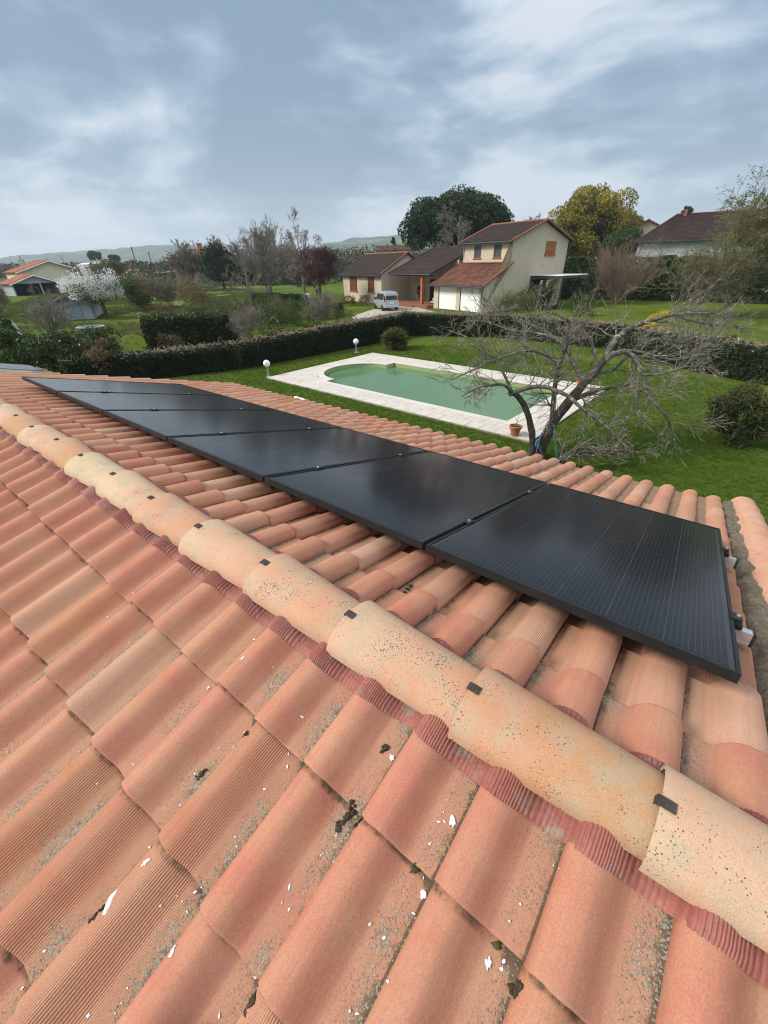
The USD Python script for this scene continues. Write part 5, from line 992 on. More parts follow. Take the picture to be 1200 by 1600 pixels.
part(nh, 'wall', prism([N(AL1-.2, BL0+.22, -.1), N(AL1-.2, BL1, -.1), N(AL1-.2, BL1, ZL), N(AL1-.2, BLM, ZLR), N(AL1-.2, BL0+.22, ZL)], HR*.2), STUCCO)
sl_ = (ZLR-ZL)/(BLM-BL0)
part(nh, 'roof', roofsheet(N(AL0-.25, BL0-.4, ZL-.4*sl_+.1), N(AL1+.3, BL0-.4, ZL-.4*sl_+.1), N(AL0-.25, BLM, ZLR+.1), N(AL1+.3, BLM, ZLR+.1)), R_BROWN)
part(nh, 'roof', roofsheet(N(AL1+.3, BL1+.4, ZL-.4*sl_+.1), N(AL0-.25, BL1+.4, ZL-.4*sl_+.1), N(AL1+.3, BLM, ZLR+.1), N(AL0-.25, BLM, ZLR+.1)), R_BROWN)
part(nh, 'ridge_tiles', cat([ridgerow(N(AL0-.25, BLM, ZLR+.13), N(AL1+.3, BLM, ZLR+.13)), ridgerow(N(AL0-.25, BL0-.4, ZL-.4*sl_+.13), N(AL0-.25, BLM, ZLR+.13), .08), ridgerow(N(AL0-.25, BL1+.4, ZL-.4*sl_+.13), N(AL0-.25, BLM, ZLR+.13), .08)]), RIDGE_O)
part(nh, 'gutter', tube([N(AL0-.25, BL0-.47, ZL-.4*sl_+.02), N(AL1+.3, BL0-.47, ZL-.4*sl_+.02)], .07, 8), SLATE)
# patio roof against the gable
zp = 2.95
pg = thing('patio_cover', 'white flat-roofed patio cover on dark posts against the right gable', 'patio cover', N(-1.6, 9.0, 0))
pb0 = 6.7; K1 = N(0, pb0, zp)
pts_p = [N(-.02, 6.75, zp), N(-3.3, 7.4, zp), N(-3.3, 11.6, zp), N(-.02, 11.6, zp)]
part(pg, 'roof_panel', prism([p + UP*0.0 for p in pts_p], UP*.06), WHITEP)
def bar(p, q, w=.12, h=.22): d = unit(q-p); s_ = unit(np.cross(d, UP)); return boxf(p, d, s_, UP, 0, np.linalg.norm(q-p), -w/2, w/2, -h, -.003)
part(pg, 'beam', cat([bar(pts_p[i], pts_p[(i+1) % 4]) for i in range(3)]), SLATE)
for p in (pts_p[0]+(-HR)*.1, pts_p[1], pts_p[2]):
    q = np.array([p[0], p[1], 0]); part(pg, 'post', boxf(q, EX, EY, UP, -.07, .07, -.07, .07, 0, zp-.22), SLATE)
part(nh, 'patio_door', boxf(N(0, 0), HP_, UP, -HR, 6.85, 9.6, 0, 2.6, .0, .03), DARKIN)
for i, (px, lab) in enumerate(((860, 'left one of two pale planks leaning under the patio cover'), (872, 'right one of two pale planks leaning under the patio cover'))):
    b0 = N(-1.5-i*.75, 5.9, 0); single('leaning_plank', prism([b0, b0-HR*.26, b0-HR*.26+HP_*.55+UP*2.6, b0+HP_*.55+UP*2.6], HP_*.05), WOODPALE, lab, 'plank')

# ------------------------------------------------------------------ silver van
def make_van():
    t = thing('parked_van', 'silver grey compact van seen from behind, parked before the porch', 'van', G(612, 486))
    hd = unit(np.array([-0.30, 0.95, 0])); sdv = np.array([hd[1], -hd[0], 0]); O = G(612, 486); L, W, Hh = 4.1, 1.72, 1.80
    Q = lambda x, y, z: O + hd*x + sdv*y + UP*z
    VP = mat_noise('van_paint', (0.50, 0.52, 0.54), (0.47, 0.49, 0.51), 1, 0.28, spec=0.6, metallic=0.5)
    TYRE = mat_noise('tyre', (0.02, 0.02, 0.02), (0.03, 0.03, 0.03), 8, 0.9); RED = mat_noise('tail_light', (0.35, 0.02, 0.02), (0.28, 0.015, 0.02), 5, 0.2)
    PLATE = mat_noise('plate', (0.75, 0.75, 0.74), (0.7, 0.7, 0.7), 3, 0.4)
    def sec(x, hw0, hw1, z0, zb, z1, tw):   # half-outline: bottom, waist, top
        return [(x, hw0, z0), (x, hw1, z0+.25), (x, hw1, zb), (x, tw+.03, z1-.12), (x, tw-.10, z1), ]
    secs = [sec(0.0, .70, .80, .34, .95, 1.62, .62), sec(.06, .76, .85, .30, 1.0, 1.76, .66), sec(.5, .78, .86, .28, 1.0, 1.80, .68), sec(2.2, .78, .86, .28, 1.0, 1.80, .68), sec(2.75, .78, .86, .28, 1.0, 1.72, .65), sec(3.30, .78, .85, .28, .98, 1.12, .70), sec(3.85, .74, .80, .28, .85, .98, .62), sec(4.1, .60, .66, .34, .66, .74, .50)]
    rows = [[Q(x, -y, z) for x, y, z in s] + [Q(x, y, z) for x, y, z in s[::-1]] for s in secs]
    n = len(rows[0]); V = np.array(rows).reshape(-1, 3); f = []
    for i in range(len(rows)-1):
        for k in range(n): a, b = i*n+k, i*n+(k+1) % n; f += [[a, b, b+n], [a, b+n, a+n]]
    for e in (0, len(rows)-1): f += [[e*n, e*n+k, e*n+k+1] if e else [e*n, e*n+k+1, e*n+k] for k in range(1, n-1)]
    part(t, 'body', (V, np.array(f)[:, ::-1]), VP, smooth=35)
    part(t, 'rear_window', prism([Q(-.012, -.64, 1.05), Q(-.012, .64, 1.05), Q(.004, .56, 1.60), Q(.004, -.56, 1.60)], hd*.012), GLASSD)
    for s in (-1, 1):
        part(t, 'side_window', prism([Q(.28, s*.865, 1.05), Q(1.35, s*.865, 1.05), Q(1.35, s*.735, 1.60), Q(.34, s*.735, 1.60)], sdv*s*.02), GLASSD)
        part(t, 'side_window', prism([Q(1.45, s*.865, 1.05), Q(2.75, s*.865, 1.05), Q(2.45, s*.735, 1.60), Q(1.45, s*.735, 1.60)], sdv*s*.02), GLASSD)
        part(t, 'tail_light', boxf(Q(0, s*.76, 0), hd, sdv, UP, -.015, .12, -.07, .07, .95, 1.42), RED)
        part(t, 'mirror', boxf(Q(2.75, s*.95, 1.08), hd, sdv, UP, -.05, .06, -.10, .10, -.08, .10), BLACKPLASTIC)
        for x in (.72, 3.30): part(t, 'wheel', tube([Q(x, s*.66, .31), Q(x, s*.875, .31)], .31, 18), TYRE)
    part(t, 'bumper', bevelbox(Q(0, 0, .36), hd, sdv, UP, -.07, .03, -.80, .80, 0, .20, .03), VP)
    part(t, 'number_plate', boxf(Q(0, 0, 0), hd, sdv, UP, -.025, -.003, -.26, .26, .72, .84), PLATE)
make_van()
# ------------------------------------------------------------------ buildings at left and right
def rect_house(name, label, base, ax, L, D, ze, zr, wall, roof, rid=None, over=.4, fascia=None, gable_open=False, cat_='house', windows=()):
    """gabled house; ax = direction of its gable wall (left to right as seen), L = width of the gable, D = depth"""
    base = np.asarray(base, float); ax = unit(np.array([ax[0], ax[1], 0])); ay = np.array([-ax[1], ax[0], 0]); t = thing(name, label, cat_, base)
    Q = lambda x, y, z: base + ax*x + ay*y + UP*z
    if not gable_open: part(t, 'wall', prism([Q(-L/2, 0, -.1), Q(L/2, 0, -.1), Q(L/2, 0, ze), Q(0, 0, zr), Q(-L/2, 0, ze)], ay*.25), wall)
    else:
        part(t, 'gable', prism([Q(-L/2, 0, ze-.1), Q(L/2, 0, ze-.1), Q(0, 0, zr)], ay*.12), wall)
        for x in (-L/2+.12, L*.1, L/2-.12): part(t, 'post', boxf(Q(x, .1, 0), ax, ay, UP, -.12, .12, -.1, .12, 0, ze-.1), wall)
    part(t, 'wall', boxf(Q(0, 0, 0), ax, ay, UP, -L/2, -L/2+.25, .26, D, -.1, ze), wall); part(t, 'wall', boxf(Q(0, 0, 0), ax, ay, UP, L/2-.25, L/2, .26, D, -.1, ze), wall)
    part(t, 'wall', prism([Q(-L/2+.26, D-.25, -.1), Q(L/2-.26, D-.25, -.1), Q(L/2-.26, D-.25, ze), Q(0, D-.25, zr), Q(-L/2+.26, D-.25, ze)], ay*.24), wall if not gable_open else DARKIN)
    s = (zr-ze)/(L/2)
    part(t, 'roof', roofsheet(Q(-L/2-over, -over, ze-s*over+.1), Q(-L/2-over, D+over, ze-s*over+.1), Q(0, -over, zr+.1), Q(0, D+over, zr+.1)), roof)
    part(t, 'roof', roofsheet(Q(L/2+over, D+over, ze-s*over+.1), Q(L/2+over, -over, ze-s*over+.1), Q(0, D+over, zr+.1), Q(0, -over, zr+.1)), roof)
    if rid is not None: part(t, 'ridge_tiles', ridgerow(Q(0, -over, zr+.14), Q(0, D+over, zr+.14)), rid)
    if fascia is not None: part(t, 'bargeboard', cat([boxf(Q(sg_*(L/2+over), -over-.03, ze-s*over+.06), unit(-sg_*ax*(L/2+over)+UP*(zr-ze+s*over)), ay, UP, 0, math.hypot(L/2+over, zr-ze+s*over), -.04, .0, -.24, .0) for sg_ in (-1, 1)]), fascia)
    for (x0, x1, z0, z1, mt) in windows:
        w_ = part(t, 'window', boxf(Q(0, 0, 0), ax, ay, UP, x0, x1, -.06, -.003, z0, z1), mt); part(w_, 'sill', boxf(Q(0, 0, 0), ax, ay, UP, x0-.1, x1+.1, -.16, -.003, z0-.12, z0-.005), WHITEP)
    return t, Q
Yh = 115; b_ = AT(86, 440, Yh); b_[2] = 0; axh = np.array([0.62, 0.78])
rect_house('cream_house', 'cream gabled house with white bargeboards and bright red roof, far left', b_, axh, 13.6, 9, AT(128, 421, Yh)[2]-.2, AT(80, 407, Yh)[2], CREAM, R_ORANGE, RIDGE_O, .5, WHITEP, windows=((-4.2, -3.0, 1.2, 2.6, GREYW), (1.5, 3.2, .6, 2.5, GREYW)))
cst = thing('house_chimney', 'small pale chimney standing behind the red roof of the cream house', 'chimney', AT(38, 420, 128)*[1, 1, 0]); q_ = AT(38, 420, 128)
part(cst, 'stack', bevelbox([q_[0], q_[1], 0], EX, EY, UP, -.6, .6, -.4, .4, 0, AT(38, 404, 128)[2], .1), PALEW); part(cst, 'pot', lathe([(.2, 0), (.16, .5)], [q_[0], q_[1], AT(38, 404, 128)[2]], 8), TERRA)
Yh = 98; b_ = AT(58, 450, Yh); b_[2] = 0
rect_house('car_shelter', 'open-fronted gabled outbuilding with red roof just below the cream house', b_, axh, 8.2, 7, AT(96, 440, Yh)[2]-.1, AT(52, 432, Yh)[2]+.3, PALEW, R_ORANGE, RIDGE_O, .5, WHITEP, gable_open=True, cat_='outbuilding')
b_ = G(116, 500); ax_ = np.array([0.93, 0.36])
sh_, Q_ = rect_house('garden_shed', 'grey gabled garden shed with faded blue double doors beside the blossoming tree', b_, ax_, 3.7, 5.0, 1.55, 2.35, GREYW, mat_noise('shed_roof', (0.14, 0.095, 0.075), (0.10, 0.07, 0.055), 3, .95, fine=.2), None, .45, WOODG, cat_='shed')
axu = unit(np.array([.93, .36, 0])); ayu = np.array([-axu[1], axu[0], 0])
for x0, x1 in ((-.95, -.02), (.0, .95)):
    d_ = part(sh_, 'door', boxf(Q_(0, 0, 0), axu, ayu, UP, x0, x1, -.06, -.003, .02, 1.72), BLUEP); part(d_, 'brace', cat([boxf(Q_(0, 0, 0), axu, ayu, UP, x0+.03, x1-.03, -.085, -.06, z_, z_+.1) for z_ in (.3, 1.3)]), BLUEP)
ld = thing('small_ladder', 'short white step ladder against the shed wall beside the blue doors', 'ladder', Q_(-1.25, -.35, 0))
for x in (-1.45, -1.05): part(ld, 'rail', tube([Q_(x, -.45, 0), Q_(x, -.06, 1.5)], .025, 6), WHITEP)
part(ld, 'rungs', cat([tube([Q_(-1.45, -.45+.39*k/6, 1.5*k/6), Q_(-1.05, -.45+.39*k/6, 1.5*k/6)], .02, 6) for k in range(1, 6)]), WHITEP)
Yh = 150; b_ = AT(216, 437, Yh); b_[2] = 0
rect_house('small_hut', 'small cream hut with orange roof beyond the shrubs, left of the field', b_, [.75, .65], 5.4, 5, AT(228, 427, Yh)[2]-.1, AT(217, 421, Yh)[2]+.2, CREAM, R_ORANGE, RIDGE_O, .4, WHITEP, cat_='hut')
q0 = AT(261, 432, 140)*[1, 1, 0]; ls_ = thing('lean_shelter', 'grey open lean-to shelter with tin roof right of the orange-roofed hut', 'shelter', q0)
part(ls_, 'roof', prism([q0+[-3.6, -2, 2.9], q0+[3.6, -2, 3.1], q0+[3.6, 3, 3.5], q0+[-3.6, 3, 3.3]], UP*.12), WOODG)
for x in (-3.3, 0, 3.3): part(ls_, 'post', boxf(q0, EX, EY, UP, x-.12, x+.12, -1.9, -1.7, 0, 2.9), WOODG)
part(ls_, 'back_wall', boxf(q0, EX, EY, UP, -3.5, 3.5, 2.8, 2.95, 0, 3.2), DARKIN)
Yh = 120; b_ = AT(311, 425, Yh)+[5, 1, 0]; b_[2] = 0
rect_house('red_roof_house', 'old grey house with red hipped roof half hidden by bare trees', b_, [.2, .98], 9.5, 9.5, AT(286, 402, Yh)[2], AT(312, 390, Yh)[2], OLDW, R_OLD, RIDGE_O, .4)
q0 = AT(312, 386, 124)*[1, 1, 0]; cc = thing('house_chimney', 'brick chimney rising over the red hipped roof', 'chimney', q0); part(cc, 'stack', bevelbox(q0, EX, EY, UP, -.5, .5, -.4, .4, 5, AT(312, 381, 124)[2], .1), TERRA); part(cc, 'cap', bevelbox(q0+[0, 0, AT(312, 381, 124)[2]+.003], EX, EY, UP, -.6, .6, -.5, .5, 0, .2, .05), CONC)
q0 = AT(140, 415, 330)*[1, 1, 0]; wb = thing('white_farm_building', 'long low white farm building far out on the plain', 'building', q0)
part(wb, 'wall', boxf(q0, [.98, .2, 0], [-.2, .98, 0], UP, -5, 5, -4, 4, 0, AT(140, 413, 330)[2]), WHITEP); part(wb, 'roof', prism([q0+UP*AT(140, 413, 330)[2]+np.array(v) for v in ((-5.3, -4.5, 0), (5.3, -4.0, 0), (5.3, 0, .7), (-5.3, 0, .7))], [0, 8, .3]), WHITEP); part(wb, 'opening', boxf(q0, [.98, .2, 0], [-.2, .98, 0], UP, 1.5, 4.0, -4.06, -4.003, 1.2, 3.0), DARKIN)
q0 = AT(617, 388, 190)*[1, 1, 0]
rect_house('distant_house', 'distant house showing only its dusty red roof above the woods', q0+[7, 0, 0], [.1, .99], 12, 14, AT(617, 391, 190)[2], AT(617, 383.5, 190)[2], GREYW, R_RED, None, .5)
# house beyond the big hedge at right
Yn = 74; nl = AT(993, 400, Yn)*[1, 1, 0]; nax = unit(np.array([0.88, -0.47, 0])); nay = np.array([-nax[1], nax[0], 0])
rn = thing('right_neighbour_house', 'pale house with long dark tiled roof and chimney behind the tall hedge on the right', 'house', nl)
RQ = lambda x, y, z: nl + nax*x + nay*y + UP*z
zne = AT(996, 374, Yn)[2]; znr = AT(1040, 338, Yn+3)[2]
part(rn, 'wall', boxf(nl, nax, nay, UP, 0, 19, 0, .25, 0, zne), PALEW); part(rn, 'wall', boxf(nl, nax, nay, UP, 0, .25, .26, 8.14, 0, zne), PALEW)
part(rn, 'wall', boxf(nl, nax, nay, UP, .26, 19, 8.15, 8.4, 0, zne), PALEW); part(rn, 'wall', prism([RQ(18.75, .26, 0), RQ(18.75, 8.1, 0), RQ(18.75, 8.1, zne), RQ(18.75, 4.2, znr), RQ(18.75, .26, zne)], nax*.24), PALEW)
ss_ = (znr-zne)/4.2
zed = zne-.6*ss_+.1
part(rn, 'roof', roofsheet(RQ(-.6, -.6, zed), RQ(19.4, -.6, zed), RQ(4.2, 4.2, znr+.1), RQ(19.4, 4.2, znr+.1)), R_BROWN); part(rn, 'roof', roofsheet(RQ(19.4, 9.0, zed), RQ(-.6, 9.0, zed), RQ(19.4, 4.2, znr+.1), RQ(4.2, 4.2, znr+.1)), R_BROWN); part(rn, 'roof', roofsheet(RQ(-.6, 9.0, zed), RQ(-.6, -.6, zed), RQ(4.19, 4.2, znr+.1), RQ(4.2, 4.19, znr+.1)), R_LIT, label='hipped end of the roof, painted paler as if lit')
part(rn, 'ridge_tiles', cat([ridgerow(RQ(4.2, 4.2, znr+.14), RQ(19.4, 4.2, znr+.14)), ridgerow(RQ(-.6, -.6, zed+.03), RQ(4.2, 4.2, znr+.14), .09), ridgerow(RQ(-.6, 9.0, zed+.03), RQ(4.2, 4.2, znr+.14), .09)]), R_RED)
part(rn, 'gutter', tube([RQ(-.4, -.68, zne-.6*ss_+.02), RQ(19.4, -.68, zne-.6*ss_+.02)], .07, 8), SLATE)
ch = part(rn, 'chimney', bevelbox(RQ(13.2, 3.6, 0), nax, nay, UP, -.32, .32, -.3, .3, znr-1, znr+1.25, .06), CONC); part(ch, 'cap', boxf(RQ(13.2, 3.6, znr+1.35), nax, nay, UP, -.40, .40, -.38, .38, 0, .08), CONC)
part(rn, 'chimney', bevelbox(RQ(5.2, 4.0, 0), nax, nay, UP, -.22, .22, -.2, .2, znr-1, znr+.65, .05), BRICKT)
w_ = part(rn, 'window', boxf(nl, nax, nay, UP, 5.5, 7.2, -.05, -.003, 1.8, 3.3), GLASSD); part(w_, 'sill', boxf(nl, nax, nay, UP, 5.4, 7.3, -.12, -.003, 1.68, 1.795), CONC)
og = AT(1036, 340, Yn+10)*[1, 1, 0]
rect_house('orange_gable_house', 'taller gable end with orange roof tiles peeping over the dark roof on the right', og+nax*-2.0+nay*1.0, [nax[0], nax[1]], 9, 8, AT(1000, 366, Yn+10)[2], AT(1036, 342, Yn+10)[2], STUCCO, R_ORANGE, RIDGE_O, .5)
# poles
for px, pyt, pyb, Y, lab in ((214, 385, 417, 170, 'nearer dark telegraph pole on the plain at left'), (238, 393, 417, 190, 'farther dark telegraph pole right of the other one')):
    b_ = AT(px, pyb, Y)*[1, 1, 0]; top = AT(px-4, pyt, Y); p_ = thing('telegraph_pole', lab, 'pole', b_)
    part(p_, 'post', tube([b_, [b_[0], b_[1], top[2]]], [.22, .16], 8), WOODD); part(p_, 'crossarm', boxf([b_[0], b_[1], top[2]-.6], EX, EY, UP, -.5, .5, -.28, -.2, 0, .1), WOODD)

# ------------------------------------------------------------------ trees and shrubs
def tz(px, py, Y): return AT(px, py, Y)[2]
def ppm(P): return F/PR(np.asarray(P)+[0, 0, 2])[2]
def placed(px, pyb, pyt, Y=None):
    b = G(px, pyb) if Y is None else AT(px, pyb, Y)*[1, 1, 0]
    return b, AT(px, pyt, b[1])[2], ppm(b)
def bt(name, label, px, pyb, pyt, wpx, seed, Y=None, **kw):
    b, z, k = placed(px, pyb, pyt, Y); return bare_tree(name, label, b, z*1.0, wpx/k/2, seed, **kw)
GB = 'bare trees left of the plum tree'
bt('bare_tree', 'tall bare grey tree with fine spreading twigs, right of the red hipped roof', 345, 425, 347, 56, 1, 105, k=(8, 7, 6, 4), twigr=.028, mat=BARK, tw=TWIG)
bt('bare_tree', 'large bare many-branched tree standing left of the dark red plum', 425, 470, 322, 100, 2, 66, k=(10, 7, 6, 5), twigr=.014, tw=TWIG, multi=3, trop=.35)
bt('bare_tree', 'bare tree directly behind the dark red plum', 478, 470, 338, 90, 3, 74, k=(9, 7, 6, 5), twigr=.016, tw=TWIG)
bt('bare_tree', 'slim bare tree between the dark evergreen and the large bare tree', 388, 450, 350, 60, 4, 86, k=(8, 7, 5, 4), twigr=.018, tw=TWIGDARK)
bt('bare_tree', 'thicket of bare saplings left of the red hipped roof', 300, 446, 392, 60, 5, 104, k=(8, 6, 6, 3), twigr=.03, multi=4, tw=TWIGDARK, cat_='trees')
bt('bare_tree', 'bare tree rising in front of the big dark pine', 712, 440, 284, 85, 6, 78, k=(9, 7, 6, 4), twigr=.018, tw=TWIG)
bt('bare_tree', 'bare tree between the pine and the yellow-flowering tree', 832, 400, 301, 70, 7, 100, k=(9, 7, 6, 5), twigr=.022, tw=TWIG, leaves=(L_OLIVE, 500, .5))
bt('leaning_fruit_tree', 'low bare fruit tree with dark forked trunk at left edge near the shed', 88, 540, 462, 84, 9, k=(7, 5, 5, 4), trunkfrac=.12, twigr=.007, multi=4, mat=BARKDARK, tw=TWIG, trop=.1, ang=.7)
bt('bare_bush', 'grey tangled bare bush at the left edge below the open outbuilding', 8, 510, 458, 56, 10, 52, k=(7, 6, 5, 4), twigr=.010, multi=5, tw=TWIGDARK, cat_='shrub', trunkname='stems')
bt('pollarded_tree', 'pollarded tree with stubby knuckled limbs, left one of the pair by the wire fence', 364, 478, 428, 40, 12, k=(4, 4, 5, 2), trunkfrac=.4, r=.16, twigr=.012, multi=2, tw=TWIG, leaves=(L_DRY, 500, .14))
bt('pollarded_tree', 'pollarded tree with thick forked limbs, right one of the pair by the wire fence', 392, 482, 418, 46, 13, k=(4, 4, 4, 2), trunkfrac=.4, r=.19, twigr=.012, multi=2, tw=TWIG)
# blossoming tree
b, z, k = placed(168, 497, 414)
bl = leafy_tree('blossom_tree', 'white blossoming fruit tree beside the blue-doored shed', b, [b[0]-.3, b[1], z*.60], [3.9, 3.5, z*.45], 21, L_WHITE, 7000, .17, nb=60, r=.16, lump=.26, low=-.75, shell=.7)
rg_ = np.random.default_rng(22); P0 = smoothpath([b, b+[-.3, 0, z*.4], b+[-.6, 0, z*.8]], 5)[None]; R0 = np.array([[.12, .1, .08, .05, .03]])
P1, R1 = grow(rg_, P0, R0, 16, .62, 1.0, .2, .1, 5, .25, .6, .3); P2x, R2x = grow(rg_, P1, R1, 8, .5, .6, .3, .12, 4, .2); P3x, R3x = grow(rg_, P2x, R2x, 5, .6, .5, .2, .12, 3, .2)
part(bl, 'twigs', cat([tube_batch(P1, R1, 4), tube_batch(P2x, np.maximum(R2x, .014), 3), tube_batch(P3x, np.maximum(R3x, .01), 3)]), TWIGDARK)
part(bl, 'young_leaves', leafcloud(rg_, lumpy(rg_, [b[0]-.7, b[1], z*.55], [3.5, 3.2, z*.4], 40, 2200, .3, .6), .16), L_MID)
# dark evergreen by the red roof, pine, mimosa ...
def lt(name, label, px, py, wpx, hpx, Y, seed, mat, n, sz, base_y=None, **kw):
    c = AT(px, py, Y); k = ppm(c); rad = [wpx/2/k, wpx/2/k*.9, hpx/2/k]
    return leafy_tree(name, label, [c[0], c[1], 0], c, rad, seed, mat, n, sz, **kw)
lt('evergreen_tree', 'dense dark evergreen tree beside the red hipped roof', 345, 416, 62, 76, 100, 31, L_DARK, 12000, .42, nb=34, core=HCORE, low=-.9)
lt('evergreen_tree', 'smaller dark evergreen bush right of the dense dark evergreen', 380, 424, 42, 54, 96, 32, L_DARK, 6000, .4, nb=20, core=HCORE, low=-.9, r=.1)
lt('plum_tree', 'dark red-leaved plum tree in front of the low wing', 496, 414, 82, 100, 58, 33, L_PLUM, 8500, .15, nb=70, lump=.25, low=-.8, shell=.8)
b_ = AT(496, 470, 58)*[1, 1, 0]; pl_ = bare_tree('plum_branches', 'x', b_, 7.2, 3.1, 77, k=(9, 7, 6, 4), twigr=.010, mat=BARKDARK, tw=mat_noise('plum_twig', (0.075, 0.030, 0.030), (0.11, 0.045, 0.04), 2, .95), trop=.4)
stage.RemovePrim(pl_+'/trunk')
for nm_ in ('limbs', 'twigs'):
    src = stage.GetPrimAtPath(pl_+'/'+nm_); Sdf.CopySpec(stage.GetRootLayer(), src.GetPath(), stage.GetRootLayer(), Sdf.Path(f'/World/plum_tree/{nm_}'))
    xf = UsdGeom.Xformable(stage.GetPrimAtPath(f'/World/plum_tree/{nm_}')); xf.AddTranslateOp().Set(Gf.Vec3d(*(LOC[pl_]-LOC['/World/plum_tree']).tolist()))
stage.RemovePrim(pl_)
pine = lt('pine_tree', 'huge dark green pine with a broad dense dome behind the house', 717, 350, 200, 92, 86, 35, L_PINE, 40000, .40, nb=80, lump=.30, low=-.35, core=HCORE, r=.5, shell=.3)
rp = np.random.default_rng(36); c = AT(672, 362, 84); part(pine, 'crown', leafcloud(rp, lumpy(rp, c, [4.4, 3.4, 4.4], 40, 15000, .40, .3), .40), L_PINE); c = AT(704, 348, 83); part(pine, 'crown', leafcloud(rp, lumpy(rp, c, [4.8, 3.4, 4.6], 40, 15000, .40, .3), .40), L_PINE); c = AT(760, 352, 84); part(pine, 'crown', leafcloud(rp, lumpy(rp, c, [4.4, 3.4, 3.6], 40, 12000, .40, .3), .40), L_PINE)
lt('mimosa_tree', 'tall tree with mustard yellow and green foliage behind the gable', 924, 352, 150, 134, 88, 37, L_MIMOSA, 30000, .40, nb=70, lump=.28, low=-.9, core=HCORE, r=.3, shell=.5)
lt('mimosa_tree', 'lower mustard and green tree on the right of the tall mustard one', 980, 360, 84, 70, 92, 38, L_MIMOSA, 8000, .40, nb=30, lump=.3, low=-.9, core=HCORE, shell=.5)
lt('green_tree', 'rounded mid green tree between the mustard trees and the pale house', 972, 381, 74, 58, 80, 39, L_GREEN, 9000, .32, nb=36, core=HCORE, low=-.9)
lt('green_tree', 'dark green tree partly hidden behind the right gable edge', 880, 385, 46, 50, 84, 40, L_MID, 4500, .36, nb=26, core=HCORE, low=-.9)
lt('far_tree', 'umbrella-shaped dark tree far out on the plain at left', 177, 404, 24, 10, 300, 41, L_DARK, 1800, 1.3, nb=14, r=.3)
lt('far_tree', 'tall pale poplar-like tree far out behind the cream house', 148, 401, 22, 20, 320, 42, L_FAR, 1800, 1.3, nb=14, r=.3)
lt('far_tree', 'olive bushy tree behind the blossoming tree', 170, 420, 60, 22, 125, 43, L_OLIVE, 4000, .5, nb=24)
lt('far_tree', 'small dark conifer above the woods left of the pine', 614, 378, 9, 14, 180, 44, L_DARK, 1200, .7, nb=8)
lt('far_tree', 'grey-green young conifer above the dark roof on the right', 1073, 329, 20, 18, 120, 45, L_MID, 1000, .5, nb=10, shell=.8)
# tall feathery tree at right edge with opening buds
bt('feathery_tree', 'tall feathery tree coming into olive leaf at the right edge', 1128, 492, 268, 210, 51, k=(14, 9, 7, 4), trunkfrac=.10, twigr=.008, multi=2, r=.26, ang=.7, trop=.15, tw=TWIGOLIVE, leaves=(L_BUD, 15000, .15))
bt('feathery_tree', 'low arching grey tree in front of the tall feathery one', 1075, 500, 378, 150, 52, Y=38, k=(8, 7, 6, 4), trunkfrac=.1, twigr=.007, multi=3, r=.14, ang=.8, trop=.0, tw=TWIGOLIVE, leaves=(L_BUD, 5000, .11))
bt('red_stem_shrub', 'upright shrub of bare reddish stems in front of the tall hedge', 962, 470, 450, 76, 53, Y=50, k=(5, 5, 4, 3), trunkfrac=.05, twigr=.006, multi=24, r=.05, ang=.28, trop=.6, tw=TWIGRED, mat=TWIGRED, cat_='shrub', trunkname='stems')
# hedges
HP1 = [G(120, 606), G(383, 577), G(590, 537), G(650, 523)]
off1 = np.array([-.42, .42, 0])
H1 = [HP1[0]+off1, HP1[1]+off1, HP1[2]+off1, HP1[3]+off1]
hedge('boundary_hedge', 'dark clipped boundary hedge behind the pool with cut brown stubs on top', H1, 1.15, [1.05, 1.12, 1.38, 1.42], 61, L_THUJA, 40000, .12, HCORE, brush=1500, asp=.45, jag=.09)
corner = H1[-1]
HP2 = [corner+[.3, -.2, 0], G(790, 528)+[.3, .4, 0], G(950, 545)+[.3, .4, 0], G(1085, 580)+[.4, .4, 0], G(1215, 606)+[.4, .4, 0]]
hedge('boundary_hedge', 'dark boundary hedge behind the bare tree running to the right edge', HP2, 1.2, [1.35, 1.25, 1.2, 1.25, 1.3], 62, L_THUJA, 36000, .12, HCORE, brush=1500, asp=.45, jag=.09)
hb = [G(872, 468)+[0, 1.0, 0], G(1040, 470)+[0, 1.2, 0], G(1230, 476)+[0, 1.2, 0]]
hedge('tall_hedge', 'tall thick olive-green hedge in front of the pale house on the right', hb, 2.4, [tz(880, 405, hb[0][1]), tz(1040, 404, hb[1][1])+.1, tz(1200, 412, hb[2][1])], 63, L_LAUREL, 30000, .26, HCORE, jag=.22, asp=.6)
lb = [G(222, 548)+[0, .9, 0], G(365, 535)+[0, .9, 0]]
hedge('laurel_hedge', 'broad clipped laurel hedge with brownish new leaves beyond the boundary hedge', lb, 2.0, [tz(222, 498, lb[0][1]), tz(360, 490, lb[1][1])], 64, L_LAUREL, 14000, .15, HCORE, jag=.16, asp=.55)
lowh = [G(398, 478), G(478, 480)]
hedge('low_hedge', 'low dark hedge at the foot of the large bare trees', lowh, 1.6, [tz(398, 459, lowh[0][1]), tz(478, 462, lowh[1][1])], 65, L_DARK, 9000, .2, HCORE, jag=.2)
rh = [G(262, 482)+[0, 2, 0], G(330, 472)+[0, 3, 0], G(395, 462)+[0, 3, 0]]
def shrub(name, label, px, py, wpx, hpx, seed, mat, n, sz, Y=None, group=None, **kw):
    b = G(px, py) if Y is None else AT(px, py, Y)*[1, 1, 0]; k = ppm(b); w, h = wpx/k/2*1.2, hpx/k*1.15
    return leafy_tree(name, label, b, [b[0], b[1], h*.45], [w, w*.8, h*.55], seed, mat, n, sz, group=group, cat_='shrub', trunk=False, **{**dict(nb=22, low=-.9, shell=.6), **kw})
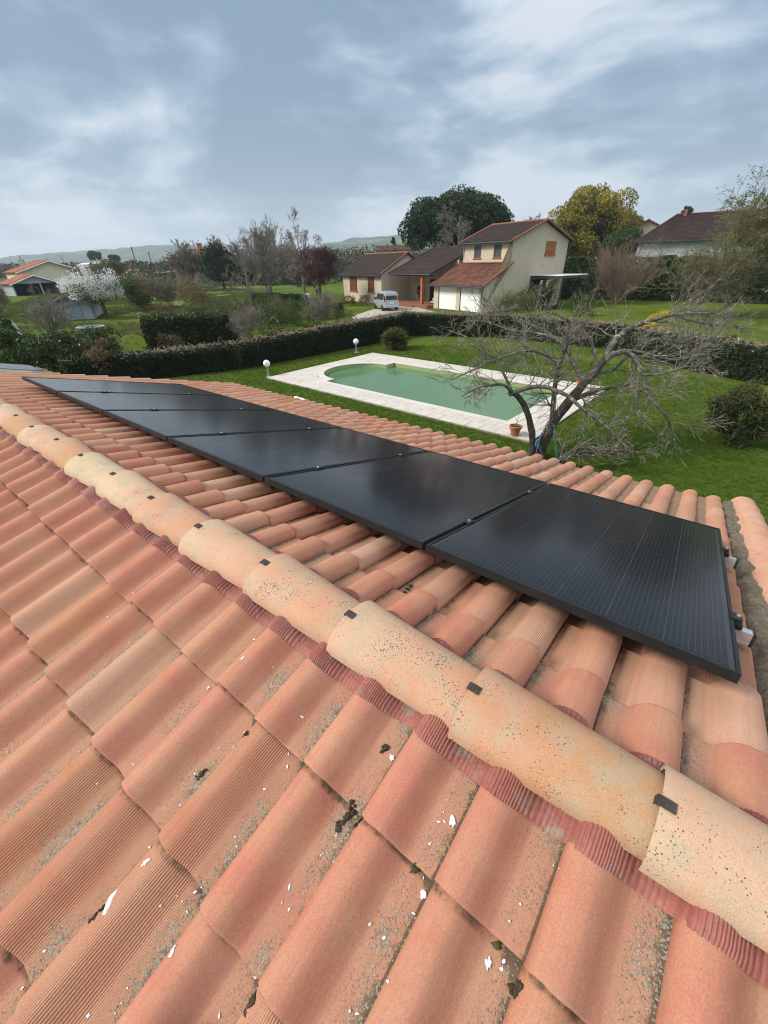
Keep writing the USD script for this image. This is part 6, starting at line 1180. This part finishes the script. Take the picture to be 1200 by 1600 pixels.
shrub('leafy_shrub', 'wide grey-green shrub left of the boundary hedge end', 130, 592, 150, 80, 71, L_LAUREL, 11000, .13, nb=50, lump=.3)
shrub('leafy_shrub', 'green clipped shrub at left edge behind the far roof panels', 20, 596, 150, 92, 72, L_GREEN, 11000, .13, nb=44, lump=.3)
shrub('leafy_shrub', 'reddish-brown mixed shrub beside the left end of the boundary hedge', 172, 596, 70, 66, 73, L_DRY, 4500, .10)
shrub('yellow_shrub', 'bright yellow-leaved shrub at the far left edge', 2, 542, 34, 58, 74, L_YELLOW, 2600, .10, core=HCORE)
shrub('leafy_shrub', 'dark shrub between the yellow shrub and the wooden deck', 22, 545, 26, 50, 75, L_DARK, 2000, .12, core=HCORE)
shrub('leafy_shrub', 'olive shrub growing behind the boundary hedge left of the drive', 425, 520, 90, 44, 76, L_MID, 6000, .11, nb=30)
shrub('leafy_shrub', 'yellow-green weedy shrub behind the middle of the boundary hedge', 470, 510, 70, 36, 77, L_GREEN, 4500, .10)
shrub('leafy_shrub', 'brown twiggy shrub right of the laurel hedge', 390, 532, 60, 46, 78, L_DRY, 3200, .08)
shrub('conifer_shrub', 'blue-green upright young conifer beside the pale drive', 530, 505, 24, 36, 79, L_GREEN, 2600, .08, nb=16)
bt('bare_bush', 'bare pale-stemmed bush behind the boundary hedge left of the drive', 503, 512, 466, 52, 80, k=(8, 6, 5, 3), twigr=.008, multi=5, tw=TWIG, trunkfrac=.1, cat_='shrub', trunkname='stems')
bt('bare_bush', 'fine bare bush in front of the laurel hedge end', 392, 540, 488, 60, 81, k=(7, 6, 5, 3), twigr=.006, multi=6, tw=TWIG, trunkfrac=.1, cat_='shrub', trunkname='stems')
shrub('leafy_shrub', 'grey-green wild shrub between the blossoming tree and the path', 240, 482, 70, 40, 82, L_DRY, 4200, .18, nb=30)
shrub('leafy_shrub', 'tall olive thicket right of the blossoming tree', 215, 487, 60, 52, 83, L_MID, 4500, .2, nb=30)
shrub('leafy_shrub', 'loose olive bush left of the pollarded trees', 308, 486, 60, 44, 84, L_DRY, 3600, .15, nb=26)
bt('bare_bush', 'bare thicket along the field edge right of the blossoming tree', 268, 482, 446, 46, 85, k=(6, 5, 5, 3), twigr=.012, multi=7, tw=TWIG, trunkfrac=.1, cat_='shrub', trunkname='stems', leaves=(L_OLIVE, 1500, .12))
shrub('leafy_shrub', 'yellow-green bush at the foot of the garage side wall', 806, 494, 70, 36, 86, L_OLIVE, 5000, .12)
shrub('leafy_shrub', 'grey-green rounded shrub against the right gable wall', 838, 484, 56, 40, 87, L_LAUREL, 5000, .12, core=HCORE)
shrub('leafy_shrub', 'small bright bush in front of the patio cover', 902, 494, 56, 30, 88, L_GREEN, 3600, .11)
for i_, (px, lab) in enumerate(((545, 'straggly rose bush under the left shutter of the low wing'), (570, 'straggly rose bush under the right shutter of the low wing'))):
    shrub('rose_bush', lab, px, 478, 26, 17, 90+i_, L_DRY, 700, .16, shell=.9)
shrub('yellow_flower_bush', 'yellow-flowering bush glowing behind the bare branches', 1024, 524, 52, 36, 95, L_YELLOW, 2600, .10, shell=.8, nb=14)
shrub('rust_bush', 'small rust-brown withered bush on top of the right hedge', 1137, 548, 20, 26, 96, L_DRY, 700, .09)
ol = shrub('oleander_bush', 'large oleander bush with narrow olive leaves on the lawn at right', 1142, 692, 108, 98, 97, L_OLEAN, 9000, .17, asp=.17, nb=46, shell=.9, lump=.30)
wr = np.random.default_rng(404)
for (px, py, w_, h_, m_, lab) in [(205, 462, 50, 26, L_MID, 'olive bush at the far end of the worn path'), (300, 470, 46, 30, L_DRY, 'dry brownish bush in front of the bright field'), (332, 452, 50, 34, L_MID, 'olive bush at the foot of the dense dark evergreen'),
        (285, 455, 60, 28, L_DRY, 'wide dry bush before the red-roofed old house'), (350, 498, 60, 30, L_MID, 'olive bush just above the right end of the laurel hedge'), (318, 505, 50, 26, L_GREEN, 'small green bush peeping over the laurel hedge'), (255, 500, 44, 22, L_DRY, 'dry tuft over the left half of the laurel hedge'),
        (440, 498, 60, 30, L_DRY, 'dry bush below the low dark hedge'), (385, 500, 50, 30, L_MID, 'olive bush under the pollarded trees'), (460, 492, 50, 24, L_GREEN, 'green bush left of the bare pale-stemmed bush'), (345, 520, 60, 30, L_DRY, 'dry bush overlapping the right face of the laurel hedge'),
        (180, 470, 40, 24, L_MID, 'olive bush behind the trunk of the blossoming tree'), (230, 458, 50, 24, L_DRY, 'dry bush below the orange-roofed hut'), (415, 488, 44, 24, L_MID, 'olive bush at the left foot of the low dark hedge'), (505, 500, 40, 24, L_DRY, 'dry bush under the dark red plum'),
        (60, 560, 60, 36, L_MID, 'olive bush below the wooden platform'), (150, 550, 60, 30, L_GREEN, 'green bush below the trampoline'), (270, 545, 60, 22, L_DRY, 'low dry growth along the foot of the laurel hedge'), (318, 440, 40, 26, L_DARK, 'dark bush against the wall of the red-roofed old house'), (300, 428, 36, 22, L_MID, 'small olive bush left of the red-roofed old house')]:
    shrub('wild_shrub', lab, px, py, w_, h_, int(wr.integers(1e6)), m_, 2200, .17 if py < 490 else .11, group='wild shrubs in the rough garden', nb=16, lump=.42)
# dwarf palm: a ball of stiff fans
b = G(617, 546); pm = thing('dwarf_palm', 'ball-shaped dwarf palm on the lawn in front of the dark hedge', 'palm', b); rq = np.random.default_rng(98)
d = on_sphere(rq, 2000); d = d[d[:, 2] > -.62]; L_ = rq.uniform(.5, 1.0, len(d))[:, None]*.98; cc_ = b + [0, 0, .56]
tip = cc_ + d*L_*[1.05, 1.05, .80]; tip[:, 2] = np.maximum(tip[:, 2], .04); sd_ = np.cross(d, rq.normal(size=d.shape)); sd_ /= np.linalg.norm(sd_, axis=1, keepdims=True)
midp = cc_ + d*L_*.6*[1, 1, .85]; V = np.stack([cc_+d*.15, midp+sd_*.04, tip, midp-sd_*.04], 1).reshape(-1, 3); i = np.arange(len(d))[:, None]*4
part(pm, 'fronds', (V, np.vstack([np.hstack([i, i+1, i+2]), np.hstack([i, i+2, i+3])])), L_PALM); part(pm, 'trunk', lathe([(.22, 0), (.26, .3), (.15, .6)], b, 10), BARKDARK)
# ------------------------------------------------------------------ the old fruit tree over the lawn
ft0 = AT(838, 722, 9.9)*[1, 1, 0]
ft = thing('fruit_tree', 'old bare spreading fruit tree with forked dark trunk and lichened limbs by the pool', 'tree', ft0)
def px3(l): return np.array([AT(x, y, Y) for x, y, Y, *_ in l])
LIMBS = [
 ([(834, 724, 9.90), (838, 714, 9.90), (850, 690, 9.92), (866, 658, 9.95), (885, 632, 10.0), (908, 605, 10.1), (930, 580, 10.2), (945, 560, 10.35)], .15, .085),
 ([(824, 724, 9.75), (831, 705, 9.78), (832, 685, 9.8), (828, 660, 9.8), (820, 636, 9.8), (806, 616, 9.8), (795, 612, 9.8)], .095, .06),
 ([(864, 662, 9.95), (864, 635, 10.0), (866, 612, 10.05), (872, 580, 10.2), (884, 540, 10.4), (890, 505, 10.6)], .07, .028),
 ([(795, 616, 9.8), (812, 610, 9.78), (832, 604, 9.75), (858, 606, 9.65), (884, 617, 9.5), (905, 634, 9.35), (928, 652, 9.2), (948, 668, 9.1), (968, 690, 9.0)], .06, .018),
 ([(893, 626, 10.0), (915, 616, 9.9), (940, 608, 9.8), (962, 605, 9.75), (985, 598, 9.7)], .065, .022),
 ([(942, 566, 10.3), (958, 553, 10.3), (975, 548, 10.25), (989, 557, 10.2), (999, 574, 10.1), (1007, 592, 10.0), (1010, 612, 9.95), (1030, 636, 9.8), (1046, 662, 9.7), (1062, 692, 9.6)], .075, .018),
 ([(945, 560, 10.35), (958, 535, 10.6), (985, 512, 10.9), (1020, 500, 11.1), (1048, 493, 11.2), (1078, 491, 11.3), (1116, 490, 11.4), (1136, 502, 11.5)], .075, .02),
 ([(1058, 494, 11.2), (1090, 503, 11.2), (1122, 508, 11.3), (1165, 514, 11.4)], .03, .01),
 ([(842, 742, 9.3), (868, 728, 9.25), (890, 714, 9.2), (912, 707, 9.2), (940, 708, 9.2), (962, 706, 9.2), (985, 698, 9.25)], .075, .028),
 ([(912, 600, 10.15), (898, 570, 10.3), (880, 540, 10.5), (850, 516, 10.7), (818, 502, 10.8), (780, 492, 10.9)], .055, .014),
 ([(880, 590, 10.1), (858, 558, 10.0), (820, 548, 9.9), (780, 560, 9.85), (742, 576, 9.8), (706, 592, 9.8)], .042, .012),
 ([(798, 612, 9.8), (775, 600, 9.6), (748, 606, 9.5), (720, 620, 9.4)], .04, .012),
 ([(886, 548, 10.4), (845, 522, 10.6), (800, 516, 10.8), (758, 502, 11), (718, 506, 11.1)], .038, .012),
 ([(932, 578, 10.2), (927, 545, 10.5), (908, 512, 10.8), (880, 496, 11), (850, 486, 11.1)], .045, .012),
 ([(975, 548, 10.25), (1022, 556, 10.2), (1062, 562, 10.1), (1098, 546, 10.2), (1122, 516, 10.3)], .036, .01),
 ([(1004, 585, 10.0), (1040, 582, 9.9), (1082, 572, 9.85), (1112, 580, 9.8)], .03, .01),
 ([(986, 560, 10.2), (988, 590, 10.1), (992, 620, 10.0), (980, 650, 9.9), (970, 672, 9.85)], .028, .01),
 ([(930, 580, 10.2), (960, 576, 10.5), (1000, 540, 11), (1040, 530, 11.3), (1080, 540, 11.5)], .04, .011),
 ([(800, 614, 9.8), (790, 590, 9.9), (770, 560, 10.1), (735, 530, 10.3), (700, 515, 10.5)], .036, .01),
]
rf = np.random.default_rng(71); LP, LR = [], []
for i_, (l, r0, r1) in enumerate(LIMBS):
    p = smoothpath(px3(l), 14); p = p + rf.normal(0, .012, p.shape)*np.linspace(0.2, 1, 14)[:, None]; r = np.linspace(r0, r1, 14)*(1+rf.normal(0, .06, 14))
    if i_ < 2: r[:3] *= [1.25, 1.1, 1.0]
    LP.append(p); LR.append(r)
    part(ft, 'trunk' if i_ < 2 else 'limb', tube(p, r, 10), BARKDARK if i_ in (0, 1, 8, 2, 4) else LICHENBARK, smooth=True)
LP, LR = np.array(LP), np.array(LR)
sel = [i for i in range(len(LIMBS)) if i not in (0, 1)]
T1, Q1 = grow(rf, LP[sel], LR[sel]*.8, 16, .36, .95, .02, .18, 6, .12, .45, .3, maxlen=1.25)
T2, Q2 = grow(rf, T1, Q1, 6, .62, .75, .04, .17, 5, .12, .6, .4); Q2 = np.maximum(Q2, .0042)
T3, Q3 = grow(rf, T2, Q2, 3, .55, .65, .05, .16, 3, .1, .65, .5); Q3 = np.clip(Q3, .0028, .006)
TW2 = mat_noise('twig_lichen', (0.19, 0.165, 0.13), (0.33, 0.30, 0.245), 2.5, .95)
part(ft, 'branches', cat([tube_batch(T1, Q1, 5), tube_batch(T2, Q2, 4)]), LICHENBARK)
part(ft, 'twigs', tube_batch(T3, Q3, 3), TW2)
ROPE = mat_noise('teal_rope', (0.05, 0.22, 0.24), (0.07, 0.28, 0.30), 8, .7); BROPE = mat_noise('blue_rope', (0.12, 0.22, 0.36), (0.15, 0.27, 0.42), 8, .7)
def rope(px, r=.012): return tube(smoothpath([AT(x, y, Y) for x, y, Y in px], 14), r, 6)
rt = thing('tied_rope', 'blue rope knotted and crossed around the forked trunk', 'rope', AT(842, 712, 9.7))
part(rt, 'cord', rope([(846, 676, 9.8), (842, 690, 9.72), (838, 706, 9.7), (836, 720, 9.72)]), BROPE); part(rt, 'cord', rope([(838, 688, 9.62), (842, 698, 9.6), (848, 712, 9.65), (853, 722, 9.7)]), BROPE); part(rt, 'knot', rope([(838, 690, 9.6), (841, 687, 9.58), (842, 693, 9.6), (839, 697, 9.6), (838, 690, 9.6)], .015), BROPE)
rt = thing('hanging_rope', 'pair of teal cords hanging straight down right of the trunk', 'rope', AT(868, 668, 9.75))
part(rt, 'cord', rope([(866, 664, 9.8), (867, 690, 9.75), (869, 722, 9.75)]), ROPE); part(rt, 'cord', rope([(865, 668, 9.85), (868, 690, 9.8), (872, 722, 9.85)]), ROPE)

# ------------------------------------------------------------------ poolside things
GLOBE = mat_noise('opal_globe', (0.82, 0.82, 0.82), (0.78, 0.78, 0.78), 2, .15)
for px, py, lab in ((420, 589, 'white globe lamp on short post at the left corner of the pool paving'), (557, 551, 'white globe lamp on short post at the far corner of the pool paving')):
    b = G(px, py); L_ = thing('garden_lamp', lab, 'lamp', b, 'globe lamps by the pool')
    part(L_, 'foot', lathe([(.13, 0), (.13, .03), (.05, .06), (.001, .061)], b, 14), IRON); part(L_, 'post', tube([b+[0, 0, .05], b+[0, 0, .42]], .035, 10), IRON); part(L_, 'collar', lathe([(.05, .42), (.085, .45), (.06, .48), (.001, .481)], b, 14), IRON)
    s_ = trimesh.creation.icosphere(3, .155); s_.apply_translation(b+[0, 0, .61]); part(L_, 'globe', s_, GLOBE, smooth=True)
CLAYPOT = mat_noise('clay_pot', (0.34, 0.125, 0.06), (0.40, 0.16, 0.08), 6, .8, fine=.12); SOIL = mat_noise('soil', (0.035, 0.025, 0.018), (0.06, 0.045, 0.03), 20, .95, 1.0, 50)
for px, py, sc, lab in ((804, 680, 1.0, 'terracotta pot with a dead stem on the near pool paving'), (906, 607, 1.0, 'terracotta pot on the far right corner of the pool paving')):
    b = G(px, py, .07); p_ = thing('flower_pot', lab, 'flower pot', b, 'terracotta pots by the pool')
    part(p_, 'pot', lathe(np.array([(.001, 0), (.115, 0), (.155, .23), (.185, .235), (.19, .29), (.165, .295), (.155, .25), (.001, .25)])*sc, b, 24), CLAYPOT, smooth=35)
    part(p_, 'soil', lathe([(.157, .252), (.08, .268), (.001, .272)], b, 16), SOIL)
    part(p_, 'stem', cat([tube(smoothpath([b+[0, 0, .26], b+[.02, 0, .45], b+[.07, .03, .62]], 6), [.012, .011, .01, .009, .007, .005], 5), tube([b+[.02, 0, .43], b+[-.06, .02, .55]], [.008, .004], 5)]), TWIG)
b = G(461, 621, .1); e = G(481, 627, .1); wp_ = thing('white_pipe', 'white plastic pipe end lying beside the eave on the lawn', 'pipe', b)
part(wp_, 'tube', tube([b, e], .055, 12), WHITEP); part(wp_, 'cap', tube([e+(e-b)*.02, e+(e-b)*.12], .062, 12), IRON)
b = G(482, 478); pb_ = thing('white_box', 'white box on a post beside the plum tree', 'box', b)
part(pb_, 'box', bevelbox(b+[0, 0, .8], EX, EY, UP, -.25, .25, -.2, .2, 0, .55, .04), WHITEP); part(pb_, 'post', boxf(b, EX, EY, UP, -.06, .06, -.06, .06, 0, .8), WOODG)
# trampoline
b = G(145, 521); tr_ = thing('trampoline', 'round blue-grey trampoline on the grass before the shed', 'trampoline', b)
part(tr_, 'mat', lathe([(.001, .50), (.78, .50), (.78, .49)], b, 28), mat_noise('tramp_mat', (0.05, 0.06, 0.065), (0.07, 0.08, 0.085), 3, .8)); part(tr_, 'pad', lathe([(.79, .53), (1.02, .53), (1.02, .49), (.79, .49), (.79, .53)], b, 28), BLUEP)
for k in range(6): a = k*PI/3+.2; p = b+[.95*math.cos(a), .95*math.sin(a), 0]; part(tr_, 'leg', tube([p, p+[0, 0, .49]], .03, 6), IRON)
# wooden raised deck and a leaning pale panel at far left
b = G(44, 536); wd = thing('wooden_platform', 'weathered wooden plank platform beside the yellow shrub at far left', 'platform', b)
for k in range(6): part(wd, 'plank', boxf(b, [.95, .3, 0], [-.3, .95, 0], UP, -.9, .9, -.65+.22*k, -.65+.22*k+.205, .28, .33), WOODG)
part(wd, 'side_board', boxf(b, [.95, .3, 0], [-.3, .95, 0], UP, -.9, .9, -.70, -.66, 0, .32), WOODD); part(wd, 'side_board', boxf(b, [.95, .3, 0], [-.3, .95, 0], UP, .91, .95, -.7, .7, 0, .32), WOODD)
b = G(22, 528); single('pale_panel', prism([b, b+[.85, .1, .05], b+[.20, .2, 1.25]], [0.02, .05, 0]), PALEW, 'pale triangular sheet standing upright beside the wooden platform', 'panel')
# wire fence by the pollarded trees
fn = thing('wire_fence', 'thin wire fence on slim posts in front of the pollarded trees', 'fence', G(325, 487))
fp = [G(325+14*i, 489-1.0*i) for i in range(9)]
for p in fp: part(fn, 'post', tube([p, p+[0, 0, 1.1]], .035, 6), WOODG)
for z in (.3, .6, .9): part(fn, 'wire', cat([tube([fp[i]+[0, 0, z], fp[i+1]+[0, 0, z]], .006, 4) for i in range(8)]), IRON)
# porch things
p = N(13.2, 2.9, .30); pp_ = thing('porch_plant', 'potted plant standing against the wall left of the porch door', 'potted plant', p)
part(pp_, 'pot', lathe([(.001, 0), (.2, 0), (.28, .5), (.25, .5), (.22, .45), (.001, .45)], p, 14), CLAYPOT); rq = np.random.default_rng(4); part(pp_, 'foliage', leafcloud(rq, lumpy(rq, p+[0, 0, 1.0], [.45, .45, .6], 10, 500, .45), .16), L_DARK)
p = N(7.9, .9, .30); ps_ = thing('porch_sacks', 'pale sacks and boxes stacked at the garage end of the porch', 'sacks', p)
for k_, (a_, z_, s_) in enumerate(((0, 0, .32), (.45, 0, .28), (.2, .32, .26))): m_ = trimesh.creation.icosphere(2, s_); m_.apply_scale([1, 1, .6]); m_.apply_translation(p+HR*a_+[0, 0, z_+s_*.6]); part(ps_, 'sack', m_, PALEW, smooth=True)
# the photographer's dark shoe at the bottom edge
u_, v_ = slope_uv(NEAR, 318, 1620)
c = surfpt(NEAR, np.array([u_]), np.array([v_]), .0)[0]; sh_m = mat_noise('shoe', (0.012, 0.012, 0.014), (0.02, 0.02, 0.022), 12, .6)
t = thing('dark_shoe', 'tip of a black shoe at the bottom edge of the picture', 'shoe', c)
fwd = -NEAR.dn; sdd = np.cross(fwd, NEAR.n)
prf = [(0.0, .018, .020), (-.012, .034, .036), (-.04, .044, .052), (-.09, .047, .070), (-.15, .042, .095)]
A = np.linspace(0, PI, 12); V = np.array([[c + fwd*x + sdd*w*math.cos(a) + NEAR.n*(.045+h*math.sin(a)) for a in A] for x, w, h in prf]); nA = 12
q = [[i*nA+a, i*nA+a+1, (i+1)*nA+a+1, (i+1)*nA+a] for i in range(4) for a in range(nA-1)]
part(t, 'upper', (V.reshape(-1, 3), np.array(q)), sh_m, smooth=True)
sole = Polygon([(0.006, 0), (-.01, .036), (-.05, .050), (-.15, .046), (-.15, -.046), (-.05, -.050), (-.01, -.036)])
part(t, 'sole', extr(sole, lambda x, y, z: c + fwd*x + sdd*y + NEAR.n*z, .018, .046), BLACKPLASTIC)
print('things', len([1 for p_ in stage.GetPrimAtPath('/World').GetChildren()]))
